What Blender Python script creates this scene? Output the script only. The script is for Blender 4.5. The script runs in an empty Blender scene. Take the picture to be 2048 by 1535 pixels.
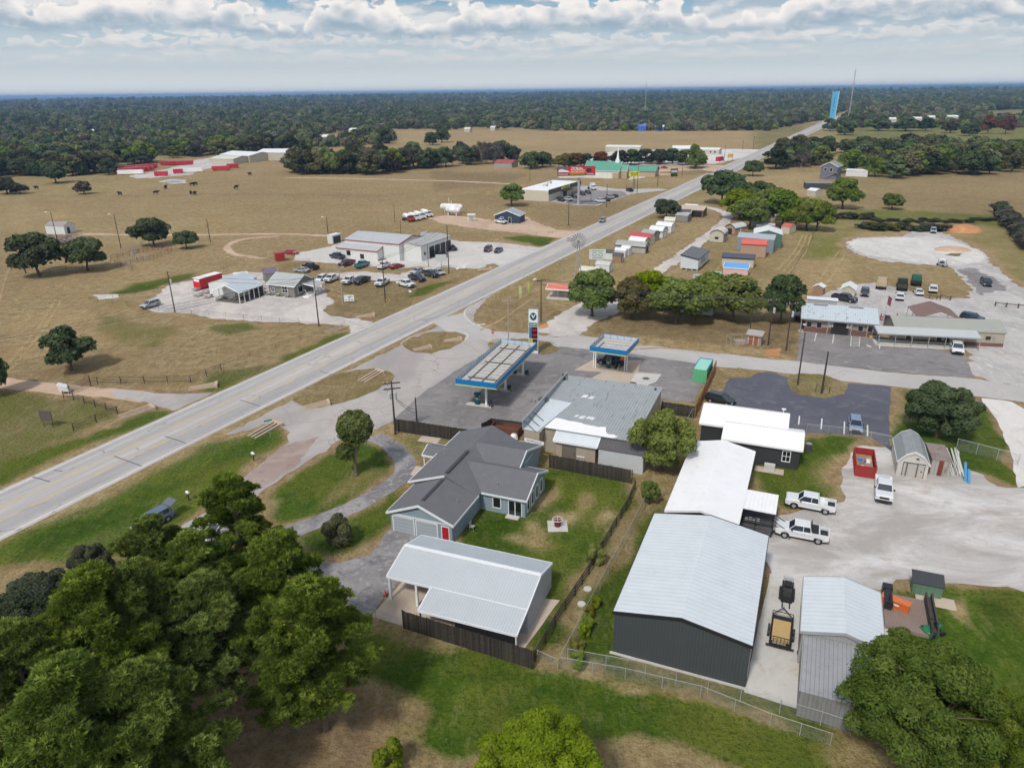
import bpy, math, random
import numpy as np
from mathutils import Vector, Matrix
R=math.radians
S=bpy.context.scene; COL=S.collection
# ------------------------------------------------------------------ camera model: photo pixels (2048x1535) -> places on the ground
F_=1450.; TH=math.atan((767.5-182.5)/F_); RO=R(0.7); CH=49.
def P(x,y,z=0.):
    a=(x-1024)/F_; b=-(y-767.5)/F_
    c,s=math.cos(RO),math.sin(RO)
    a,b=a*c+b*s,-a*s+b*c
    dy=math.cos(TH)+b*math.sin(TH); dz=-math.sin(TH)+b*math.cos(TH)
    t=(z-CH)/dz
    return Vector((a*t,dy*t,z))
def proj(X,Y,Z):
    zz=Z-CH; d=Y*math.cos(TH)-zz*math.sin(TH); a=X/d; b=(Y*math.sin(TH)+zz*math.cos(TH))/d
    c,s=math.cos(RO),math.sin(RO)
    a,b=a*c-b*s,a*s+b*c
    return 1024+a*F_, 767.5-b*F_
def ang(p,q): return math.atan2(q.y-p.y,q.x-p.x)
# ------------------------------------------------------------------ objects
def tag(o,label=None,cat=None,group=None,kind=None):
    if label: o['label']=label
    if cat: o['category']=cat
    if group: o['group']=group
    if kind: o['kind']=kind
    return o
def thing(name,label,cat,loc=(0,0,0),rz=0.,group=None):
    o=bpy.data.objects.new(name,None); COL.objects.link(o); o.empty_display_size=.2
    o.location=loc; o.rotation_euler=(0,0,rz)
    return tag(o,label,cat,group)
def link(name,me,parent=None,loc=(0,0,0),rz=0.,sc=None):
    o=bpy.data.objects.new(name,me); COL.objects.link(o); o.location=loc; o.rotation_euler=(0,0,rz)
    if sc: o.scale=sc
    if parent: o.parent=parent
    return o
def dup(root,loc,rz,label=None,group=None,sc=None):
    r=root.copy(); COL.objects.link(r); r.location=loc; r.rotation_euler=(0,0,rz)
    if sc: r.scale=(sc,sc,sc) if not hasattr(sc,'__len__') else sc
    if label: r['label']=label
    if group: r['group']=group
    for ch in list(root.children):
        c=ch.copy(); COL.objects.link(c); c.parent=r
        for g in ch.children:
            d=g.copy(); COL.objects.link(d); d.parent=c
    return r
EACH={'post','leg','column','porch_post','walkway_post','block_footing','wheel','fork','saddle','insulator','track','lift_arm'}
class MB:
    def __init__(s): s.v=[]; s.f=[]; s.mk=[]
    def poly(s,pts):
        i=len(s.v); s.v+= [tuple(p) for p in pts]; s.f.append(tuple(range(i,i+len(pts)))); return s
    def prism(s,A,B,caps=True):
        s.mk.append((len(s.v),len(s.f))); n=len(A); i=len(s.v); s.v+=[tuple(p) for p in A]+[tuple(p) for p in B]
        for k in range(n):
            j=(k+1)%n; s.f.append((i+k,i+j,i+n+j,i+n+k))
        if caps: s.f.append(tuple(range(i+n-1,i-1,-1))); s.f.append(tuple(range(i+n,i+2*n)))
        return s
    def box(s,x0,x1,y0,y1,z0,z1,a=0.,o=None,tx=0,ty=0):
        c=[(x0,y0),(x1,y0),(x1,y1),(x0,y1)]
        d=[(x0+tx,y0+ty),(x1-tx,y0+ty),(x1-tx,y1-ty),(x0+tx,y1-ty)]
        A=[(x,y,z0) for x,y in c]; B=[(x,y,z1) for x,y in d]
        if o is not None:
            ca,sa=math.cos(a),math.sin(a)
            f=lambda p:(o[0]+p[0]*ca-p[1]*sa,o[1]+p[0]*sa+p[1]*ca,p[2]+(o[2] if len(o)>2 else 0))
            A=[f(p) for p in A]; B=[f(p) for p in B]
        return s.prism(A,B)
    def tube(s,p,q,r0,r1=None,n=7,caps=True):
        r1=r0 if r1 is None else r1
        p=Vector(p); q=Vector(q); d=(q-p)
        if d.length<1e-6: return s
        d.normalize(); u=d.orthogonal().normalized(); w=d.cross(u)
        A=[p+(u*math.cos(t)+w*math.sin(t))*r0 for t in [2*math.pi*k/n for k in range(n)]]
        B=[q+(u*math.cos(t)+w*math.sin(t))*r1 for t in [2*math.pi*k/n for k in range(n)]]
        return s.prism(A,B,caps)
    def path(s,pts,r,n=6):
        for a,b in zip(pts[:-1],pts[1:]): s.tube(a,b,r,r,n)
        return s
    def dome(s,c,rx,ry,rz,nu=12,nv=5,full=False):
        i=len(s.v); v0=-math.pi/2 if full else 0
        for a in range(nv+1):
            t=v0+(math.pi/2-v0)*a/nv
            for k in range(nu):
                p=2*math.pi*k/nu
                s.v.append((c[0]+rx*math.cos(t)*math.cos(p),c[1]+ry*math.cos(t)*math.sin(p),c[2]+rz*math.sin(t)))
        for a in range(nv):
            for k in range(nu):
                j=(k+1)%nu; s.f.append((i+a*nu+k,i+a*nu+j,i+(a+1)*nu+j,i+(a+1)*nu+k))
        return s
    def mesh(s,name,mat,smooth=False):
        me=bpy.data.meshes.new(name); me.from_pydata(s.v,[],s.f)
        if mat: me.materials.append(mat)
        uvl=me.uv_layers.new(name='UVMap')
        buf=[0.0]*(2*len(me.loops))
        V=s.v
        for p in me.polygons:
            n=p.normal
            if abs(n.z)>.999: t=Vector((1,0,0)); b=Vector((0,1,0))
            else:
                t=Vector((-n.y,n.x,0)).normalized(); b=n.cross(t)
            for li in p.loop_indices:
                c=V[me.loops[li].vertex_index]
                buf[2*li]=c[0]*t.x+c[1]*t.y+c[2]*t.z; buf[2*li+1]=c[0]*b.x+c[1]*b.y+c[2]*b.z
        uvl.data.foreach_set('uv',buf)
        if smooth: me.polygons.foreach_set('use_smooth',[True]*len(me.polygons))
        return me
    def build(s,name,mat,parent=None,smooth=False,**k):
        if name in EACH and parent is not None and len(s.mk)>1 and s.mk[0]==(0,0):
            ends=s.mk[1:]+[(len(s.v),len(s.f))]
            for (v0,f0),(v1,f1) in zip(s.mk,ends):
                q=MB(); q.v=s.v[v0:v1]; q.f=[tuple(i-v0 for i in f) for f in s.f[f0:f1]]; o=link(name,q.mesh(name,mat,smooth),parent,**k)
            return o
        return link(name,s.mesh(name,mat,smooth),parent,**k)
def one(name,mb,mat,label,cat,group=None,smooth=False,kind=None,**k):
    return tag(mb.build(name,mat,None,smooth,**k),label,cat,group,kind)
# ------------------------------------------------------------------ materials
class NT:
    def __init__(s,tree): s.t=tree; s.L=tree.links
    def n(s,ty,**k):
        x=s.t.nodes.new(ty)
        for a,b in k.items(): setattr(x,a,b)
        return x
    def put(s,sock,v):
        if hasattr(v,'is_output') or isinstance(v,bpy.types.NodeSocket): s.L.new(v,sock)
        else:
            if sock.type=='RGBA' and not hasattr(v,'__len__'): v=(v,v,v,1)
            elif sock.type=='RGBA' and len(v)==3: v=tuple(v)+(1,)
            elif sock.type=='VECTOR' and not hasattr(v,'__len__'): v=(v,v,v)
            sock.default_value=v
    def m(s,op,a,b=0.,c=None,clamp=False):
        x=s.n('ShaderNodeMath',operation=op); x.use_clamp=clamp
        s.put(x.inputs[0],a); s.put(x.inputs[1],b)
        if c is not None: s.put(x.inputs[2],c)
        return x.outputs[0]
    def vm(s,op,a,b=(0,0,0)):
        x=s.n('ShaderNodeVectorMath',operation=op); s.put(x.inputs[0],a); s.put(x.inputs[1],b); return x.outputs[0]
    def mix(s,f,a,b,bt='MIX'):
        x=s.n('ShaderNodeMix',data_type='RGBA',blend_type=bt); x.clamp_factor=True
        s.put(x.inputs[0],f); s.put(x.inputs[6],a); s.put(x.inputs[7],b); return x.outputs[2]
    def noise(s,vec,scale,det=3.,rough=.55,dist=0.,dim='3D',w=None):
        x=s.n('ShaderNodeTexNoise',noise_dimensions=dim)
        if vec is not None and dim!='1D': s.put(x.inputs['Vector'],vec)
        if w is not None: s.put(x.inputs['W'],w)
        s.put(x.inputs['Scale'],scale); s.put(x.inputs['Detail'],det); s.put(x.inputs['Roughness'],rough); s.put(x.inputs['Distortion'],dist)
        return x.outputs['Fac']
    def mr(s,v,a,b,c=0.,d=1.,smooth=True):
        x=s.n('ShaderNodeMapRange',interpolation_type='SMOOTHSTEP' if smooth else 'LINEAR')
        s.put(x.inputs[0],v); s.put(x.inputs[1],a); s.put(x.inputs[2],b); s.put(x.inputs[3],c); s.put(x.inputs[4],d); return x.outputs[0]
    def sep(s,v):
        x=s.n('ShaderNodeSeparateXYZ'); s.put(x.inputs[0],v); return x.outputs
    def comb(s,a,b,c=0.):
        x=s.n('ShaderNodeCombineXYZ'); s.put(x.inputs[0],a); s.put(x.inputs[1],b); s.put(x.inputs[2],c); return x.outputs[0]
def newmat(name):
    m=bpy.data.materials.new(name); m.use_nodes=True; t=m.node_tree
    N=NT(t); b=t.nodes['Principled BSDF']; return m,N,b
_MC={}
def g(c): return tuple(x for x in c)
def paint(col,rough=.6,metal=0.,var=.12,scale=1.5,spec=.4,dirt=0.,rib=None,row=None,ribk=.25,bump=.3,name=None,coat=0.):
    """plain, ribbed (rib=spacing of ribs along u, their side shade painted as dark lines) or boarded (row=spacing along v) surface with uneven wear"""
    key=(tuple(col),rough,metal,var,scale,spec,dirt,rib,row,ribk,bump,coat)
    if key in _MC: return _MC[key]
    m,N,b=newmat(name or 'surface')
    tc=N.n('ShaderNodeTexCoord'); ob=tc.outputs['Object']; uv=N.sep(tc.outputs['UV'])
    n1=N.noise(ob,scale*.35,4.,.6); n2=N.noise(ob,scale*4,3.,.6)
    f=N.m('ADD',N.m('MULTIPLY',N.m('SUBTRACT',n1,.5),var*2.2),N.m('MULTIPLY',N.m('SUBTRACT',n2,.5),var))
    f=N.m('ADD',f,1.)
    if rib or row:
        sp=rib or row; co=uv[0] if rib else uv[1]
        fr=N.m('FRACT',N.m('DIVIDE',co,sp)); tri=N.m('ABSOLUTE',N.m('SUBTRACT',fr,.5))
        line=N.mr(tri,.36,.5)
        f=N.m('MULTIPLY',f,N.m('SUBTRACT',1.,N.m('MULTIPLY',line,ribk)))  # darker lines: rib-side shade painted into metal, joints on boarded surfaces
        bp=N.n('ShaderNodeBump'); bp.inputs['Strength'].default_value=bump; bp.inputs['Distance'].default_value=.03
        N.put(bp.inputs['Height'],line); N.L.new(bp.outputs[0],b.inputs['Normal'])
    c=N.mix(1.,g(col),N.comb(f,f,f),'MULTIPLY')
    if dirt:
        d=N.mr(N.noise(N.vm('MULTIPLY',ob,(1,1,.35)),.9,6.,.7),.5,.75)
        c=N.mix(N.m('MULTIPLY',d,dirt),c,(.12,.085,.055))
    N.put(b.inputs['Base Color'],c); b.inputs['Roughness'].default_value=rough; b.inputs['Metallic'].default_value=metal
    b.inputs['Specular IOR Level'].default_value=spec
    if coat: b.inputs['Coat Weight'].default_value=coat; b.inputs['Coat Roughness'].default_value=.08
    _MC[key]=m; return m
def glassy(col=(.012,.014,.017)):
    return paint(col,.08,0.,.05,1.,.6)
HAZE=1.1e-4; SUN=2.6; EXPO=0.12
# ------------------------------------------------------------------ ground colour fields (grass, soil, mowing and some painted shade, broken up by noise)
rng=np.random.default_rng(7); random.seed(7)
def poly_mask(X,Y,poly):
    ins=np.zeros(X.shape,bool); n=len(poly)
    for i in range(n):
        x0,y0=poly[i]; x1,y1=poly[(i+1)%n]
        c=((y0>Y)!=(y1>Y)); d=(y1-y0) if y1!=y0 else 1e-9
        ins^= c&(X<(x1-x0)*(Y-y0)/d+x0)
    return ins
def grow(poly,d):
    A=sum(poly[i][0]*poly[(i+1)%len(poly)][1]-poly[(i+1)%len(poly)][0]*poly[i][1] for i in range(len(poly)))
    s=1 if A>0 else -1; out=[]
    n=len(poly)
    for i in range(n):
        p=Vector(poly[i-1][:2]); q=Vector(poly[i][:2]); r=Vector(poly[(i+1)%n][:2])
        a=(q-p); b=(r-q)
        if a.length<1e-6 or b.length<1e-6: out.append((q.x,q.y)); continue
        a.normalize(); b.normalize(); t=a+b
        if t.length<1e-3: t=a
        t.normalize(); out.append((q.x+t.y*s*d,q.y-t.x*s*d))
    return out
FRINGE=[]
GF=[] # (pixel polygon, green, bare, tone)
def gf(pts,gr,ba,to): GF.append(([tuple(P(*p)[:2]) for p in pts],gr,ba,to))
gf([(-900,200),(-900,1000),(0,985),(330,815),(640,690),(750,655),(1000,540),(1200,440),(1450,330),(1450,200)],.33,.03,.56)
gf([(-300,780),(0,780),(150,790),(240,830),(100,900),(-300,1100)],.5,.05,.5)
gf([(-300,1150),(-300,1060),(0,925),(180,870),(330,800),(345,825),(150,900),(0,972)],.72,.0,.5)
gf([(360,790),(430,745),(560,720),(690,655),(712,665),(560,735),(400,792)],.6,.05,.45)
gf([(0,330),(250,335),(300,370),(200,395),(0,400)],.33,0,.6)
gf([(0,400),(160,420),(170,460),(0,460)],.3,0,.65)
gf([(180,622),(300,645),(360,660),(320,700),(220,690)],.42,0,.5)
gf([(215,590),(260,570),(340,555),(400,545),(380,562),(300,580)],.75,0,.4)
gf([(420,650),(500,640),(520,660),(440,675)],.6,0,.45)
gf([(20,620),(180,620),(200,700),(30,720)],.15,.1,.62)
gf([(520,560),(660,560),(640,640),(520,640)],.3,.2,.5)
gf([(690,560),(900,560),(990,530),(960,545),(850,590),(750,655),(665,630)],.33,.35,.4)
gf([(835,575),(900,560),(880,575),(830,598)],.8,0,.45)
gf([(560,520),(640,540),(850,530),(900,560),(820,580),(640,560),(560,545)],.3,.15,.45)
gf([(1000,475),(1120,462),(1110,480),(1085,492)],.75,0,.45)
gf([(860,340),(1060,345),(1020,370),(870,385)],.12,.3,.35)
gf([(900,378),(1020,378),(1010,400),(910,398)],.3,0,.5)
gf([(1040,410),(1165,412),(1340,385),(1180,455),(1100,455)],.15,.35,.42)
gf([(1180,345),(1260,345),(1370,375),(1320,378),(1180,362)],.32,0,.6)
gf([(1330,340),(1470,338),(1400,365),(1340,365)],.25,0,.6)
gf([(780,262),(1540,262),(1500,300),(1270,298),(1000,292),(800,285)],.08,.12,.62)
gf([(1500,262),(1640,245),(1560,305),(1480,340),(1430,340),(1510,300)],.45,0,.5)
# median lawn and house lawns
gf([(-200,1250),(-150,1150),(0,1086),(240,975),(500,850),(575,850),(575,885),(480,965),(350,1050),(200,1130),(-50,1300)],.68,.0,.55)
gf([(0,1120),(300,985),(540,870),(545,880),(300,1010),(0,1160)],.95,.0,.35)
gf([(520,985),(690,870),(760,866),(800,900),(790,930),(740,990),(600,1060)],.8,.0,.5)
gf([(585,1080),(790,950),(835,925),(800,1000),(775,1060),(720,1112),(620,1122)],.72,.0,.5)
gf([(760,866),(905,882),(850,900),(835,935)],.55,.1,.6)
gf([(690,940),(780,940),(700,990),(640,1010)],.45,.25,.6)
gf([(900,1085),(960,1000),(1100,935),(1265,962),(1180,1110),(1110,1190),(1060,1290),(1040,1300),(1100,1150)],.72,.0,.5)
gf([(930,1040),(1060,1035),(1050,1090),(930,1090)],.9,.0,.3)
for a in ([(1120,960),(1150,965),(1110,1010),(1085,1030),(1070,1020)],[(1160,985),(1185,990),(1140,1050),(1120,1040)],[(1075,1040),(1100,1045),(1085,1110),(1065,1105)],[(990,1060),(1120,1080),(1130,1100),(1000,1075)],[(1190,1000),(1215,1000),(1200,1050),(1185,1045)]): gf(a,.3,.45,.75)
gf([(1265,985),(1290,985),(1210,1160),(1090,1340),(1070,1335),(1190,1130)],.35,.45,.4)
gf([(1110,1190),(1150,1150),(1095,1290),(1060,1300)],.95,0,.2)  # green strip beside the carport, its shadow painted in as a dark tone
# bottom meadow
gf([(-400,1150),(200,1130),(420,1040),(640,1190),(1060,1340),(1400,1400),(1700,1500),(1900,1700),(-700,1900)],.3,.12,.5)
gf([(200,1300),(420,1180),(660,1250),(700,1300),(760,1420),(700,1640),(100,1640)],.02,.5,.42)
gf([(655,1225),(1060,1342),(1250,1365),(1400,1400),(1600,1478),(1720,1560),(1500,1545),(1350,1480),(1250,1440),(1100,1450),(990,1440),(950,1500),(880,1480),(850,1400),(700,1285)],1.15,.0,.46)
gf([(840,1330),(960,1360),(950,1480),(880,1470)],1.,.0,.6)
gf([(1130,1310),(1200,1230),(1290,1040),(1330,1010),(1232,1310),(1490,1395),(1600,1420),(1660,1450),(1680,1500),(1400,1400)],.8,.05,.35)
gf([(1235,1312),(1488,1392),(1484,1402),(1230,1322)],.35,.6,.7)
gf([(1110,1335),(1250,1350),(1400,1385),(1600,1460),(1596,1474),(1400,1402),(1240,1364),(1100,1348)],.15,.6,.85)
gf([(650,1205),(806,1262),(1066,1345),(1060,1352),(800,1272),(645,1215)],.2,.6,.7)
gf([(1770,1150),(2300,1190),(2300,1500),(1900,1500),(1800,1250)],.93,.0,.55)
gf([(1905,1190),(1925,1185),(1960,1250),(1930,1252)],.1,.6,.9)
gf([(1950,1190),(2048,1200),(2048,1260),(1990,1250)],.7,.2,.3)
gf([(1800,1150),(1880,1165),(1860,1185),(1790,1180)],.5,.3,.5)
gf([(1520,935),(1600,900),(1620,850),(1740,868),(1700,900),(1690,1000),(1560,1012)],.85,.0,.45)
gf([(1608,915),(1660,900),(1695,905),(1690,1000),(1630,1000)],.55,.3,.6)
gf([(1780,905),(1785,778),(1985,800),(2045,975),(1960,972),(1900,930)],.85,.0,.45)
gf([(1785,778),(1860,785),(1840,850),(1790,860)],.5,.1,.6)
# right-hand fields
gf([(1670,262),(1760,222),(2500,205),(2500,300),(1850,296),(1690,290)],.52,0,.58)
gf([(1640,330),(1740,350),(2300,320),(2300,345),(1850,365),(1720,380)],.35,0,.5)
gf([(1560,440),(1730,418),(2000,425),(2300,600),(2048,600),(1990,500),(1880,440),(1700,460),(1690,520),(1620,560),(1440,560)],.42,.05,.62)
gf([(1700,418),(2000,430),(2000,450),(1700,440)],.55,.0,.6)
gf([(1600,470),(1690,468),(1690,500),(1640,520),(1590,510)],.48,.0,.62)
gf([(1560,520),(1700,520),(1760,590),(1620,600)],.2,.1,.62)
gf([(1720,385),(1850,360),(2300,330),(2300,430),(2000,430),(1720,410)],.24,.25,.44)
gf([(1440,350),(1640,350),(1640,390),(1440,400)],.1,.1,.65)
gf([(1230,470),(1440,420),(1420,520),(1100,640),(1000,600),(1180,530)],.27,.12,.60)
gf([(1360,500),(1600,440),(1590,560),(1400,570)],.3,.05,.55)
gf([(945,610),(1090,600),(1150,640),(1090,680),(1000,668),(950,640)],.22,.35,.42)
gf([(1180,640),(1600,640),(1600,715),(1240,690),(1150,665)],.12,.35,.33)
gf([(1150,668),(1260,672),(1590,705),(1590,722),(1280,690)],.25,.2,.62)
gf([(970,300),(1180,310),(1100,345),(900,345)],.1,.1,.55)
for a in ([(1690,262),(1745,262),(1750,275),(1700,278)],[(1825,262),(1985,262),(1990,284),(1850,284)],[(1740,240),(1900,238),(1900,255),(1750,256)],[(1960,222),(2200,215),(2200,236),(1980,240)]): gf(a,.5,0,.6)
gf([(1640,705),(1935,705),(2048,760),(1950,755)],.2,.3,.7)

PATCH=[]
def patch(name,pts,mat,z,jit=.25,seg=1.2,px=True,fr=.0,label=None,kind='structure',fb=.75,ft=.7,holes=None):
    Q=[P(*p)[:2] if px else p for p in pts]
    out=[]; n=len(Q); L0=sum(math.dist(Q[i],Q[(i+1)%n]) for i in range(n)); seg=max(seg,L0/700)
    rr=random.Random(len(PATCH)+11); ph=[rr.uniform(0,6.28) for _ in range(6)]
    d=0.
    for i in range(n):
        a=Vector(Q[i]); b=Vector(Q[(i+1)%n]); L=(b-a).length; k=max(1,int(L/seg)); t=(b-a)/max(L,1e-6); nn=Vector((-t.y,t.x))
        for j in range(k):
            s=d+L*j/k
            w=jit*(.9*math.sin(s*.37+ph[0])*math.sin(s*.11+ph[1])+.5*math.sin(s*1.3+ph[2])+.35*math.sin(s*3.1+ph[3])+rr.uniform(-.35,.35))
            if j==0 and k>1: w*=.3
            out.append(a+(b-a)*j/k+nn*w)
        d+=L
    mb=MB(); mb.poly([(p.x,p.y,z) for p in out])
    if mb.mesh: 
        A=sum(out[i].x*out[(i+1)%len(out)].y-out[(i+1)%len(out)].x*out[i].y for i in range(len(out)))
        if A<0: mb.f=[tuple(reversed(mb.f[0]))]
    from mathutils.geometry import delaunay_2d_cdt
    me=bpy.data.meshes.new(name); n_=len(out); z=z+.0004*len(PATCH)
    vs,_,fs,*_x=delaunay_2d_cdt([Vector(p) for p in out],[(i,(i+1)%n_) for i in range(n_)],[],1,1e-5)
    # keep the triangles whose middle lies inside the outline
    po=[(p.x,p.y) for p in out]; cx=np.array([sum(vs[i].x for i in f)/len(f) for f in fs]); cy=np.array([sum(vs[i].y for i in f)/len(f) for f in fs]); ins=poly_mask(cx,cy,po)
    fs=[f if (vs[f[1]]-vs[f[0]]).cross(vs[f[2]]-vs[f[0]])>0 else f[::-1] for f,k in zip(fs,ins) if k]
    me.from_pydata([(v.x,v.y,z) for v in vs],[],fs); me.materials.append(mat)
    o=link(name,me); o['kind']=kind
    if label: o['label']=label
    if kind=='thing': del o['kind']
    if fr: FRINGE.append(([tuple(p) for p in Q],fr,fb,ft))
    PATCH.append(o); return o
def strip(pts,w,px=True):
    Q=[Vector(P(*p)[:2]) if px else Vector(p) for p in pts]
    # Catmull-Rom
    C=[]
    for i in range(len(Q)-1):
        p0=Q[max(0,i-1)];p1=Q[i];p2=Q[i+1];p3=Q[min(len(Q)-1,i+2)]
        for k in range(6):
            t=k/6; C.append(.5*((2*p1)+(p2-p0)*t+(2*p0-5*p1+4*p2-p3)*t*t+(3*p1-p0-3*p2+p3)*t**3))
    C.append(Q[-1]); Lf=[];Rt=[]
    for i,c in enumerate(C):
        d=(C[min(i+1,len(C)-1)]-C[max(0,i-1)]).normalized(); n=Vector((-d.y,d.x))*w/2
        Lf.append(c+n); Rt.append(c-n)
    return [tuple(p) for p in Lf]+[tuple(p) for p in reversed(Rt)]
# --- materials for the setting
def m_ground():
    m,N,b=newmat('grassland'); tc=N.n('ShaderNodeTexCoord'); p=tc.outputs['Object']
    at=N.n('ShaderNodeAttribute'); at.attribute_name='fld'; a=N.sep(at.outputs['Vector'])
    n0=N.noise(p,.012,4.,.6); n1=N.noise(p,.07,5.,.65,.6); n2=N.noise(p,.5,5.,.7,.4); n3=N.noise(p,2.4,4.,.75); n4=N.noise(N.vm('ADD',p,(37,11,0)),1.5,6.,.8)
    nst=N.noise(N.vm('MULTIPLY',p,(1.,.25,1.)),1.1,4.,.7,.5)
    br=N.m('ADD',N.m('ADD',N.m('MULTIPLY',N.m('SUBTRACT',n1,.5),1.15),N.m('MULTIPLY',N.m('SUBTRACT',n2,.5),.75)),N.m('MULTIPLY',N.m('SUBTRACT',n3,.5),.55))
    G=N.mr(N.m('ADD',a[0],N.m('MULTIPLY',br,.55)),.22,.72)
    B=N.mr(N.m('ADD',a[1],N.m('MULTIPLY',br,.5)),.28,.62)
    dry=N.mix(N.mr(n2,.32,.68),(.200,.148,.066),(.375,.298,.160)); dry=N.mix(N.m('MULTIPLY',N.mr(n1,.35,.65),.7),dry,(.25,.165,.08))
    dry=N.mix(N.m('MULTIPLY',N.mr(nst,.45,.7),.6),dry,(.40,.305,.175))
    dry=N.mix(N.m('MULTIPLY',N.mr(n3,.46,.66),.5),dry,(.125,.085,.040)); dry=N.mix(N.m('MULTIPLY',N.mr(n4,.52,.66),.35),dry,(.43,.345,.19))
    gre=N.mix(N.mr(n2,.3,.7),(.028,.075,.004),(.078,.125,.010)); gre=N.mix(N.m('MULTIPLY',N.mr(n1,.38,.68),.65),gre,(.150,.150,.026)); gre=N.mix(N.m('MULTIPLY',N.mr(nst,.5,.72),.4),gre,(.21,.19,.07))
    gre=N.mix(N.m('MULTIPLY',N.mr(n3,.46,.66),.7),gre,(.018,.048,.004)); gre=N.mix(N.m('MULTIPLY',N.mr(n4,.52,.66),.45),gre,(.15,.20,.045))
    soil=N.mix(N.mr(n2,.3,.7),(.17,.115,.060),(.32,.235,.140)); soil=N.mix(N.m('MULTIPLY',N.mr(n3,.5,.7),.5),soil,(.09,.055,.034))
    c=N.mix(G,dry,gre); c=N.mix(B,c,soil)
    tone=N.m('ADD',N.m('MULTIPLY',a[2],1.2),.4)
    tone=N.m('MULTIPLY',tone,N.m('ADD',.62,N.m('MULTIPLY',N.m('ADD',n0,N.m('MULTIPLY',n1,.4)),.62)))
    c=N.mix(1.,c,N.comb(tone,tone,tone),'MULTIPLY')
    N.put(b.inputs['Base Color'],c); b.inputs['Roughness'].default_value=.95; b.inputs['Specular IOR Level'].default_value=.1
    bp=N.n('ShaderNodeBump'); bp.inputs['Strength'].default_value=.9; bp.inputs['Distance'].default_value=.35
    N.put(bp.inputs['Height'],N.m('ADD',n3,n2)); N.L.new(bp.outputs[0],b.inputs['Normal'])
    return m
def m_stone(name,c0,c1,c2,s=1.,crack=0.,speck=.55,stretch=(1,1,1),stain=None,stk=.5,rough=.9):
    """pavement, shell gravel, concrete: three tones mixed at several scales, optional cracks and stains"""
    m,N,b=newmat(name); tc=N.n('ShaderNodeTexCoord'); p=tc.outputs['Object']; ps=N.vm('MULTIPLY',p,stretch)
    n1=N.noise(ps,.06*s,5.,.65,.8); n2=N.noise(ps,.45*s,5.,.7,.5); n3=N.noise(p,4.5*s,3.,.7)
    c=N.mix(N.mr(n1,.36,.64),c0,c1); c=N.mix(N.mr(n2,.5,.72),c,c2)
    k=N.m('ADD',1.,N.m('MULTIPLY',N.m('SUBTRACT',n3,.5),speck)); c=N.mix(1.,c,N.comb(k,k,k),'MULTIPLY')
    if stain is not None:
        c=N.mix(N.m('MULTIPLY',N.mr(N.noise(ps,.16*s,6.,.72,1.),.54,.7),stk),c,stain)
    if crack:
        v=N.n('ShaderNodeTexVoronoi',feature='DISTANCE_TO_EDGE'); N.put(v.inputs['Vector'],N.vm('ADD',p,N.vm('MULTIPLY',N.comb(n2,n1,0.),(4,4,0)))); v.inputs['Scale'].default_value=.12*s
        ln=N.mr(v.outputs['Distance'],.002,.009,1.,0.); ln=N.m('MULTIPLY',ln,N.mr(n1,.4,.6)); c=N.mix(N.m('MULTIPLY',ln,crack),c,tuple(x*.35 for x in c0))
    N.put(b.inputs['Base Color'],c); b.inputs['Roughness'].default_value=rough; b.inputs['Specular IOR Level'].default_value=.2
    bp=N.n('ShaderNodeBump'); bp.inputs['Strength'].default_value=.3; bp.inputs['Distance'].default_value=.05
    N.put(bp.inputs['Height'],n3); N.L.new(bp.outputs[0],b.inputs['Normal'])
    return m
def m_highway():
    m,N,b=newmat('highway_asphalt'); tc=N.n('ShaderNodeTexCoord'); p=tc.outputs['Object']; uv=N.sep(tc.outputs['UV'])
    u=uv[0]; al=N.comb(N.m('MULTIPLY',u,1.),N.m('MULTIPLY',uv[1],.06),0.)
    n1=N.noise(al,.55,5.,.65,.3); n2=N.noise(N.comb(u,N.m('MULTIPLY',uv[1],.35),3.),.5,5.,.7); n3=N.noise(p,5.,2.,.7)
    c=N.mix(N.mr(n1,.35,.65),(.37,.35,.335),(.47,.448,.43))
    # worn grey outer lanes, paler middle lane
    lane=N.m('MULTIPLY',N.mr(N.m('ABSOLUTE',N.m('SUBTRACT',u,2.6)),1.2,2.2,1.,0.),.28)
    lane2=N.m('MULTIPLY',N.mr(N.m('ABSOLUTE',N.m('SUBTRACT',u,9.8)),1.4,2.4,1.,0.),.55)
    tr=N.m('MAXIMUM',lane,lane2)
    for w in (1.7,3.4,8.9,10.7): tr=N.m('ADD',tr,N.m('MULTIPLY',N.mr(N.m('ABSOLUTE',N.m('SUBTRACT',u,w)),.1,.55,1.,0.),.22))
    c=N.mix(N.m('MULTIPLY',tr,N.mr(n2,.2,.8,.5,1.1)),c,(.27,.27,.275))
    v=N.n('ShaderNodeTexVoronoi',feature='DISTANCE_TO_EDGE'); N.put(v.inputs['Vector'],N.comb(N.m('MULTIPLY',u,.25),N.m('MULTIPLY',uv[1],.09),N.m('MULTIPLY',n2,.5))); v.inputs['Scale'].default_value=1.
    ln=N.m('MULTIPLY',N.mr(v.outputs['Distance'],.003,.02,1.,0.),N.mr(n1,.45,.6)); c=N.mix(N.m('MULTIPLY',ln,.6),c,(.13,.13,.135))
    k=N.m('ADD',1.,N.m('MULTIPLY',N.m('SUBTRACT',n3,.5),.25)); c=N.mix(1.,c,N.comb(k,k,k),'MULTIPLY')
    N.put(b.inputs['Base Color'],c); b.inputs['Roughness'].default_value=.85; return m
M_GR=m_ground()
M_HW=m_highway()
M_APR=m_stone('worn_apron',(.31,.29,.275),(.42,.395,.375),(.36,.33,.31),1.,.6,.2,(1,.5,1),(.30,.22,.18),.35)
M_ST=m_stone('street_asphalt',(.40,.38,.37),(.46,.44,.43),(.43,.41,.395),1.,.4,.15)
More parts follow.
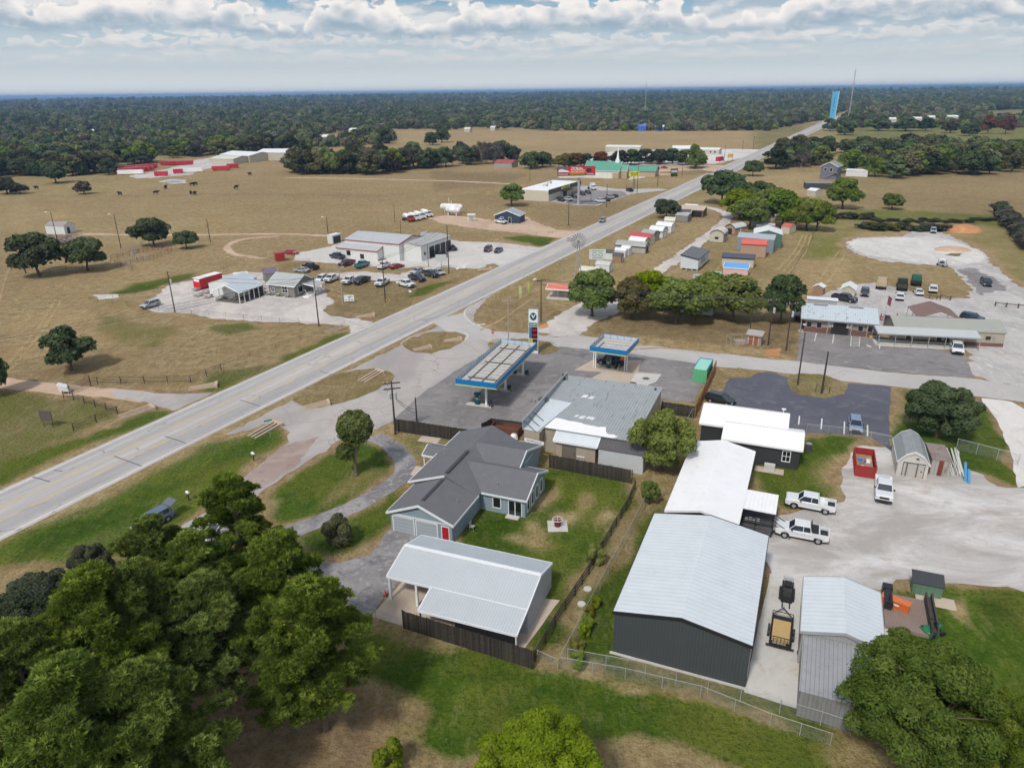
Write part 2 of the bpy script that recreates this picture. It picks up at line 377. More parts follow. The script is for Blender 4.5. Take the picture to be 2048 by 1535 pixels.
M_ASP=m_stone('lot_asphalt',(.19,.18,.18),(.25,.235,.235),(.30,.28,.27),1.2,.7,.25,(1,1,1),(.10,.09,.095),.6)
M_DRK=m_stone('sealed_asphalt',(.085,.09,.115),(.11,.113,.14),(.15,.15,.17),1.,.3,.2,(1,1,1),(.20,.19,.20),.35)
M_DRV=m_stone('old_drive_asphalt',(.17,.165,.175),(.32,.305,.30),(.40,.38,.37),2.5,.8,.3,(1,1,1),(.07,.07,.08),.7)
M_SHELL=m_stone('crushed_shell',(.56,.52,.48),(.42,.39,.375),(.62,.585,.55),1.3,0,.5,(1,.6,1),(.40,.29,.21),.45)
M_GRAV=m_stone('limestone_gravel',(.47,.45,.435),(.36,.345,.335),(.58,.56,.55),1.6,0,.6,(1.4,.7,1),(.34,.26,.19),.5)
M_GRAV2=m_stone('limestone_gravel_yard',(.355,.335,.315),(.58,.565,.55),(.42,.39,.36),1.5,0,.75,(.8,1.5,1),(.36,.29,.23),.6)
M_WHITE=m_stone('white_crushed_limestone',(.62,.60,.57),(.50,.48,.46),(.68,.66,.63),1.2,0,.35,(1,.5,1),(.38,.36,.35),.6)
M_DIRT=m_stone('tan_dirt',(.45,.32,.225),(.54,.41,.31),(.40,.28,.19),1.,0,.4)
M_CONC=m_stone('pale_concrete',(.50,.49,.46),(.56,.55,.52),(.46,.43,.38),1.5,.15,.12,(1,1,1),(.42,.33,.24),.5)
M_CONT=m_stone('tan_concrete',(.47,.39,.31),(.53,.45,.37),(.42,.35,.28),1.,.2,.15)
M_CLAY=m_stone('orange_clay',(.42,.20,.09),(.50,.27,.13),(.36,.17,.08),3.,0,.6)
M_MAT=m_stone('reddish_old_pavement',(.30,.22,.19),(.38,.31,.28),(.26,.19,.17),1.5,.3,.3)
# --- flat sheets, lowest first
z=.010
patch('gravel_path',strip([(165,468),(330,470),(560,468),(660,472)],3.),M_DIRT,z,.4,px=False,fr=1.5)
patch('gravel_path',strip([(560,472),(490,478),(455,492),(470,508),(530,517)],2.4),M_DIRT,z,.4,px=False,fr=1.)
patch('gravel_path',strip([(575,355),(700,357),(900,362),(1024,368)],4.),M_DIRT,z,.5,px=False,fr=1.)
patch('gravel_path',strip([(-60,752),(20,768),(130,778),(220,786),(300,795)],4.2),M_DIRT,z,.3,px=False,fr=1.5)
patch('driveway',[(225,778),(300,785),(370,787),(425,785),(395,800),(345,822),(330,815),(290,803),(230,796)],M_APR,z+.004,.3,fr=1.)
patch('gravel_lot',[(285,617),(325,578),(347,567),(400,558),(470,545),(545,545),(640,560),(655,590),(668,602),(648,618),(662,632),(720,637),(750,650),(715,672),(690,652),(650,647),(560,645),(430,637),(350,624),(320,625)],M_SHELL,z,.6,fr=2.)
patch('gravel_patch',[(184,590),(235,588),(240,594),(200,599)],M_WHITE,z,.4)
patch('shop_yard',[(583,522),(598,505),(650,495),(700,480),(890,478),(960,488),(1045,492),(1080,500),(1085,503),(1060,512),(1000,532),(985,527),(960,537),(845,533),(800,537),(700,530),(620,522)],M_CONC,z,.5,fr=2.)
patch('gravel_lane',[(640,548),(730,542),(800,550),(835,536),(880,533),(850,552),(820,562),(740,560),(660,556)],M_SHELL,z,.6,fr=1.5)
patch('driveway',[(898,482),(1000,485),(1092,496),(1080,503),(1000,495),(900,488)],M_SHELL,z+.004,.3,fr=1.)
patch('dirt_lot',[(850,434),(900,431),(960,436),(985,441),(1005,440),(1045,430),(1065,441),(1110,459),(1170,462),(1125,477),(1060,469),(990,461),(930,454),(885,447)],M_DIRT,z,.6,fr=2.)
patch('store_lot',[(1100,404),(1130,372),(1190,372),(1235,378),(1320,377),(1336,380),(1262,388),(1195,411),(1150,410)],M_ST,z,.2)
patch('store_lot_asphalt',[(1112,402),(1150,380),(1245,382),(1255,390),(1190,410),(1140,408)],M_ASP,z+.006,.1)
patch('church_yard',[(1262,345),(1300,332),(1440,330),(1470,334),(1400,345),(1300,352)],M_DIRT,z,.5)
patch('church_walk',[(1257,360),(1262,351),(1295,349),(1290,355)],M_CONC,z+.006,.1)
patch('gravel_lot',[(1160,322),(1230,300),(1470,298),(1545,300),(1475,318),(1430,328),(1300,330),(1240,330)],M_WHITE,z,1.)
patch('gravel_path',strip([(1125,668),(1165,640),(1205,615),(1235,600),(1300,553),(1370,505),(1440,452),(1455,432),(1430,418),(1380,410)],4.),M_SHELL,z,.6,px=False,fr=2.)
patch('driveway',[(1068,664),(1098,640),(1130,622),(1170,600),(1215,595),(1248,612),(1235,626),(1200,640),(1160,668),(1140,672)],M_SHELL,z+.004,.5,fr=2.)
patch('gravel_lot',[(1690,485),(1715,475),(1800,473),(1822,464),(1850,459),(1880,463),(1935,488),(1972,508),(1985,530),(2100,620),(2200,700),(2200,800),(2048,775),(1948,752),(1930,700),(1780,668),(1600,664),(1610,600),(1680,575),(1760,560),(1850,596),(1940,597),(1925,560),(1905,535),(1830,528),(1760,522),(1705,505)],M_GRAV,z,.8,fr=2.)
patch('white_gravel_yard',[(1693,484),(1715,477),(1800,475),(1850,473),(1900,480),(1950,497),(1972,514),(1960,525),(1880,532),(1800,520),(1740,510),(1708,500)],M_WHITE,z+.006,.8)
patch('asphalt_patch',[(1915,540),(1950,536),(1995,560),(2012,580),(1960,590),(1945,570)],M_ASP,z+.006,.8)
patch('gravel_yard',[(1546,1150),(1530,1090),(1500,1048),(1560,1030),(1690,1003),(1683,935),(1712,893),(1780,893),(1880,930),(1965,948),(1995,972),(2040,975),(2150,960),(2300,1200),(2048,1184),(1990,1174),(1890,1162),(1850,1157),(1790,1158),(1766,1180),(1610,1165)],M_GRAV2,z,.35,fr=1.5)
0 and patch('white_gravel_yard',[(1700,1040),(1800,1030),(2000,1000),(2200,1000),(2200,1140),(2048,1140),(1900,1110),(1760,1080)],M_WHITE,z+.006,1.2)
patch('concrete_drive',[(1963,796),(2022,803),(2075,835),(2090,970),(2035,975),(2022,905),(1995,845)],M_WHITE,z+.012,.2,fr=1.)
# paved apron and old road beside the highway
patch('highway_apron',[(300,1090),(420,1020),(520,930),(578,885),(580,864),(545,846),(500,860),(450,870),(700,740),(900,640),(985,585),(960,610),(945,640),(985,668),(1150,690),(1119,800),(950,850),(790,838),(755,858),(685,874),(590,940),(520,985),(420,1065),(345,1110)],M_APR,z,.35,fr=1.2)
patch('old_road_surface',[(484,962),(528,925),(560,893),(640,872),(600,925),(560,950),(520,978)],M_MAT,z+.006,.3)
patch('side_street',[(930,625),(945,645),(985,662),(1050,666),(1110,674),(1156,670),(1284,689),(1420,704),(1540,718),(1593,722),(1761,743),(1948,757),(2060,775),(2200,795),(2200,825),(2048,804),(1781,772),(1686,762),(1536,741),(1425,733),(1264,708),(1119,694),(985,684),(900,668),(860,640)],M_ST,z+.006,.12,fr=1.)
patch('fuel_forecourt',[(788,836),(850,783),(905,745),(975,703),(1050,700),(1122,693),(1264,707),(1425,732),(1388,803),(1330,800),(1200,880),(1040,870),(945,862)],M_ASP,z+.010,.15)
patch('fuel_slab',[(1148,740),(1185,720),(1283,720),(1275,745),(1215,745)],M_CONT,z+.016,.03)
patch('fuel_slab',[(1180,758),(1215,738),(1262,742),(1320,748),(1295,772),(1255,768)],M_CONT,z+.018,.03)
patch('fuel_slab',[(1262,764),(1270,746),(1323,748),(1312,763),(1290,772)],M_CONC,z+.022,.03)
patch('police_lot',[(1593,722),(1600,664),(1760,672),(1935,712),(1946,755),(1761,742)],M_ASP,z+.008,.3,fr=.8)
patch('sealed_lot',[(1424,806),(1452,757),(1500,755),(1516,745),(1540,743),(1582,757),(1580,775),(1600,790),(1650,797),(1688,785),(1697,766),(1781,773),(1778,880),(1786,905),(1740,872),(1600,864)],M_DRK,z+.012,.12,fr=.8)
patch('house_drive',[(737,1233),(705,1216),(655,1200),(625,1160),(622,1124),(680,1126),(740,1108),(779,1060),(912,1082),(850,1140),(800,1160)],M_DRV,z+.004,.15,fr=.5)
patch('house_drive',strip([(560,1072),(590,1060),(645,1040),(705,1014),(765,980),(800,955),(812,932),(800,908),(778,888),(745,872)],2.9),M_DRV,z+.006,.1,px=False,fr=.5)
patch('front_walk',[(820,949),(832,931),(846,934),(832,952)],M_CONT,z+.010,.03)
patch('carport_slab',[(742,1232),(806,1162),(1120,1200),(1045,1302),(870,1272)],M_CONT,z+.012,.03)
patch('workshop_slab',[(1488,1384),(1540,1146),(1578,1149),(1612,1165),(1604,1420)],M_CONC,z+.012,.05)
patch('shed_deck_slab',[(1604,1405),(1612,1165),(1768,1185),(1790,1400)],M_CONC,z+.008,.05)
isl=dict(jit=.3,fr=.0)
M_ISL=M_GR
def grass_island(pts,fld,z,jit=.3,name='grass_island'):
    o=patch(name,pts,M_GR,z,jit)
    n=len(o.data.vertices); at=o.data.attributes.new('fld','FLOAT_VECTOR','POINT')
    at.data.foreach_set('vector',[x for _ in range(n) for x in fld]); return o
z=.036; TRK=[]
grass_island([(584,800),(597,787),(652,756),(712,739),(752,736),(777,742),(789,752),(777,767),(737,787),(687,805),(637,816),(607,813)],(.33,.12,.42),z)
grass_island([(804,685),(824,675),(862,664),(912,664),(932,671),(924,682),(902,697),(862,707),(832,705),(809,695)],(.28,.2,.4),z)
grass_island([(975,688),(985,681),(1024,678),(1060,678),(1100,684),(1119,695),(1112,704),(1085,709),(1060,704),(1000,700),(980,697)],(.33,.25,.4),z)
grass_island([(1576,752),(1600,747),(1640,748),(1680,760),(1697,775),(1688,788),(1650,797),(1600,790),(1580,776)],(.42,.1,.5),z)
grass_island([(1406,808),(1424,790),(1438,742),(1478,735),(1516,744),(1500,753),(1458,757),(1430,806)],(.3,.2,.5),z)
grass_island([(1760,530),(1800,524),(1860,535),(1905,540),(1925,560),(1945,577),(1935,590),(1890,592),(1850,590),(1760,566),(1700,562),(1700,540)],(.25,.1,.5),z,.8)
grass_island([(1760,660),(1800,672),(1790,672)],(.2,.3,.5),z)
grass_island([(1888,510),(1900,507),(1925,506),(1915,513)],(.3,.3,.3),z)
grass_island([(1300,345),(1400,340),(1440,345),(1380,350)],(.2,.2,.4),z,.5)
grass_island([(1080,430),(1080,428)]+[(1090,427)],(.2,.2,.4),z) if 0 else None
for pts in ([(112,598),(80,650),(40,700),(0,745)],[(122,600),(92,652),(50,705),(8,752)],[(175,618),(140,645),(125,655)],[(128,515),(100,500),(60,492)],[(30,500),(10,560),(-10,640)],
    [(1260,500),(1330,470),(1400,440)],[(1270,505),(1340,474),(1408,444)],[(1420,560),(1450,520),(1490,500)],[(1555,540),(1590,500),(1606,470)],[(1565,545),(1600,500),(1614,470)],[(1575,550),(1610,505),(1622,470)],[(1640,560),(1665,520),(1680,500)],[(1655,565),(1680,525),(1690,508)],
    [(500,700),(560,680),(640,660)],[(560,580),(640,575),(700,590)],[(1180,700),(1300,690),(1420,700)],[(1200,705),(1320,696),(1440,707)],[(960,660),(1000,640),(1060,600)]):
    grass_island([tuple(q) for q in strip(pts,.55)],(.04,.12,.85),.006,.12,'wheel_track') if 0 else TRK.append(strip(pts,.6))
patch('clay_patch',[(1525,712),(1530,699),(1560,696),(1558,713)],M_CLAY,z+.01,.4)
patch('clay_patch',[(1075,652),(1095,645),(1095,656),(1078,658)],M_CLAY,z+.01,.3)
patch('chalk_patch',[(1090,672),(1160,655),(1158,668),(1130,673)],M_SHELL,z+.01,.5)
for q in TRK:
    o=patch('wheel_track',q,M_GR,.006,.12,px=False); n=len(o.data.vertices); at=o.data.attributes.new('fld','FLOAT_VECTOR','POINT'); at.data.foreach_set('vector',[x for _ in range(n) for x in (.05,.10,.74)])
# the sheet everything lies on
def axis(lo,hi,st,far,gr):
    a=list(np.arange(lo,hi+st,st)); s=st
    l=[];x=lo
    while x>-far: s*=gr; x-=s; l.append(x)
    s=st;r=[];x=a[-1]
    while x<far: s*=gr; x+=s; r.append(x)
    return np.array(list(reversed(l))+a+r)
xs=axis(-85,125,.85,26000,1.035); ys=axis(26,250,.85,26000,1.03); ys=ys[ys>-400]
X,Y=np.meshgrid(xs,ys); nx,ny=len(xs),len(ys)
def wob(X,Y,s,a):
    return a*(np.sin(X/s+1.7*np.sin(Y/s*.7+1.))+.6*np.sin(Y/s*1.9+X/s*.8+2.)+.4*np.sin(X/s*3.1-Y/s*2.3))
WX=X+wob(X,Y,4.,.8)+wob(Y,X,1.3,.35); WY=Y+wob(Y+40,X,4.4,.8)+wob(X,Y+9,1.2,.35)
fld=np.zeros((ny,nx,3)); fld[...,0]=.22; fld[...,1]=.05; fld[...,2]=.52
def blur(m):
    for _ in range(2):
        k=m.copy(); k[1:-1,1:-1]=(m[1:-1,1:-1]*2+m[:-2,1:-1]+m[2:,1:-1]+m[1:-1,:-2]+m[1:-1,2:])/6; m=k
    return m
for pl,gr_,ba,to in GF:
    m=blur(poly_mask(WX,WY,pl).astype(float))[...,None]; fld=fld*(1-m)+np.array([gr_,ba,to])*m
for pl,fr,fb,ft in FRINGE:
    x0=min(p[0] for p in pl)-9; x1=max(p[0] for p in pl)+9; y0=min(p[1] for p in pl)-9; y1=max(p[1] for p in pl)+9
    m=blur(poly_mask(WX,WY,grow(pl,fr)).astype(float))
    fld[...,1]=np.maximum(fld[...,1],m*.55); fld[...,0]*=(1-m*.7); fld[...,2]=fld[...,2]*(1-m*.4)+m*.4*ft
# highway shoulders
Lx=lambda y:-68.7+.502*(y-84.8)
Rx=lambda y:-62.3+.508*(y-73.)
d=np.maximum(Lx(Y)-X,X-Rx(Y)); m=np.clip(1-(d-.6)/1.6,0,1)
fld[...,1]=np.maximum(fld[...,1],m*.45); fld[...,2]=fld[...,2]*(1-m*.5)+m*.5*.75
V=np.zeros((ny*nx,3)); V[:,0]=X.ravel(); V[:,1]=Y.ravel()
I=np.arange(ny*nx).reshape(ny,nx)
Fq=np.stack([I[:-1,:-1],I[:-1,1:],I[1:,1:],I[1:,:-1]],-1).reshape(-1,4)
def np_mesh(name,V,Fq,mat,smooth=False,fa=None,pa=None):
    me=bpy.data.meshes.new(name); k=Fq.shape[1]
    me.vertices.add(len(V)); me.vertices.foreach_set('co',np.asarray(V,np.float32).ravel())
    me.loops.add(Fq.size); me.loops.foreach_set('vertex_index',Fq.ravel().astype(np.int32))
    me.polygons.add(len(Fq)); me.polygons.foreach_set('loop_start',np.arange(0,Fq.size,k,dtype=np.int32)); me.polygons.foreach_set('loop_total',np.full(len(Fq),k,np.int32))
    if fa is not None:
        a=me.attributes.new('tone','FLOAT','FACE'); a.data.foreach_set('value',fa.astype(np.float32))
    if pa is not None:
        a=me.attributes.new('fld','FLOAT_VECTOR','POINT'); a.data.foreach_set('vector',pa.astype(np.float32).ravel())
    me.update(calc_edges=True); me.validate()
    if smooth: me.polygons.foreach_set('use_smooth',[True]*len(Fq))
    if mat: me.materials.append(mat)
    return me
o=link('ground',np_mesh('ground',V,Fq,M_GR,pa=fld.reshape(-1,3))); o['kind']='structure'
# highway
def ribbon(name,f0,f1,y0,y1,mat,z,step=20,u0=0.,u1=13.):
    mb=MB(); ysr=np.arange(y0,y1+step,step); uv=[]
    for a,b in zip(ysr[:-1],ysr[1:]):
        mb.poly([(f0(a),a,z),(f1(a),a,z),(f1(b),b,z),(f0(b),b,z)]); uv+=[u0,a,u1,a,u1,b,u0,b]
    o=mb.build(name,mat); o.data.uv_layers[0].data.foreach_set('uv',uv); o['kind']='structure'; return o
ribbon('highway',lambda y:Lx(y)-.7,lambda y:Rx(y)+.8,-60,1420,M_HW,.030)
M_WL=paint((.68,.67,.65),.7,var=.25,scale=2.,name='white_road_paint'); M_YL=paint((.60,.43,.14),.7,var=.3,scale=2.,name='yellow_road_paint')
w=.09
ribbon('road_marking',lambda y:Lx(y)-w,lambda y:Lx(y)+w,-60,1420,M_WL,.034)
ribbon('road_marking',lambda y:Rx(y)-w,lambda y:Rx(y)+w,-60,150,M_WL,.040)
ribbon('road_marking',lambda y:Rx(y)-w,lambda y:Rx(y)+w,175,1420,M_WL,.040)
mid=lambda k:(lambda y:Lx(y)*(1-k)+Rx(y)*k)
for k,da in ((.335,1),(.355,0),(.645,0),(.665,1)):
    if not da: ribbon('road_marking',lambda y:mid(k)(y)-.08,lambda y:mid(k)(y)+.08,-60,1420,M_YL,.034)
    else:
        mb=MB(); y=40.
        while y<700:
            a,b=mid(k)(y),mid(k)(y+2.7); mb.poly([(a-.07,y,.034),(a+.07,y,.034),(b+.07,y+2.7,.034),(b-.07,y+2.7,.034)]); y+=8.2
        mb.build('road_marking',M_YL)['kind']='structure'
def line(p,q,w,mat,z,name='road_marking'):
    a=P(*p);b=P(*q); d=(b-a).normalized(); n=Vector((-d.y,d.x,0))*w/2
    mb=MB().poly([a+n,a-n,b-n,b+n]); mb.v=[(v[0],v[1],z) for v in mb.v]; o=mb.build(name,mat); o['kind']='structure'; return o
def wline(pts,w,z=.05):
    q=strip(pts,w); mb=MB(); n=len(q)//2
    for i in range(n-1):
        a,b,c,dd=q[i],q[i+1],q[2*n-2-i],q[2*n-1-i]; mb.poly([(a[0],a[1],z),(dd[0],dd[1],z),(c[0],c[1],z),(b[0],b[1],z)])
    mb.build('road_marking',M_WL)['kind']='structure'
wline([(800,689),(818,676),(850,664),(890,659),(925,664),(936,672),(930,680)],.18)
wline([(1000,582),(965,600),(938,613),(929,624),(932,636),(950,650)],.15)
line((955,651),(970,648),.5,M_WL,.05)
line((1333,437-40),(1341,393),.3,M_WL,.05)
for a,b in (((1633,666),(1629,682)),((1668,668),(1665,686)),((1760,680),(1759,697))): line(a,b,.16,M_WL,.045,'parking_line')
for k in range(8):
    t=k/7; line((1703-t*2,671+t*20),(1719-t*1,672+t*20.5),.14,M_WL,.045,'parking_line')
line((1703,670),(1701,692),.12,M_WL,.046,'parking_line'); line((1720,671),(1718,693),.12,M_WL,.046,'parking_line')
line((1733,690),(1742,694),.5,M_WL,.045,'parking_line')
for a,b in (((1599,832),(1597,849)),((1644,837),(1642,858)),((1689,843),(1688,868)),((1735,850),(1735,872))): line(a,b,.2,M_WL,.045,'parking_line')
for p,q in (((1160,384),(1170,380)),((1190,384),(1196,380))): line(p,q,.15,M_WL,.045,'parking_line')
# tar seams across the highway
M_TAR=paint((.12,.12,.13),.6,var=.3,name='tar_seam')
for p,q in (((64,953),(100,963)),((108,940),(126,942)),((228,912),(284,932)),((330,872),(372,886)),((480,800),(520,812)),((640,742),(672,752))): line(p,q,.22,M_TAR,.036)
# thin dark curving tyre marks on workshop slab
for r0,a0,a1 in ((1.1,.3,2.8),(1.5,.2,2.9),(.8,3.6,5.6),(2.4,2.6,4.6)):
    c=P(1540,1352); mb=MB(); n=14
    for i in range(n):
        t0=a0+(a1-a0)*i/n; t1=a0+(a1-a0)*(i+1)/n
        mb.poly([(c.x+rr*math.cos(t),c.y+rr*math.sin(t)*.8,.034) for rr,t in ((r0,t0),(r0+.07,t0),(r0+.07,t1),(r0,t1))])
    mb.build('tyre_mark',paint((.28,.28,.27),.8,var=.3))['kind']='structure'
# ------------------------------------------------------------------ foliage
def leafmat(name,c0,c1,c2,hv=.12,trans=.22,rs=.35,s0=.82):
    m=bpy.data.materials.new(name); m.use_nodes=True; t=m.node_tree; N=NT(t); t.nodes.clear()
    at=N.n('ShaderNodeAttribute'); at.attribute_name='tone'; f=at.outputs['Fac']
    oi=N.n('ShaderNodeObjectInfo'); rnd=oi.outputs['Random']
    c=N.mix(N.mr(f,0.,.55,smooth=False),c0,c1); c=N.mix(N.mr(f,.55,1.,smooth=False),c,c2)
    hs=N.n('ShaderNodeHueSaturation'); N.put(hs.inputs['Color'],c)
    N.put(hs.inputs['Hue'],N.m('ADD',.5-hv*.25,N.m('MULTIPLY',rnd,hv*.5)))
    N.put(hs.inputs['Value'],N.m('ADD',1-rs*.6,N.m('MULTIPLY',N.m('FRACT',N.m('MULTIPLY',rnd,7.31)),rs*1.2)))
    N.put(hs.inputs['Saturation'],N.m('ADD',s0,N.m('MULTIPLY',N.m('FRACT',N.m('MULTIPLY',rnd,3.7)),1.12-s0)))
    col=hs.outputs[0]
    b=N.n('ShaderNodeBsdfDiffuse'); N.put(b.inputs[0],col)
    tr=N.n('ShaderNodeBsdfTranslucent'); N.put(tr.inputs[0],N.mix(1.,col,(1.1,1.15,.7),'MULTIPLY'))
    mx=N.n('ShaderNodeMixShader'); mx.inputs[0].default_value=trans; N.L.new(b.outputs[0],mx.inputs[1]); N.L.new(tr.outputs[0],mx.inputs[2])
    o=N.n('ShaderNodeOutputMaterial'); N.L.new(mx.outputs[0],o.inputs[0]); return m
M_BARK=paint((.13,.10,.08),.95,var=.3,scale=2.,spec=.1,name='bark')
M_PALEBARK=paint((.30,.27,.23),.95,var=.3,scale=2.,spec=.1,name='pale_bark')
M_PINE=leafmat('pine_needles',(.030,.054,.015),(.120,.172,.036),(.37,.45,.11),.02,.42,.14,.95)
M_OAK=leafmat('live_oak_leaves',(.026,.047,.020),(.076,.110,.044),(.150,.190,.078),.08,.15,.3)
M_GREEN=leafmat('green_leaves',(.062,.098,.017),(.155,.21,.034),(.285,.33,.062),.08,.25,.2)
M_OAKG=leafmat('oak_green_leaves',(.034,.060,.014),(.098,.135,.028),(.215,.25,.065),.04,.2,.15)
M_BRIGHT=leafmat('bright_leaves',(.06,.10,.012),(.15,.205,.026),(.26,.30,.05),.06,.25,.15)
M_DULL=leafmat('dull_leaves',(.030,.040,.022),(.065,.075,.042),(.12,.125,.075),.22,.15,.5)
M_YEL=leafmat('yellowing_leaves',(.06,.065,.012),(.14,.14,.03),(.24,.22,.05),.1,.25,.2)
M_BARE=leafmat('thinning_twigs',(.06,.05,.04),(.11,.095,.08),(.17,.15,.12),.05,.05,.3)
M_RUST=leafmat('rust_leaves',(.07,.03,.015),(.14,.06,.03),(.2,.1,.05),.05,.1,.3)
M_FAR=leafmat('far_leaves',(.032,.044,.020),(.095,.112,.048),(.21,.22,.105),.30,.1,.95)
def leaves(C,Nrm,sz,r,asp=.62,bend=0.):
    n=len(C); a=r.normal(size=(n,3)); t=np.cross(Nrm,a); t/=np.linalg.norm(t,axis=1)[:,None]+1e-9; b=np.cross(Nrm,t)
    s=(sz*(.65+.7*r.random(n)))[:,None]; t=t*s; b=b*s*asp
    V=np.stack([C-t-b*.5,C+t*.1-b,C+t+b*.4,C-t*.1+b],1).reshape(-1,3)
    return V
def crown(seed,blobs,nl,sz,up=.35,flat=1.,asp=.62,jit=.25,inner=.12):
    """blobs: array of (x,y,z,r); leaves lie on and just inside the skins of many overlapping clumps"""
    r=np.random.default_rng(seed); B=np.array(blobs); w=B[:,3]**2; k=r.choice(len(B),nl,p=w/w.sum())
    d=r.normal(size=(nl,3)); d/=np.linalg.norm(d,axis=1)[:,None]
    d[:,2]=np.where(d[:,2]<-.45,-d[:,2],d[:,2])
    rad=B[k,3]*(1-inner*np.abs(r.normal(size=nl))+.10*r.random(nl))
    C=B[k,:3]+d*rad[:,None]*np.array([1,1,flat])+r.normal(size=(nl,3))*jit*sz
    Nr=d+r.normal(size=(nl,3))*.65; Nr[:,2]+=up; Nr/=np.linalg.norm(Nr,axis=1)[:,None]
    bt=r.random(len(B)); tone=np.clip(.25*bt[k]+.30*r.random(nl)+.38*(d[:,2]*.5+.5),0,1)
    V=leaves(C,Nr,np.full(nl,sz),r,asp); Fq=np.arange(nl*4).reshape(-1,4)
    return V,Fq,tone
def blobs_broad(seed,n,Rr,z0,z1,br,hollow=.55,dome=.6):
    r=random.Random(seed); out=[]
    while len(out)<n:
        a=r.uniform(0,6.283); h=r.random(); rho=math.sqrt(r.random())
        if rho<hollow and r.random()<.55 and h<.6: continue
        prof=math.sin(math.pi*min(1,max(0,(h*.8+.16))))**dome
        out.append((Rr*prof*rho*math.cos(a)*r.uniform(.85,1.1),Rr*prof*rho*math.sin(a)*r.uniform(.85,1.1),z0+(z1-z0)*h,br*r.uniform(.6,1.25)))
    return out
def trunk_mesh(seed,h,r0,reach,hz,nl=7,lean=.3,mat=None,multi=1):
    r=random.Random(seed); mb=MB()
    for q in range(multi):
        x=y=0.; 
        if multi>1: x=r.uniform(-.4,.4); y=r.uniform(-.4,.4)
        pts=[(x,y,-.15)]; k=5
        for i in range(1,k+1):
            x+=r.uniform(-lean,lean)*h/k*.5; y+=r.uniform(-lean,lean)*h/k*.5; pts.append((x,y,h*i/k))
        mb.tube((pts[0][0],pts[0][1],-.1),(pts[0][0],pts[0][1],.35),r0*1.7,r0*1.05)
        for i in range(k): mb.tube(pts[i],pts[i+1],r0*(1-i/k*.5),r0*(1-(i+1)/k*.5),7,False)
        for j in range(nl):
            a=6.283*j/nl+r.uniform(-.4,.4); s=pts[r.choice([2,3,4,5])]; L=reach*r.uniform(.6,1.)
            m1=(s[0]+L*.45*math.cos(a),s[1]+L*.45*math.sin(a),s[2]+(hz-s[2])*r.uniform(.25,.5)); e=(s[0]+L*math.cos(a+.2),s[1]+L*math.sin(a+.2),s[2]+(hz-s[2])*r.uniform(.5,.95))
            mb.tube(s,m1,r0*.45,r0*.26,5,False).tube(m1,e,r0*.26,r0*.06,5,False)
            e2=(m1[0]+L*.4*math.cos(a-.7),m1[1]+L*.4*math.sin(a-.7),m1[2]+(hz-m1[2])*.6); mb.tube(m1,e2,r0*.2,r0*.05,4,False)
    return mb.mesh('trunk',mat or M_BARK,True)
TPL={}
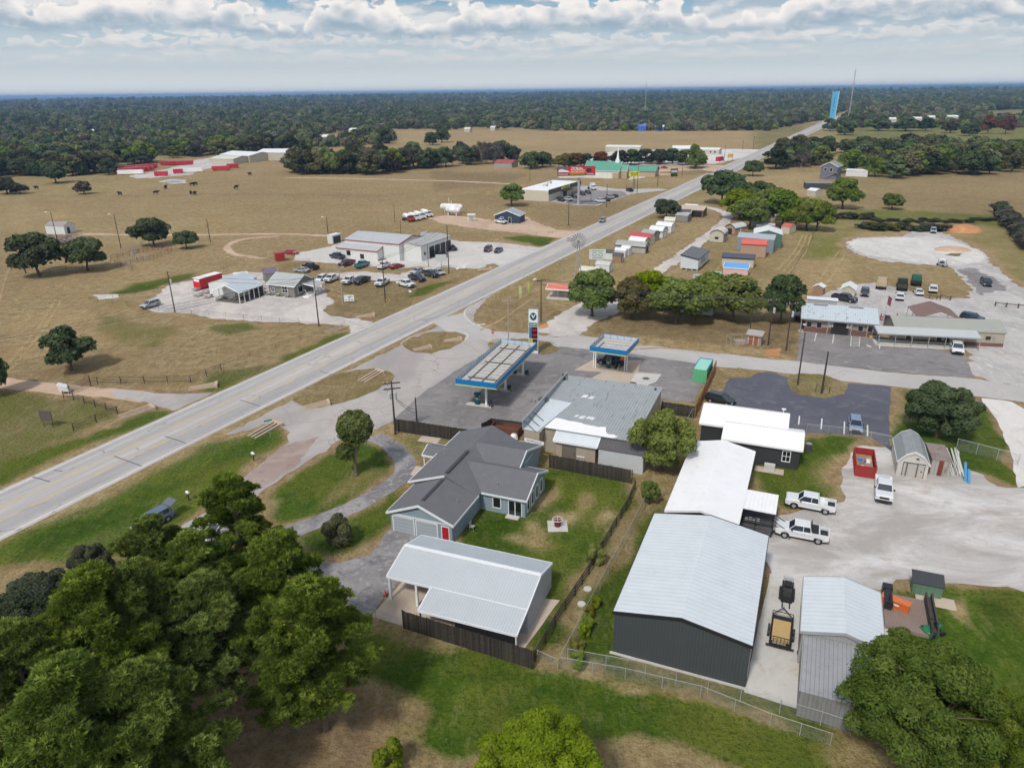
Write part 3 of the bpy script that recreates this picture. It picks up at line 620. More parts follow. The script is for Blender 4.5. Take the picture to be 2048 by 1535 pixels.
def tpl(key,kind,seed,H,Rr,nl,sz,mat,nb=26,trunk=.28,**k):
    """a tree mould of height 1 unit = 1 m: crown mesh + trunk mesh"""
    if kind=='broad':
        B=blobs_broad(seed,nb,Rr*.78,H*trunk+Rr*.18,H-Rr*.26,Rr*k.get('br',.30))
        B=k.get('B') or B
        V,Fq,t=crown(seed,B,nl,sz,asp=k.get('asp',.62),inner=k.get('inner',.12)); tm=trunk_mesh(seed,H*(trunk+.25),H*k.get('tr',.028),Rr*.75,H*.85,7,mat=k.get('bark'),multi=k.get('multi',1))
    elif kind=='pine':
        r=random.Random(seed); B=[]; z=H*trunk; i=0
        while z<H*.97:
            f=(z-H*trunk)/(H*(1-trunk)); rad=Rr*(1-f**1.7)**.75*(.72+.28*min(1,f*4)); n=max(2,int(5-2.5*f)); a0=r.uniform(0,6.28)
            for j in range(n):
                if r.random()<.2: continue
                a=a0+6.283*j/n+r.uniform(-.35,.35); L=rad*r.uniform(.55,1.05)
                for q in ([.45,.78,1.] if L>2.2 else [.55,1.]):
                    B.append((L*q*math.cos(a+r.uniform(-.12,.12)),L*q*math.sin(a+r.uniform(-.12,.12)),z+L*q*.16+r.uniform(-.25,.3),Rr*.125*r.uniform(.7,1.35)))
            z+=H*.040*r.uniform(.8,1.25)
        B+= [(0,0,H*.97,Rr*.16),(.3,.2,H*.93,Rr*.2),(-.3,-.1,H*.9,Rr*.22)]
        # needle tufts: brushes of narrow blades round each shoot tip, pale on top, dark gaps between
        rg=np.random.default_rng(seed); BB=np.array(B); q_=18; nt=nl//q_; w=BB[:,3]**2; kk=rg.choice(len(BB),nt,p=w/w.sum())
        d=rg.normal(size=(nt,3)); d/=np.linalg.norm(d,axis=1)[:,None]; d[:,2]=np.where(d[:,2]<-.1,-d[:,2]*.8,d[:,2])
        C0=BB[kk,:3]+d*(BB[kk,3]*(1.22-.48*rg.random(nt)))[:,None]*np.array([1,1,.75])
        C=np.repeat(C0,q_,0); D=np.repeat(d,q_,0)*.45+rg.normal(size=(nt*q_,3))*.62; D[:,2]+=.42; D/=np.linalg.norm(D,axis=1)[:,None]
        side=np.cross(D,rg.normal(size=(nt*q_,3))); side/=np.linalg.norm(side,axis=1)[:,None]
        ts=np.repeat(.75+.6*rg.random(nt),q_); L=(sz*ts*(.85+.3*rg.random(nt*q_)))[:,None]; W=L*.12
        V=np.stack([C-side*W*.5,C+D*L*.45-side*W,C+D*L,C+D*L*.45+side*W],1).reshape(-1,3); Fq=np.arange(len(C)*4).reshape(-1,4)
        bt=rg.random(len(BB))
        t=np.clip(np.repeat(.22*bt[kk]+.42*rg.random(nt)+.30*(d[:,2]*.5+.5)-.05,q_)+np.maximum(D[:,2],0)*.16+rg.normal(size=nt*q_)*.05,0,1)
        mb=MB(); mb.tube((0,0,-.2),(0,0,H*.5),H*.016,H*.012,8,False).tube((0,0,H*.5),(0,0,H*.96),H*.012,H*.002,7,False)
        for b in B:
            if r.random()<.55: mb.tube((0,0,b[2]-math.hypot(b[0],b[1])*.2),(b[0]*.93,b[1]*.93,b[2]-.05),H*.0045,H*.0015,4,False)
        tm=mb.mesh('trunk',M_BARK,True)
    elif kind=='bare':
        B=blobs_broad(seed,nb,Rr*.8,H*.3,H*.95,Rr*.3); V,Fq,t=crown(seed,B,nl,sz,asp=.12,inner=.5); tm=trunk_mesh(seed,H*.5,H*.02,Rr*.9,H*.95,12,mat=M_PALEBARK)
    cm=np_mesh('crown',V,Fq,mat,fa=t)
    TPL[key]=(cm,tm,H,Rr,mat)
def tree(key,loc,H,Rr,label,rz=None,group=None,name='tree',mat=None,cat='tree',trunk=True):
    cm,tm,h0,r0,m0=TPL[key]; rz=random.uniform(0,6.28) if rz is None else rz
    t=thing(name,label,cat,loc,rz,group); sc=(Rr/r0,Rr/r0,H/h0)
    c=link('crown',cm,t,sc=sc)
    if mat is not None and mat is not m0:
        c.material_slots[0].link='OBJECT'; c.material_slots[0].material=mat
    if trunk: link('trunk',tm,t,sc=sc)
    return t
# moulds, densest for the nearest
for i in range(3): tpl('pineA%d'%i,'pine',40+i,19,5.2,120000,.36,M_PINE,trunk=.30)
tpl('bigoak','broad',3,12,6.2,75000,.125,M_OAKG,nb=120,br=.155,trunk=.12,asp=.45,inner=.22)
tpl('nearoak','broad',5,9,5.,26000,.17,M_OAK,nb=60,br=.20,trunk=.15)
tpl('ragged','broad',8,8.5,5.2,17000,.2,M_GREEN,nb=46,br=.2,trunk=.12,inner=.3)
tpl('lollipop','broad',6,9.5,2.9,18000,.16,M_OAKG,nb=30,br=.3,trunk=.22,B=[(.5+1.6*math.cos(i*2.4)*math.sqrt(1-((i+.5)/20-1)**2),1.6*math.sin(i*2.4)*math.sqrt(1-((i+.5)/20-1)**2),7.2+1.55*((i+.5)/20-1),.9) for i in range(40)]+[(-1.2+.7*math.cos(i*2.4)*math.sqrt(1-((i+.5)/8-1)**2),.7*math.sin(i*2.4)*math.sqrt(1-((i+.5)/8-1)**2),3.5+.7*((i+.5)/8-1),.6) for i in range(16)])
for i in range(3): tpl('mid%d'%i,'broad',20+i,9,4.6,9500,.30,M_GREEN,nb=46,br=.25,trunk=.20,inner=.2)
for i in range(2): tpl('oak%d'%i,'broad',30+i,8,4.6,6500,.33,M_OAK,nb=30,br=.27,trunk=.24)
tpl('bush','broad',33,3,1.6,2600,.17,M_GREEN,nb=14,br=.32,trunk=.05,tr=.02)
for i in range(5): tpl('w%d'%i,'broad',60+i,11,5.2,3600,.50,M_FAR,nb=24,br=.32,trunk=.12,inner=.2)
tpl('wp','pine',70,17,4.,5600,.9,M_OAK,trunk=.25)
tpl('bare','bare',71,9,4.6,2200,.55,M_BARE,nb=20)
def TR(key,px,py,H,Rr,label,**k): return tree(key,P(px,py),H,Rr,label,**k)
def crownat(px,py,zc): 
    p=P(px,py,zc); return Vector((p.x,p.y,0))
# foreground pines, placed by where the crown's middle stands
PN=[(455,952,15,4.6,'pine at the top of the foreground grove, small round crown next to the old road'),
(288,1040,14,5.0,'broad dark pine behind the white-tipped grove, nearest the highway verge'),
(548,1065,16,5.0,'tall pine on the right of the foreground grove beside the grey driveway'),
(160,1150,17,6.2,'biggest bright green pine at the left edge of the grove'),
(400,1150,14,5.0,'darker pine sunk in the middle of the grove'),
(610,1160,15,5.2,'outermost pine on the right side of the grove above bare brown ground'),
(100,1340,17,6.0,'pine filling the lower left corner of the grove'),
(270,1330,15,5.4,'lower pine at the bottom of the grove beside the brown needle floor'),
(560,1290,9,3.6,'short low-branching pine below the right side of the grove'),
(10,1250,16,5.,'pine cut by the left edge of the photo, behind the biggest bright one'),
(255,1130,16,5.,'mid-green pine between the biggest bright pine and the highway verge'),
(375,1065,14,4.6,'pine between the small round-topped one and the tall right-hand pine'),
]
for i,(x,y,h,r_,lb) in enumerate(PN):
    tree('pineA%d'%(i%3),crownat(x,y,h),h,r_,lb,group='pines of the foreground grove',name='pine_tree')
tree('nearoak',crownat(75,1185,4),6,4.4,'grey-green leafy tree at the left behind the pine grove',mat=M_DULL,name='leafy_tree')
tree('nearoak',crownat(25,1230,4),6,4,'grey-green shrubby tree cut by the left edge behind the pines',mat=M_DULL,name='leafy_tree')
tree('nearoak',crownat(180,1120,3),5,2.6,'small grey-green tree at the grove edge by the verge',mat=M_DULL,name='leafy_tree')
tree('bigoak',crownat(1840,1415,6.),12,6.9,'large rounded oak covering the corner of the metal sheds, bottom right',name='oak_tree')
tree('bigoak',crownat(2040,1500,4),9,4.5,'oak cut by the bottom right corner of the photo',name='oak_tree',rz=2)
tree('bigoak',crownat(1080,1530,5.5),9.5,5.4,'round yellow-green treetop at the bottom edge of the photo',name='oak_tree',mat=M_GREEN,rz=4)
tree('bush',crownat(778,1520,1.2),3.2,1.3,'bright green bush standing alone on the brown meadow, bottom edge',name='bush',mat=M_BRIGHT,cat='bush')
tree('nearoak',crownat(1885,822,4),8.5,6.,'dark green oak beside the barn-roofed shed and white drive',name='oak_tree')
tree('ragged',crownat(1325,890,4),9.5,4.9,'ragged vine-covered tree between the fuel store and the white-roofed offices',name='tree')
tree('ragged',P(1298,1006),3.4,1.5,'young bright tree at the fence corner below the ragged tree',name='tree',mat=M_BRIGHT)
tree('lollipop',P(712,950),9.6,2.9,rz=0.,label='dark clipped tree with grey trunk on the front lawn by the curved drive',name='tree')
tree('bush',P(680,1085),3.7,1.9,'twiggy round shrub on the lawn left of the garage',name='bush',mat=M_DULL,cat='bush')
tree('bush',P(1190,1125),2.4,1.2,'dark bush growing against the bend in the rail fence',name='bush',cat='bush')
for i,(x,y) in enumerate(((1180,1232),(1174,1252),(1168,1272),(1152,1298),(1190,1212),(1158,1333))):
    tree('bush',P(x,y),1.2+.3*(i%3),.65+.2*(i%2),'yellow-green vines overgrowing the chain-link fence beside the workshop strip',mat=(M_YEL,M_BRIGHT,M_GREEN)[i%3],name='vine',cat='vine',group='vines on the chain-link fence')
# street trees by the sheds
for i,(x,y,h,r_,m,lb) in enumerate([(1184,632,11,6.9,M_GREEN,'leafy shade tree nearest the red-roofed carport, pale dirt drive beneath'),
 (1262,636,9.5,5.2,M_YEL,'yellowish leaning shade tree, second from the carport'),
 (1352,646,10.5,7.4,M_GREEN,'broad green shade tree in front of the grey mobile home'),
 (1467,642,10.5,6.9,M_BRIGHT,'yellow-green shade tree right of the mobile home'),
 (1418,625,9.5,6.2,M_GREEN,'green shade tree behind the end of the mobile home'),
 (1300,618,9.5,5.6,M_BRIGHT,'lighter shade tree behind the second one from the carport'),
 (1560,645,11,5.4,M_OAK,'dark evergreen tree beside the twin-pole transformer')]):
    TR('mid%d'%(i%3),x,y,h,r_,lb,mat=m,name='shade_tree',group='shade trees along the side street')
for x,y,h,r_,lb in [(78,552,13,8.6,'largest dark oak standing in the left pasture by the pipe fence'),(176,540,10,7.,'dark oak just right of the largest one, touching the cattle pens'),(308,492,10,7.2,'dark oak right of the two light poles, by the dirt track'),(373,497,6,4.4,'small dark oak alone near the short bare pole'),(143,740,8.5,5.2,'dark oak alone in the pasture above the ranch gate'),(-10,790,8,3.5,'dark oak cut by the left edge beside the gate track')]:
    TR('oak%d'%(x%2),x,y,h,r_,lb,name='oak_tree',group='dark oaks in the pasture')
for x,y,h,r_,m,k,lb in [(1024,412,10,6.5,M_GREEN,'mid0','bright green tree at the left end of the flat-roofed store'),
 (1332,437,8,6,M_DULL,'mid1','greyish umbrella-shaped tree at the head of the row of sheds'),
 (1443,407,15,11,M_OAK,'oak0','large dark oak beside the highway above the sheds'),
 (1511,408,10,9,M_OAK,'oak1','dark oak behind the yellow-green trees above the sheds'),
 (1478,438,12,9,M_BRIGHT,'mid1','yellow-green tree with visible trunk by the bend of the shed-yard track'),
 (1499,458,12,7.5,M_GREEN,'mid2','tall two-stemmed tree beside the cream barn sheds'),
 (1562,455,14,9,M_GREEN,'mid0','tall green tree behind the green metal building'),
 (1590,458,12,7.5,M_BRIGHT,'mid1','yellow-green tree in the clump right of the green building'),
 (1612,460,12,7,M_GREEN,'mid2','darker tree in the clump right of the green building'),
 (1632,462,11,7,M_GREEN,'mid0','rightmost tree of the clump beyond the green building'),
 (1540,440,13,8.5,M_GREEN,'mid1','tree rising behind the white-roofed shed'),
 (1685,418,13,8.5,M_BRIGHT,'mid0','bright green tree right of the two-storey grey house'),
 (1783,419,7,5,M_GREEN,'mid1','single small tree on the hedge line of the brown field'),
 (1505,352,9,6.5,M_OAK,'oak1','round dark tree by the highway next to the small dark trailer')]:
    TR(k,x,y,h,r_,lb,mat=m,name='tree')
for i,x in enumerate(range(1640,2048,14)):
    TR('w%d'%(i%5),x+random.uniform(-5,5),(437 if x<1740 else 443)+random.uniform(-3,3),2.6 if x<1740 else 1.2,2.6 if x<1740 else 2.2,'low tangled bush in the hedge along the brown field',mat=M_DULL,name='bush',group='bushes of the field hedge',cat='bush',trunk=False)
for i in range(16):
    t=i/15; TR('w%d'%(i%5),2000+t*60+random.uniform(-4,4),425+t*75,4.5,4,'bushy scrub in the hedge along the right edge of the mown field',mat=(M_DULL,M_BARE)[i%3==0],name='bush',group='scrub of the right-hand hedge',cat='bush',trunk=False)
for i in range(18):
    x=1726+i*10.; TR('w%d'%(i%5),x,458+random.uniform(-6,4),random.uniform(1.4,2.6),3.2,'brownish brush heap behind the white gravel lot',mat=(M_DULL,M_BARE,M_YEL,M_DULL)[i%4],name='bush',group='brush heaps behind the gravel lot',cat='bush',trunk=False)
# ------------------------------------------------------------------ the woods
def scatter(pl,sp,seed):
    pl=[tuple(P(*p)[:2]) for p in pl]; r=random.Random(seed); out=[]
    x0=min(p[0] for p in pl);x1=max(p[0] for p in pl);y0=min(p[1] for p in pl);y1=max(p[1] for p in pl)
    y=y0
    while y<y1:
        x=x0
        while x<x1:
            q=(x+r.uniform(-.45,.45)*sp,y+r.uniform(-.45,.45)*sp)
            if poly_mask(np.array([q[0]]),np.array([q[1]]),pl)[0]: out.append(q)
            x+=sp
        y+=sp
    return out
WK=[M_FAR,M_FAR,M_DULL,M_OAK,M_FAR,M_DULL,M_GREEN]
def wood(pl,sp,h,r_,seed,label,group,n=999,mats=WK,bare=.05):
    pts=scatter(pl,sp,seed); rr=random.Random(seed); pts.sort(key=lambda q:q[1]); pts=pts[:n]
    for q in pts:
        k='bare' if rr.random()<bare else 'w%d'%rr.randrange(5)
        s=rr.uniform(.75,1.3)
        tree(k,(q[0],q[1],0),h*s,r_*s*rr.uniform(.9,1.15),label,rz=rr.uniform(0,6.28),group=group,name='woodland_tree',mat=None if k=='bare' else rr.choice(mats))
    return len(pts)
wood([(-60,357),(100,355),(218,352),(230,334),(310,328),(310,318),(-60,322)],12,12,8,1,'woodland tree on the wood edge left of the red trailers','woodland trees left of the red trailers',n=90)
wood([(330,318),(590,304),(590,294),(330,300)],13,12,8,2,'woodland tree standing behind the red trailers and pale sheds','woodland trees behind the red trailers',n=50)
wood([(585,350),(700,352),(760,349),(860,338),(905,336),(900,322),(600,330)],10,13,7.4,3,'tree of the dense grove in the middle of the pasture','trees of the grove in mid pasture',n=48)
wood([(880,335),(1030,325),(1045,318),(1000,310),(900,318)],12,12,7.4,4,'thinner brownish tree of the grove running right to the red-roofed house','trees of the brownish grove',n=26,mats=[M_DULL,M_FAR,M_BARE,M_DULL],bare=.3)
wood([(1550,338),(1640,332),(1650,318),(1600,300),(1560,318)],13,11,7.5,5,'tree in the thicket between highway and grey house','trees in the thicket left of the grey house',n=20)
wood([(1690,352),(1800,357),(1950,350),(2100,342),(2100,318),(1900,315),(1720,318)],14,12,8,6,'tree of the wood behind the grey house and brown field','trees of the wood behind the brown field',n=60,mats=[M_FAR,M_GREEN,M_OAK,M_FAR])
wood([(1600,302),(1700,316),(2100,322),(2100,308),(1850,302),(1700,286),(1640,276)],15,11,8,7,'dark tree in the wood right of the blue tower road','trees right of the blue tower road',n=46,mats=[M_FAR,M_OAK,M_FAR])
for x,y,h,r_,m in [(1168,334,9,8,M_DULL),(1205,331,9,8,M_RUST),(1238,330,10,8,M_DULL),(1262,329,10,8,M_OAK),(1290,328,10,8.5,M_DULL),(1318,328,10,8,M_DULL),(1345,327,10,7.5,M_OAK),(1370,330,10,7.5,M_OAK),(1392,335,12,8,M_GREEN)]:
    TR('w%d'%(x%5),x,y,h,r_,'live oak of the row between the church and the white gravel lot',mat=m,name='tree',group='oak row by the church')
for x,y,h,r_,m,lb in [(1062,337,11,9,M_OAK,'dark oak in front of the red-roofed house'),(1085,334,10,8,M_OAK,'dark oak just right of the red-roofed house'),(1130,338,10,9,M_YEL,'rust and yellow tree directly behind the billboard'),(1150,336,10,7,M_RUST,'rust-coloured tree left of the church roof'),
 (112,366,13,9,M_OAK,'dark round tree at the left with its trunk showing'),(15,388,9,8,M_DULL,'grey-green tree at the left edge of the pasture'),(40,388,6,5,M_DULL,'small tree next to the grey-green one at the left edge'),(168,388,7,5,M_BARE,'thin leafless bush by the pasture ditch'),
 (884,285,16,9,M_OAK,'tall dark tree alone in the gap before the far tan field'),(770,287,17,10,M_OAK,'tall dark tree at the left of the far tan field'),(865,290,12,9,M_OAK,'dark bushy tree beside the tall one before the far tan field'),
 (1389,338,15,5,M_BRIGHT,'slim bright tree at the right end of the church row'),(1975,268,20,9,M_RUST,'rust-red tree among the green fields far right'),(2010,268,20,9,M_RUST,'second rust-red tree among the green fields far right'),
 (1757,262,15,14,M_OAK,'broad dark tree left among the far right green fields'),(1810,262,15,16,M_OAK,'broader dark tree in the far right green fields'),(1850,262,14,10,M_FAR,'dark tree at the pond of the far right green fields'),(1900,266,12,10,M_FAR,'tree in the middle of the far right green fields'),(1938,272,13,11,M_OAK,'dark tree left of the rust-red trees'),(1660,262,14,10,M_OAK,'tree at the foot of the blue tower'),(1690,270,14,12,M_OAK,'tree right of the foot of the blue tower')]:
    TR('w%d'%((x+y)%5),x,y,h,r_,lb,mat=m,name='tree')
# far woods: one mass nobody could count
M_WOODY=leafmat('grey_woodland',(.05,.05,.04),(.12,.115,.085),(.22,.205,.155),.12,.1,.5)
def stuff_trees():
    r=np.random.default_rng(5); pts=[]
    FLD=[[(775,258),(1025,262),(1540,262),(1560,256),(1640,246),(1700,250),(1560,310),(1430,345),(1000,345),(760,300),(790,275)],
         [(1685,258),(1760,258),(1765,280),(1690,282)],[(1830,258),(2000,262),(1990,284),(1840,284)],[(1760,240),(1920,236),(1930,252),(1770,256)],[(1955,222),(2300,212),(2300,238),(1970,242)],
         [(320,340),(330,310),(600,300),(600,352)],[(1540,262),(1625,243),(1665,241),(1640,262),(1560,300),(1500,330)],[(80,214),(185,213),(190,224),(85,226)],[(320,213),(480,213),(470,222),(340,223)],[(560,206),(700,206),(690,211),(570,212)],[(0,208),(120,207),(110,211),(0,212)],[(900,202),(1040,200),(1020,206),(900,208)],[(100,262),(210,260),(210,274),(90,276)],[(600,272),(720,262),(740,275),(640,290)],
         [(1600,212),(1640,212),(1640,216),(1600,216)]]
    FW=[[tuple(P(*p)[:2]) for p in f] for f in FLD]
    for a,b,sp,s in ((420,1500,12.,1.),(1500,2600,16.,1.35),(2600,4300,24.,2.),(4300,7000,38.,2.8)):
        gx=np.arange(-.82*b,.82*b,sp); gy=np.arange(a*.8,b,sp); GX,GY=np.meshgrid(gx,gy); GX=GX.ravel()+r.uniform(-.5,.5,GX.size)*sp; GY=GY.ravel()+r.uniform(-.5,.5,GY.size)*sp
        d=np.hypot(GX,GY); k=(d>a)&(d<=b)&(np.abs(GX)<GY*.80+60); GX=GX[k];GY=GY[k]
        px,py=proj(GX,GY,0.*GX)
        yb=np.interp(px,[-900,0,230,400,590,600,780,800,1025,1540,1600,1640,1700,2048,2900],[325,318,318,301,293,300,288,262,262,262,250,262,256,256,256])
        k=(py<yb)
        for f in FW: k&=~poly_mask(GX,GY,f)
        rx=np.abs(GX-(Lx(GY)+Rx(GY))/2); k&=rx>16
        # natural clearings
        nz=np.sin(GX/170.+2*np.sin(GY/260.))*np.sin(GY/210.+1.3*np.sin(GX/140.)); k&=~((nz>.80)&(r.random(GX.size)<.9))
        GX=GX[k];GY=GY[k]
        pts.append(np.stack([GX,GY,np.full(GX.size,-.2),s*r.uniform(.7,1.3,GX.size)],1))
    A=np.concatenate(pts); print('far woods points',len(A))
    me=bpy.data.meshes.new('far_woods'); me.vertices.add(len(A)); me.vertices.foreach_set('co',A[:,:3].astype(np.float32).ravel())
    at=me.attributes.new('sc','FLOAT','POINT'); at.data.foreach_set('value',A[:,3].astype(np.float32))
    o=link('far_woods',me); o['kind']='stuff'; o['label']='distant mixed woodland stretching to the horizon'
    hid=bpy.data.collections.new('moulds')
    for i in range(8):
        if i<7: V,Fq,t=crown(90+i,blobs_broad(90+i,16,5.,1.6,5.6+(i%3)*1.3,2.1),1200,.72,asp=.75,inner=.15)
        else: V,Fq,t=crown(99,[(0,0,z,max(1.4,3.2-.13*z)) for z in (3,5,7,9,11)],900,.8,asp=.7)
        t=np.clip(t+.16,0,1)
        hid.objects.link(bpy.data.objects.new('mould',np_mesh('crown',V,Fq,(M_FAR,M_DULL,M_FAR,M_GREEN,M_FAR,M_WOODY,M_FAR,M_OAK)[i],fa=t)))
    gn=bpy.data.node_groups.new('woods','GeometryNodeTree'); gn.interface.new_socket('Geometry',in_out='INPUT',socket_type='NodeSocketGeometry'); gn.interface.new_socket('Geometry',in_out='OUTPUT',socket_type='NodeSocketGeometry')
    a=gn.nodes.new('NodeGroupInput'); z=gn.nodes.new('NodeGroupOutput'); ip=gn.nodes.new('GeometryNodeInstanceOnPoints'); ci=gn.nodes.new('GeometryNodeCollectionInfo')
    ci.inputs['Collection'].default_value=hid; ci.inputs['Separate Children'].default_value=True; ci.inputs['Reset Children'].default_value=True
    na=gn.nodes.new('GeometryNodeInputNamedAttribute'); na.data_type='FLOAT'; na.inputs['Name'].default_value='sc'
    rv=gn.nodes.new('FunctionNodeRandomValue'); rv.data_type='FLOAT_VECTOR'; rv.inputs[0].default_value=(0,0,0); rv.inputs[1].default_value=(0,0,6.28)
    ri=gn.nodes.new('FunctionNodeRandomValue'); ri.data_type='INT'; ri.inputs[4].default_value=0; ri.inputs[5].default_value=7; 
    ip.inputs['Pick Instance'].default_value=True; L=gn.links
    L.new(a.outputs[0],ip.inputs['Points']); L.new(ci.outputs[0],ip.inputs['Instance']); L.new(rv.outputs[0],ip.inputs['Rotation']); L.new(ri.outputs[2],ip.inputs['Instance Index'])
    L.new(na.outputs['Attribute'],ip.inputs['Scale']); L.new(ip.outputs[0],z.inputs[0])
    md=o.modifiers.new('woods','NODES'); md.node_group=gn
stuff_trees()
# beyond four kilometres the canopy closes into one uneven surface, with low rises on the horizon
az=np.linspace(R(-47),R(47),900); rr_=6200*np.exp(np.linspace(0,math.log(4.),190)); AZ,RR=np.meshgrid(az,rr_)
XX=RR*np.sin(AZ); YY=RR*np.cos(AZ); rg=np.random.default_rng(3)
hill=14*np.clip((RR-8000)/9000,0,1)*(1+.5*np.sin(AZ*5+1)+.3*np.sin(AZ*11+RR/2500))+26*np.clip((RR-13000)/8000,0,1)*np.clip(AZ*1.3+.35,0,1)
ZZ=7+6*np.sin(XX/240+np.sin(YY/330))*np.sin(YY/420)+hill+rg.normal(size=XX.shape)*3.2*np.clip(RR/5000,0,1.6)
ZZ[0,:]=-.5
I=np.arange(XX.size).reshape(XX.shape); Fq=np.stack([I[:-1,:-1],I[:-1,1:],I[1:,1:],I[1:,:-1]],-1).reshape(-1,4)
m,N,b=newmat('woodland_canopy'); p=N.n('ShaderNodeTexCoord').outputs['Object']
c=N.mix(N.noise(p,.02,5.,.8),(.015,.022,.015),(.11,.12,.07)); c=N.mix(N.mr(N.noise(N.vm('MULTIPLY',p,(.5,.15,1)),.004,4.,.7),.62,.70),c,(.20,.19,.13))
N.put(b.inputs['Base Color'],c); b.inputs['Roughness'].default_value=1.; b.inputs['Specular IOR Level'].default_value=0.
o=link('woodland_to_horizon',np_mesh('woodland_to_horizon',np.stack([XX,YY,ZZ],-1).reshape(-1,3),Fq,m)); o['kind']='stuff'; o['label']='blue-green woodland closing to the horizon'
# ------------------------------------------------------------------ building kit
C_WH=(.78,.79,.79)
M_WHT=paint(C_WH,.5,var=.06,name='white_paint'); M_GLS=glassy(); M_BLK=paint((.02,.02,.022),.5,name='black_paint'); M_STEEL=paint((.36,.37,.38),.45,.3,name='galvanised_steel'); M_WOOD=paint((.27,.20,.14),.85,var=.25,scale=2,name='weathered_wood')
def gab(root,x0,x1,y0,y1,prof,axis='y',wm=None,rm=None,tm=None,oh=.35,th=.10,z0=0.,wall=True,roof=True,ends=(1,1),tends=(1,1),wn='wall',rn='roof'):
    """roofed volume: prof = across-profile [(t,z)...] of the roof top, ridge along axis"""
    a0,a1=(y0,y1) if axis=='y' else (x0,x1)
    mp=(lambda t,l,z:(t,l,z)) if axis=='y' else (lambda t,l,z:(l,t,z))
    def zi(t):
        for (ta,za),(tb,zb) in zip(prof[:-1],prof[1:]):
            if ta<=t<=tb: return za+(zb-za)*(t-ta)/(tb-ta)
        return prof[-1][1]
    ta,tb=prof[0][0]+oh,prof[-1][0]-oh
    made=[]
    if wall:
        top=[(ta,zi(ta)-th)]+[(t,z-th) for t,z in prof if ta<t<tb]+[(tb,zi(tb)-th)]
        pl=[(ta,z0)]+top+[(tb,z0)]
        A=[mp(t,a0+oh*ends[0],z) for t,z in pl]; B=[mp(t,a1-oh*ends[1],z) for t,z in pl]
        if axis=='y': A,B=B,A
        made.append(MB().prism(B,A).build(wn,wm,root))
    if roof:
        mb=MB(); fb=MB()
        for (t0,za),(t1,zb) in zip(prof[:-1],prof[1:]):
            A=[mp(t0,a0,za-th),mp(t1,a0,zb-th),mp(t1,a0,zb),mp(t0,a0,za)]; B=[mp(t0,a1,za-th),mp(t1,a1,zb-th),mp(t1,a1,zb),mp(t0,a1,za)]
            mb.prism(A,B)
            if tm:
                d=math.hypot(t1-t0,zb-za); nx_,nz_=-(zb-za)/d*.05,(t1-t0)/d*.05
                for l0,l1 in [q for q,k in zip(((a0-.06,a0+.05),(a1-.05,a1+.06)),tends) if k]:
                    A=[mp(t0,l0,za-th-.14),mp(t1,l0,zb-th-.14),mp(t1,l0,zb+.03),mp(t0,l0,za+.03)]; B=[mp(t,l1,z) for t,z in ((t0,za-th-.14),(t1,zb-th-.14),(t1,zb+.03),(t0,za+.03))]
                    fb.prism(A,B)
        made.append(mb.build(rn,rm,root))
        if tm:
            for t,z,s in ((prof[0][0],prof[0][1],-1),(prof[-1][0],prof[-1][1],1)):
                q0,q1=sorted((t,t+s*.07)); A=[mp(q0,a0,z-.24),mp(q1,a0,z-.24),mp(q1,a0,z+.012),mp(q0,a0,z+.012)]; B=[mp(q0,a1,z-.24),mp(q1,a1,z-.24),mp(q1,a1,z+.012),mp(q0,a1,z+.012)]; fb.prism(A,B)
            made.append(fb.build('trim',tm,root))
    return made
def openg(root,x,y,z,w,h,d,kind='window',fm=None,pm=None,fr=.09,bars=0,label=None):
    """opening whose bottom centre is x,y,z in the parent's frame and which faces direction d (radians)"""
    fm=fm or M_WHT; pm=pm or M_GLS
    n=(math.cos(d),math.sin(d)); t=(-n[1],n[0])
    def slab(mb,u0,u1,z0,z1,o0,o1):
        A=[(x+t[0]*u+n[0]*o0,y+t[1]*u+n[1]*o0,z+q) for u,q in ((u0,z0),(u1,z0),(u1,z1),(u0,z1))]
        B=[(x+t[0]*u+n[0]*o1,y+t[1]*u+n[1]*o1,z+q) for u,q in ((u0,z0),(u1,z0),(u1,z1),(u0,z1))]
        mb.prism(A,B)
    f=MB(); W=w/2
    slab(f,-W-fr,W+fr,h,h+fr,-.02,.07); slab(f,-W-fr,-W,0,h,-.02,.07); slab(f,W,W+fr,0,h,-.02,.07)
    if kind=='window': slab(f,-W-fr,W+fr,-fr,0,-.02,.09)
    if bars: slab(f,-W,W,h*.48,h*.52,-.02,.055)
    if bars>1: slab(f,-.03,.03,0,h*.48,-.02,.053); slab(f,-.03,.03,h*.52,h,-.02,.053)
    o=f.build(kind,fm,root)
    pn=MB(); slab(pn,-W,W,0,h,-.02,.03); pn.build('pane' if kind=='window' else 'panel',pm,o)
    if kind=='door':
        k=MB(); slab(k,W*.7,W*.85,h*.45,h*.52,.03,.08); k.build('handle',M_BLK,o)
    if label: o['label']=label
    return o
def bframe(pA,pB,zA=0.):
    """frame of a building: origin at A, local x towards B (photo pixels at height zA)"""
    a=P(*pA,zA); b=P(*pB,zA); return Vector((a.x,a.y,0)),ang(a,b),math.hypot(b.x-a.x,b.y-a.y)
def depth(pA,pB,pC,zA,zC=None):
    a=P(*pA,zA);b=P(*pB,zA);c=P(*pC,zA if zC is None else zC); u=Vector((b.x-a.x,b.y-a.y)).normalized(); v=Vector((c.x-a.x,c.y-a.y)); return abs(u.x*v.y-u.y*v.x)
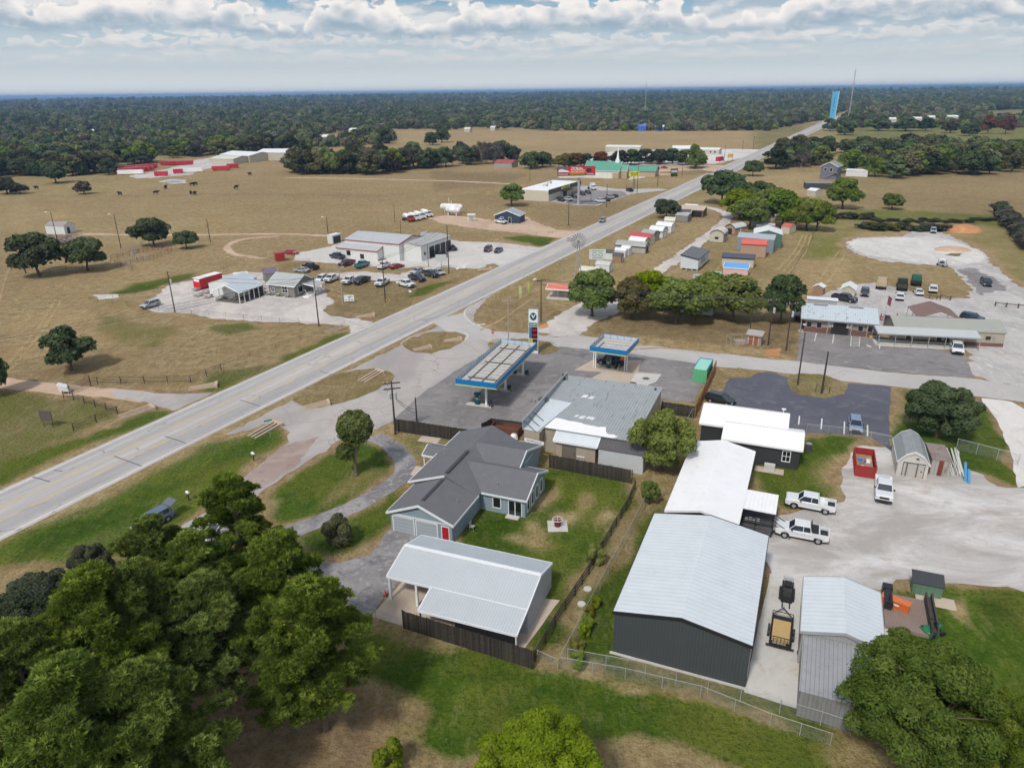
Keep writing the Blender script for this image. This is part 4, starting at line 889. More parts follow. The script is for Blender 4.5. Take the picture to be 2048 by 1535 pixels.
def shed(name,label,pL,pR,pF,ez,rise,wm,rm,tm=None,axis='x',kind='gable',oh=.2,cat='shed',group=None,W=None,z0=0.,door=None,pz=None,dm=None):
    """simple shed from its near eave: pL, pR pixels of the near eave ends at height ez, pF a pixel on the far eave"""
    pz=ez if pz is None else pz
    o,a,L=bframe(pL,pR,pz); Wd=W or depth(pL,pR,pF,pz)
    t=thing(name,label,cat,o,a,group)
    if axis=='x': n=Wd
    else: n=L
    pr={'gable':[(0,ez),(n/2,ez+rise),(n,ez)],'shed':[(0,ez),(n,ez+rise)],'flat':[(0,ez),(n,ez+.02)],
        'barn':[(0,ez),(n*.12,ez+rise*.55),(n*.5,ez+rise),(n*.88,ez+rise*.55),(n,ez)],
        'arch':[(0,ez),(n*.08,ez+rise*.42),(n*.25,ez+rise*.8),(n*.5,ez+rise),(n*.75,ez+rise*.8),(n*.92,ez+rise*.42),(n,ez)]}[kind]
    gab(t,0,L,0,Wd,pr,axis,wm,rm,tm,oh,.07,z0)
    if z0>0:
        mb=MB()
        for i in range(4):
            for q in (.1,.9): mb.box(L*(.08+.28*i)-.2,L*(.08+.28*i)+.2,Wd*q-.2,Wd*q+.2,0,z0)
        mb.build('block_footing',M_CONC,t)
    for dd in (door or []):
        face,u,w,h,k=dd[:5]; m=dm or M_WHT
        x,y,d={'n':(L*u,oh,-math.pi/2),'r':(L-oh,Wd*u,0.),'f':(L*u,Wd-oh,math.pi/2),'l':(oh,Wd*u,math.pi)}[face]
        if k=='open': openg(t,x,y,z0+.05,w,h,d,'door',wm,M_BLK,.02)
        elif k=='door': openg(t,x,y,z0+.05,w,h,d,'door',tm or M_BLK,m,.06)
        else: openg(t,x,y,z0+1.1,w,h,d,'window',tm or M_WHT,M_GLS,.07)
    return t
M_ROOFL=paint((.63,.68,.71),.45,.15,.09,rib=.6,ribk=.17,dirt=.08,name='light_metal_roof'); M_ROOFW=paint((.80,.81,.82),.5,0.,.05,rib=.45,ribk=.10,dirt=.14,name='white_metal_roof')
M_ROOFG=paint((.46,.49,.50),.45,.25,.12,rib=.3,ribk=.2,dirt=.1,name='grey_metal_roof'); M_CHAR=paint((.040,.042,.047),.5,0,.1,rib=.3,ribk=.25,name='charcoal_siding')
M_DWALL=paint((.055,.065,.072),.5,0,.1,rib=.3,ribk=.3,name='dark_ribbed_wall')
# --- workshop with dark walls
o,a,L=bframe((1226,1222),(1505,1292),4.8); D=17.9; wsa=a
t=thing('workshop','large dark-walled metal workshop with pale ribbed roof beside the concrete slab','building',o,a)
gab(t,0,L,0,D,[(0,4.8),(L/2,5.9),(L,4.8)],'y',M_DWALL,M_ROOFL,M_BLK,.12,.12)
MB().box(L-.11,L-.01,0,D,4.5,4.75).build('gutter',M_WHT,t)
for y in (3.2,8.6,13.8): openg(t,L-.12,y,0.02,3.,3.4,0.,'door',M_WHT,paint((.10,.11,.12),.5,row=.5,ribk=.3),.12)
MB().box(-.12,L+.12,-.1,.10,-.05,.14).build('foundation',M_CONC,t)
# --- white roofed office
o,a,L=bframe((1330,1020),(1477,1049),3.3); D=19.3
t=thing('office_building','long white-roofed office with charcoal walls behind the workshop','building',o,a)
gab(t,0,L,0,D,[(0,3.3),(4.03,4.22),(L,3.3)],'y',M_CHAR,M_ROOFW,M_WHT,.3,.12)
openg(t,L*.47,.3,3.1,.35,.25,-math.pi/2,'window',M_STEEL,M_BLK,.04)
openg(t,.3+.0,D*.5,1.,1.,1.1,math.pi,'window')
oo,oa,oL=o,a,L
# --- cross wing
o,a,L=bframe((1443,877),(1606,901),3.2); D1=6.4
t=thing('office_wing','white-roofed wing with a white sash window, facing the sealed car park','building',o,a)
gab(t,0,L,0,D1,[(0,3.2),(D1*.55,4.3),(D1,3.4)],'x',M_CHAR,M_ROOFW,M_WHT,.3,.12)
openg(t,L-2.0,.3,1.1,.95,1.5,-math.pi/2,'window',bars=2)
openg(t,.9,.3,1.3,.8,1.1,-math.pi/2,'window',bars=1)
x1=-3.6; gab(t,x1,L*.80,3.6,11.4,[(3.6,3.5),(8.4,4.75),(11.4,3.6)],'x',M_CHAR,M_ROOFW,M_WHT,.3,.12)
openg(t,L-.3,D1*.5,1.2,.9,1.2,0.,'window')
MB().tube((L*.72,9.3,4.2),(L*.72,9.3,5.),.05).tube((L*.72-.3,9.3,5.05),(L*.72+.3,9.3,5.05),.12).build('vent_pipe',M_WHT,t)
ac=thing('air_conditioner','dark round-topped air conditioner at the right end of the office wing','air conditioner',P(1616,901),a)
MB().box(-.45,.45,-.45,.45,.05,1.15).build('casing',paint((.06,.065,.07),.6,row=.08,ribk=.4),ac); MB().tube((0,0,1.15),(0,0,1.2),.4,.4,14).build('fan_grille',M_STEEL,ac)
ac=thing('air_conditioner','pale heat-pump box on a paved pad under the office wing wall','air conditioner',P(1538,940),a)
MB().box(-.7,.7,-.4,.4,.08,.95).build('casing',paint((.55,.55,.53),.6,row=.1,ribk=.3),ac); MB().box(-1.9,1.9,-.8,.7,.0,.07).build('paver_pad',M_CONT,ac)
# --- porch with steps
o=P(1494,1022); t=thing('entry_porch','black timber porch with white roof and stairs by the parked white pickups','porch',oo,oa)
px0=oL-.25; py0=4.2
MB().box(px0,px0+4.0,py0,py0+4.6,3.02,3.14).build('roof',M_ROOFW,t)
MB().box(px0,px0+3.9,py0-.3,py0+4.3,.95,1.1).box(px0+.05,px0+3.8,py0-.25,py0-.15,.0,.95).build('deck',paint((.09,.09,.095),.8,rib=.14,ribk=.4),t)
mb=MB()
for (x,y) in ((px0+3.8,py0-.2),(px0+3.8,py0+4.2),(px0+.1,py0-.2),(px0+3.8,py0+2.),(px0+1.9,py0-.2)): mb.box(x-.07,x+.07,y-.07,y+.07,0,3.02 if x>px0+3 and y!=py0+2. else 2.05)
mb.build('post',M_BLK,t)
mb=MB()
for zz in (1.5,1.75,2.05): mb.box(px0,px0+3.85,py0-.24,py0-.16,zz-.03,zz+.03); 
mb.box(px0+3.76,px0+3.84,py0+1.9,py0+4.2,2.,2.08); mb.build('railing',M_BLK,t)
mb=MB(); 
for i in range(6): mb.box(px0+3.9+i*.32,px0+3.9+(i+1)*.32,py0+.2,py0+1.7,(5-i)*.165,(6-i)*.165)
mb.build('steps',paint((.30,.30,.31),.8),t)
mb=MB()
for y in (py0+.15,py0+1.75):
    mb.tube((px0+3.9,y,2.0),(px0+5.8,y,.95),.045).tube((px0+3.9,y,1.6),(px0+5.8,y,.55),.03).tube((px0+5.8,y,0),(px0+5.8,y,.98),.045)
mb.build('handrail',M_BLK,t)
MB().box(px0+6.0,px0+7.2,py0+.3,py0+1.5,.03,.07).build('doormat_slab',M_CONT,t)
# --- metal shed right of slab with lean-to
o=P(1601,1262,3.7); o.z=0; a=wsa; L=depth((1601,1262),(1611,1143),(1763,1180),3.7)

t=thing('metal_shed','pale blue-grey metal shed between the concrete slab and the timber deck','shed',o,a)
gab(t,0,L,0,8.6,[(0,3.7),(L*.52,4.6),(L,3.7)],'y',paint((.30,.31,.32),.5,rib=.3),M_ROOFL,M_STEEL,.15,.1)
gab(t,.25,L-.2,-6.4,.1,[(-6.4,2.8),(.1,3.45)],'x',paint((.25,.255,.26),.6,.2,.15,rib=.35,ribk=.35,dirt=.3),paint((.36,.37,.385),.5,.3,.15,rib=.35,ribk=.35,dirt=.25),None,.1,.06,rn='lean_to_roof',wn='lean_to_wall')
o=P(1769,1256); o.z=0; L=-.05; t=thing('timber_deck','weathered timber deck with rail on the right of the pale metal shed','deck',o,a)
MB().box(L+.05,L+3.9,.0,5.6,.0,.35).build('deck_boards',paint((.25,.19,.16),.85,var=.2,rib=.15,ribk=.5),t); MB().box(L+3.9,L+4.05,.0,5.6,.3,1.4).box(L+4.4,L+4.55,.0,5.6,0.,1.4).box(L+3.9,L+4.55,0.,5.6,.8,.88).build('side_rail',paint((.07,.06,.055),.8,rib=.3,ribk=.5),t)
def at_l(o,a,x,y): return Vector((o.x+x*math.cos(a)-y*math.sin(a),o.y+x*math.sin(a)+y*math.cos(a),0))
q=P(1790,1210,.5); t=thing('orange_tool_chest','bright orange tool chest standing on the timber deck','chest',(q.x,q.y,.35),a-.3)
MB().box(-1.3,1.3,-.42,.42,0,.85).build('body',paint((.55,.13,.03),.5,name='orange_paint'),t); MB().box(-1.35,1.35,-.47,.47,.85,.93).build('lid',paint((.58,.16,.05),.5),t); MB().box(-.5,.4,-.48,-.44,.45,.6).build('nameplate',M_WHT,t)
q=P(1774,1204,.5); t=thing('black_smoker','black barbecue smoker beside the orange chest','smoker',(q.x,q.y,.35),a)
MB().tube((0,-1.3,.8),(0,.9,.8),.42,.42,12).build('drum',M_BLK,t); MB().box(-.45,.45,1.0,1.9,.2,1.2).build('firebox',M_BLK,t); MB().tube((0,-1.0,1.1),(0,-1.0,1.9),.09).build('chimney',M_BLK,t)
mb=MB()
for x in (-.3,.3):
    for y in (-1.,1.3): mb.tube((x,y,0),(x,y,.6),.04)
mb.build('leg',M_BLK,t)
# --- gambrel shed, rusty container, red dumpster, pipes
o,a,L=bframe((1789,950),(1854,960),0); t=thing('barn_shed','white barn-roofed shed with grey shingles and double mesh doors','shed',o,a)
gab(t,0,L,0,7.4,[(0,2.2),(L*.22,3.35),(L*.5,3.9),(L*.78,3.35),(L,2.2)],'y',paint((.52,.50,.46),.7,row=.2,ribk=.25,name='white_clapboard'),paint((.26,.28,.29),.85,var=.25,row=.3,ribk=.2,scale=4),paint((.6,.6,.58),.6),.12,.1)
openg(t,L*.53,.12,.1,2.5,2.,-math.pi/2,'door',M_BLK,paint((.40,.38,.35),.7,rib=1.25,ribk=.8),.07); openg(t,L*.6,.12,2.75,.3,.2,-math.pi/2,'window',M_STEEL,M_BLK,.04)
o,a,L=bframe((1858,949),(1896,954),0); t=thing('storage_container','rust-streaked low storage container right of the barn-roofed shed','container',o,a)
MB().box(0,L,0,5.,0,2.35).build('body',paint((.36,.33,.31),.8,rib=.5,ribk=.35,dirt=.8),t); MB().box(-.06,L+.06,-.08,5.05,2.35,2.5).build('roof',paint((.24,.20,.18),.85,var=.3,dirt=.8),t); MB().box(L*.38,L*.62,-.06,-.01,.1,2.3).build('rust_streak',paint((.16,.04,.025),.9,var=.4),t)
o,a,L=bframe((1710,951),(1749,957),0); t=thing('red_dumpster','open red roll-off dumpster full of rubbish beside the lawn','dumpster',o,a)
M_RD=paint((.30,.028,.025),.55,var=.15,dirt=.3,name='red_steel')
mb=MB(); D=5.6; h=1.7
mb.box(0,L,-.1,0,0,h).box(0,L,D,D+.1,0,h).box(-.08,0,-.1,D+.1,0,h).box(L,L+.08,-.1,D+.1,0,h).box(0,L,0,D,.1,.2); mb.build('bin',M_RD,t)
mb=MB(); 
for y in (.8,1.9,3.,4.1,5.2): mb.box(-.16,-.08,y-.06,y+.06,0,h-.05); mb.box(L+.08,L+.16,y-.06,y+.06,0,h-.05)
mb.box(-.14,L+.14,-.16,-.1,h-.12,h); mb.build('stiffening_ribs',M_RD,t)
MB().box(.1,L-.1,.1,D-.1,.2,.9,tx=.1,ty=.3).build('debris_bed',paint((.30,.20,.14),.9,var=.4,scale=4),t)
for i,(c_,w) in enumerate((((.7,.7,.68),.5),((.05,.15,.5),.4),((.55,.42,.2),.6),((.12,.2,.14),.5),((.7,.7,.7),.4),((.05,.1,.4),.3))):
    r=random.Random(i); x=r.uniform(.5,L-.6); y=r.uniform(.8,3.6); MB().dome((x,y,.9),w*.8,w*.6,.35,7,3).build('rubbish_bag',paint(c_,.7),t)
t=thing('pvc_pipe_stack','stack of long white pipes lying beside the rusty container','pipes',P(1908,942),0)
q0,q1=P(1899,900),P(1912,952); d=(q1-q0); mb=MB(); r=random.Random(2)
for i in range(11):
    s=r.uniform(-.7,.9); u=Vector((math.cos(.0),0,0))*s; z_=.12+.12*(i%3); mb.tube(q0-P(1908,942)+u+Vector((r.uniform(-.2,.2),r.uniform(-.6,.6),z_)),q1-P(1908,942)+u+Vector((r.uniform(-.3,.5),r.uniform(-.6,.6),z_)),.07,.07,7)
mb.build('pipe',paint((.66,.66,.63),.5,var=.1),t)
for i,(p0,p1,lb) in enumerate((((1930,928),(1930,962),'longer light blue pipe lying right of the white pipe stack'),((1937,942),(1937,967),'shorter light blue pipe lying right of the longer one'))):
    a_=P(*p0);b_=P(*p1); one('blue_pipe',MB().tube((0,0,.2),tuple((b_-a_)+Vector((0,0,.2))),.2,.2,12),paint((.10,.32,.56),.5,name='blue_pvc'),lb,'pipe','blue pipes on the gravel',loc=a_)
# --- grey house with garage
M_SID=paint((.23,.30,.345),.7,var=.06,rib=.4,ribk=.14,name='blue_grey_siding'); M_SHG=paint((.135,.138,.150),.9,var=.14,row=.30,ribk=.16,scale=3,name='asphalt_shingles')
M_TRM=paint((.66,.70,.72),.5,var=.05)
A0=R(-21.5); HO=P(772,1023,2.7); HO.z=0
t=thing('house','blue-grey house with dark shingle roofs, twin garage and red side door','house',HO,A0)
W1=8.85
gab(t,0,W1,0,7.3,[(0,2.7),(4.4,4.5),(W1,2.7)],'y',M_SID,M_SHG,M_TRM,.35,.12,ends=(1,0),tends=(1,0))
gab(t,-.8,W1,7.0,22.6,[(-.8,2.95),(4.4,4.78),(W1,2.72)],'y',M_SID,M_SHG,None,.35,.12)
MB().prism([(-.85,6.93,2.70),(4.4,6.93,4.55),(4.4,6.93,4.81),(-.85,6.93,2.98)],[(-.85,7.04,2.70),(4.4,7.04,4.55),(4.4,7.04,4.81),(-.85,7.04,2.98)]).box(-.90,-.8,6.93,22.6,2.72,2.96).build('trim',M_TRM,t)
gab(t,5.2,14.9,8.1,16.3,[(8.1,2.7),(12.2,4.45),(16.3,2.7)],'x',M_SID,M_SHG,M_TRM,.35,.12,ends=(0,1),tends=(0,1))
gab(t,4.6,11.8,13.2,22.8,[(13.2,3.3),(16.6,4.93),(22.8,2.85)],'x',M_SID,M_SHG,M_TRM,.35,.12,ends=(0,1),tends=(0,1))
gab(t,-2.9,2.,14.6,18.2,[(14.6,2.7),(16.4,3.45),(18.2,2.7)],'x',M_SID,M_SHG,M_TRM,.3,.12,wall=False)
mb=MB()
for y in (14.8,18.): mb.box(-2.75,-2.6,y-.08,y+.08,0,2.6)
mb.build('porch_post',M_TRM,t)
M_GD=paint((.33,.38,.42),.55,var=.04,row=.45,ribk=.25,name='garage_door_panels')
openg(t,2.1,.35,.03,2.7,2.15,-math.pi/2,'garage_door',M_TRM,M_GD,.13); openg(t,5.2,.35,.03,2.7,2.15,-math.pi/2,'garage_door',M_TRM,M_GD,.13)
openg(t,7.65,.35,.03,.85,2.05,-math.pi/2,'door',M_TRM,paint((.40,.012,.02),.4,name='red_door_paint'),.11,label='red side door')
MB().box(.3,W1-.3,.26,.36,2.42,2.52).build('header_trim',M_TRM,t)
openg(t,10.8,8.45,.75,.95,1.35,-math.pi/2,'window'); 
o_=openg(t,12.8,8.45,.12,.75,1.95,-math.pi/2,'french_door',M_TRM,M_GLS,.1); openg(t,13.68,8.45,.12,.75,1.95,-math.pi/2,'french_door',M_TRM,M_GLS,.1)
for y,h in ((9.5,1.75),(11.1,1.75),(12.7,1.75),(14.4,1.75)): openg(t,14.55,y,.55,.75,h,0.,'window')
MB().box(11.5,11.58,16.5,19.5,2.9,2.98).build('gable_brace',M_TRM,t)
MB().box(12.2,13.9,7.6,8.4,.0,.12).build('door_step',M_CONC,t)
mb=MB(); mb.box(4.2,4.6,1.2,6.6,4.44,4.56); mb.build('ridge_vent',paint((.05,.05,.055),.8),t); MB().box(4.2,4.62,7.6,14.,4.80,4.92).build('ridge_vent',paint((.05,.05,.055),.8),t)
mb=MB()
for x,y,z in ((7.5,4.,3.35),(10.5,9.5,3.4),(1.,14.,3.6),(8.2,10.5,3.5)): mb.tube((x,y,z-.2),(x,y,z+.35),.06)
mb.build('plumbing_vent',M_STEEL,t)
MB().box(12.9,13.9,9.9,10.3,3.3,3.42).build('roof_patch',paint((.04,.04,.045),.8),t)
d=thing('satellite_dish','small white satellite dish on the roof edge of the grey house','dish',at_l(HO,A0,11.7,13.4)+Vector((0,0,3.2)),A0)
MB().dome((0,0,.5),.32,.32,.12,12,3).build('reflector',M_WHT,d); MB().tube((0,0,0),(0,0,.5),.03).build('mast',M_STEEL,d)
q=at_l(HO,A0,9.4,3.9); t=thing('garden_chair','weathered folding chairs against the right wall of the garage','chair',q,A0)
MB().box(-.2,.3,-.3,.3,.4,.46).box(-.25,-.18,-.3,.3,.4,1.0).build('seat',M_STEEL,t); 
mb=MB()
for x in (-.2,.3):
    for y in (-.3,.3): mb.tube((x,y,0),(x,y,.42),.03)
mb.build('leg',M_STEEL,t)
# --- carport
M_CPR=paint((.50,.54,.57),.5,.2,.06,rib=.3,ribk=.2,name='carport_roof'); M_CPW=paint((.44,.46,.49),.55,var=.06,rib=.3,ribk=.2,name='carport_wall'); M_CPT=paint((.72,.75,.78),.5,var=.04)
o,a,L=bframe((773,1151),(1055,1218),3.0); D=7.85
t=thing('carport','large pale metal carport with lean-to, open on the left','carport',o,a)
gab(t,0,L,0,D,[(0,3.),(4.05,4.15),(D,3.)],'x',M_CPW,M_CPR,M_CPT,.08,.09,wall=False)
MB().box(.0,L,3.8,4.3,4.12,4.19).build('ridge_cap',M_CPT,t)
# right wall, back wall and half front
pr=[(0.1,0),(.1,2.8),(4.05,4.02),(D-.1,2.8),(D-.1,0)]
MB().prism([(L-.12,y,z) for y,z in pr],[(L-.04,y,z) for y,z in pr]).build('side_wall',M_CPW,t)
MB().box(5.,L-.1,D-.18,D-.1,0,2.9).build('back_wall',M_CPW,t); MB().box(6.6,L-.1,.1,.18,0,2.9).build('front_wall',M_CPW,t)
mb=MB()
for x in (.2,3.3): mb.box(x-.12,x+.12,.05,.29,0,2.9)
mb.box(.08,.32,D-.3,D-.06,0,2.9); mb.build('post',M_CPT,t)
x0=5.1
gab(t,x0,L,-2.95,.02,[(-2.95,2.35),(.02,3.0)],'x',M_CPW,M_CPR,M_CPT,.05,.07,wall=False,rn='lean_to_roof')
for x in (x0+.15,x0+3.9,x0+7.,L-.15): MB().box(x-.06,x+.06,-2.85,-2.73,0,2.3).build('post',M_BLK if x<L-1 else M_CPT,t)
MB().box(x0+3.95,L-.3,-2.78,-2.74,.35,2.15).build('shade_cloth',paint((.008,.008,.009),.9,name='black_shade_cloth'),t)
c=thing('traffic_cone','orange traffic cone at the open end of the carport','cone',P(771,1190))
MB().tube((0,0,.05),(0,0,.7),.17,.03,10).build('cone',paint((.55,.09,.03),.5),c); MB().box(-.22,.22,-.22,.22,0,.05).build('base',M_BLK,c)
# --- red planter pump on pad
c=thing('wheel_planter','dark red planter with a pale wheel rim on a concrete pad in the back yard','planter',P(1115,1052),.0)
MB().box(-1.2,1.2,-1.2,1.2,0,.08,a=.0).build('pad',M_CONC,c); MB().tube((0,0,.08),(0,0,.95),.38,.42,14).build('barrel',paint((.13,.02,.02),.6),c)
mb=MB(); n=16
for i in range(n):
    a0,a1=6.283*i/n,6.283*(i+1)/n; mb.tube((.62*math.cos(a0),.62*math.sin(a0),1.),(.62*math.cos(a1),.62*math.sin(a1),1.),.07,.07,5)
for i in range(4): a0=1.57*i; mb.tube((0,0,1.),(.6*math.cos(a0),.6*math.sin(a0),1.),.04,.04,5)
mb.tube((0,0,.95),(0,0,1.5),.06); mb.build('wheel_rim',paint((.5,.45,.42),.6),c)
one('concrete_pad',MB().box(-1.6,1.6,-.9,.9,0,.06),M_CONT,'bare concrete pad on the lawn below the dark board fence','concrete pad',loc=P(859,879),rz=-.3)
for i,(x,y) in enumerate(((1175,1178),(1163,1208))): one('manhole_cover',MB().tube((0,0,0),(0,0,.12),.42,.42,18),M_CONC,('round pale tank lid beside the rail fence, farther one','round pale tank lid beside the rail fence, nearer one')[i],'manhole cover','tank lids by the rail fence',loc=P(x,y))
for x,y,r_,lb in ((1292,757,.65,'larger dark manhole cover on the pale forecourt slab'),(1266,766,.6,'dark manhole cover near the store roof on the forecourt slab')): one('manhole_cover',MB().tube((0,0,.0),(0,0,.05),r_,r_,20),paint((.10,.095,.09),.7),lb,'manhole cover',loc=P(x,y))
# --- fuel store
A1=ang(P(1134,750,4.6),P(1326,775,4.6)); so=P(1045,853,4.4); so.z=0
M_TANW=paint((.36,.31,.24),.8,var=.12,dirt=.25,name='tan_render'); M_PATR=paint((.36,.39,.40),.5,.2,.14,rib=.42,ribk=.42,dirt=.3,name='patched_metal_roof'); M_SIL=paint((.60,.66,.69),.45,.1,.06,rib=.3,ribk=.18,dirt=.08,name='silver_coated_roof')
def L_(px,py,z,o=so,a=A1):
    p=P(px,py,z); dx,dy=p.x-o.x,p.y-o.y; return (dx*math.cos(a)+dy*math.sin(a),-dx*math.sin(a)+dy*math.cos(a))
t=thing('fuel_store','fuel station shop with wide patched metal roof, part of it painted white','building',so,A1)
tl=L_(1134,750,4.7); tr=L_(1326,775,4.7); bl=L_(1102,835,4.2); br=L_(1280,865,4.0); ll=L_(1045,853,4.2)
Wx=tr[0]; Yb=tl[1]; Yf=L_(1175,868,4.0)[1]
xs0=tl[0]
# main roof plane falls from the back parapet to the front eave
def rp(x,y): 
    s=(y-Yf)/(Yb-Yf); return (x,y,4.0+s*.75)
xL=lambda y: 0.0+(y/ Yb)*xs0
def roofpoly(name,pts,m,th=.1,dz=0.):
    A=[(x,y,rp(x,y)[2]-th+dz) for x,y in pts]; B=[(x,y,rp(x,y)[2]+dz) for x,y in pts]
    s=sum(pts[i][0]*pts[(i+1)%len(pts)][1]-pts[(i+1)%len(pts)][0]*pts[i][1] for i in range(len(pts)))
    if s<0: A.reverse(); B.reverse()
    return MB().prism(A,B).build(name,m,t)
bx=bl[0]; ym=L_(1065,795,4.4)[1]
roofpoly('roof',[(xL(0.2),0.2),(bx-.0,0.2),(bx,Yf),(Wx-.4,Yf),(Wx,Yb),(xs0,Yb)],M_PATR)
roofpoly('coated_roof',[(xL(0.2)+.05,0.15),(bx-.5,.1),(bx+1.4,ym+.2),(xL(ym)+.3,ym+.6)],M_SIL,.03,.035)
ragged=[(bx+.1,Yf-.02),(Wx*.80,Yf-.02)]; r=random.Random(4)
top=[]
for i in range(26):
    f=i/25; x=Wx*.84-(Wx*.84-bx-.6)*f; top.append((x,Yf+2.2+1.2*f+(r.uniform(-.5,.5) if i<8 else r.uniform(-.12,.12))-(1.2*(1-f) if i<6 else 0)))
roofpoly('white_paint_coat',ragged+top,paint((.82,.83,.83),.5,var=.03,rib=.3,ribk=.06),.02,.045)
for (x,y,w,h) in ((bx+3.,Yf+4.6,.5,.8),(bx+3.8,Yf+4.3,.7,1.1),(bx+4.8,Yf+4.6,.9,.9),(bx+5.6,Yf+4.4,.4,.9),(xs0*.5+4.7,ym+2.6,.9,1.2),(xs0*.5+5.9,ym+2.5,.7,1.1)): roofpoly('paint_splash',[(x,y),(x+w,y+.1),(x+w+.2,y+h),(x+.25,y+h*.9)],paint((.66,.68,.68),.6,var=.3,scale=5),.015,.028)
wl=[(.15,.2),(bx-.2,.2),(bx-.2,Yf+.3),(Wx-.6,Yf+.3),(Wx-.2,Yb-.2),(xs0+.2,Yb-.2)]
MB().prism([(x,y,0) for x,y in wl],[(x,y,rp(x,y)[2]-.1) for x,y in wl]).build('wall',M_TANW,t)
pts=[(x,y) for x,y in wl]; 
MB().box(bx-.2,bx-.1,Yf+.3,.2,0,.01).build('step',M_CONC,t) if 0 else None
# sloping parapet screen and its struts on the left
A=[(xL(0)-.05,0,3.9),(xs0-.05,Yb,4.6),(xs0-.05,Yb,5.25),(xL(0)-.05,0,5.35)]; B=[(x+.1,y,z) for x,y,z in A]
MB().prism(A,B).build('parapet_screen',paint((.33,.36,.38),.6,rib=.3,ribk=.3,dirt=.3),t)
MB().prism([(x-.03,y,z) for x,y,z in (A[3],A[2])]+[(x-.03,y,z+.1) for x,y,z in (A[2],A[3])],[(x+.16,y,z) for x,y,z in (A[3],A[2])]+[(x+.16,y,z+.1) for x,y,z in (A[2],A[3])]).build('parapet_cap',M_STEEL,t)
for y in (.5,2.2,4.0): MB().tube((xL(y)+.1,y,5.1),(xL(y)+2.0,y-.5,rp(0,y)[2]+.02),.05).build('strut',M_BLK,t)
x,y=L_(1087,800,4.5); MB().box(x-.7,x+.7,y-.45,y+.45,4.5,4.85).build('roof_unit',paint((.10,.10,.10),.6,row=.1,ribk=.4),t); MB().tube((x-1.,y-1.2,4.4),(x-1.,y-1.2,5.),.2).build('vent_cowl',M_STEEL,t)
x,y=L_(1126,757,4.8); MB().box(x-.4,x+.5,y-.3,y+.3,4.7,4.95).tube((x+.8,y,4.6),(x+.8,y,5.6),.05).tube((x-.1,y+.2,4.9),(x-.1,y+.2,5.6),.12).build('roof_equipment',M_BLK,t)
x,y=L_(1311,779,4.7); MB().box(x-.15,x+.15,y-.15,y+.15,4.6,4.95).build('roof_vent',M_BLK,t)
for i in range(34):
    r_=random.Random(i+50); x=r_.uniform(xs0+2,Wx-1); y=r_.uniform(Yf+5,Yb-.5); roofpoly('seam_patch',[(x,y),(x+.10,y),(x+.12,y+r_.uniform(.8,1.8)),(x+.02,y+.9)],paint((.17,.18,.19),.6),.012,.022)
# front lean-tos
e0=L_(1106,880,3.); e1=L_(1194,895,3.); e2=L_(1260,906,3.)
gab(t,e0[0],e1[0],e0[1],Yf+.3,[(e0[1],3.0),(Yf+.3,3.85)],'x',M_TANW,M_SIL,M_CPT,.35,.07,rn='lean_to_roof',wn='lean_to_wall')
gab(t,e1[0]+.05,e2[0]+2.,e0[1]-.1,Yf+.3,[(e0[1]-.1,2.95),(Yf+.3,3.8)],'x',paint((.46,.48,.50),.7,var=.05),paint((.10,.095,.10),.5,rib=.45,ribk=.35),None,.15,.07,rn='dark_roof',wn='grey_wall')
openg(t,e0[0]+2.3,e0[1]+.35,.2,2.,2.1,-math.pi/2,'door',paint((.16,.14,.12),.8),paint((.15,.13,.11),.9,rib=.15,ribk=.4),.05,label='weathered dark double doors')
MB().tube((e0[0]+.15,e0[1]+.2,0),(e0[0]+.15,e0[1]+.2,2.9),.05).build('downpipe',M_TANW,t)
q=P(1163,922); c=thing('air_conditioner','square air conditioner with white top behind the board fence','air conditioner',q,A1); MB().box(-.5,.5,-.5,.5,0,.9).build('casing',M_STEEL,c); MB().box(-.55,.55,-.55,.55,.9,1.).build('top',M_WHT,c); MB().tube((0,0,1.0),(0,0,1.03),.38,.38,16).build('fan_opening',M_BLK,c)
def text(s,size,mat,parent,x,y,z,rx=math.pi/2,rz=0.,ext=.012,align='CENTER',name='lettering',sx=1.):
    cu=bpy.data.curves.new(name,'FONT'); cu.body=s; cu.size=size; cu.extrude=ext; cu.align_x=align; cu.align_y='CENTER'; cu.materials.append(mat); cu.offset=size*.012
    tmp=bpy.data.objects.new('tmp',cu); COL.objects.link(tmp); me=bpy.data.meshes.new_from_object(tmp.evaluated_get(bpy.context.evaluated_depsgraph_get())); bpy.data.objects.remove(tmp)
    o=bpy.data.objects.new(name,me); COL.objects.link(o); o.parent=parent; o.location=(x,y,z); o.rotation_euler=(rx,0,rz); o.scale=(sx,1,1); return o
M_INK=paint((.04,.03,.04),.6,name='dark_ink')
a_=P(1049,878,2.6); b_=P(1088,887,2.6); a_.z=b_.z=0; Ls=(b_-a_).length; an=ang(a_,b_)
c=thing('banner_sign','long white sign with dark lettering behind the grey house','sign',a_,an)
MB().box(0,Ls,-.03,.03,2.35,2.85).build('board',M_WHT,c); text('WE APPRECIATE YOU',.27,M_INK,c,Ls/2,-.035,2.6,sx=.9)
mb=MB()
for x in (.1,Ls-.1): mb.tube((x,.06,0),(x,.06,2.3),.04)
mb.build('post',M_WOOD,c)
q=P(1013,868); c=thing('trash_skip','rust-brown skip full of rubbish between house roof and store','dumpster',q,A1)
mb=MB(); mb.box(-2.2,2.2,-1.1,-1.,0,1.5).box(-2.2,2.2,1.,1.1,0,1.5).box(-2.3,-2.2,-1.1,1.1,0,1.5).box(2.2,2.3,-1.1,1.1,0,1.5).box(-2.2,2.2,-1,1,.1,.9); mb.build('bin',paint((.13,.05,.03),.8,dirt=.6),c)
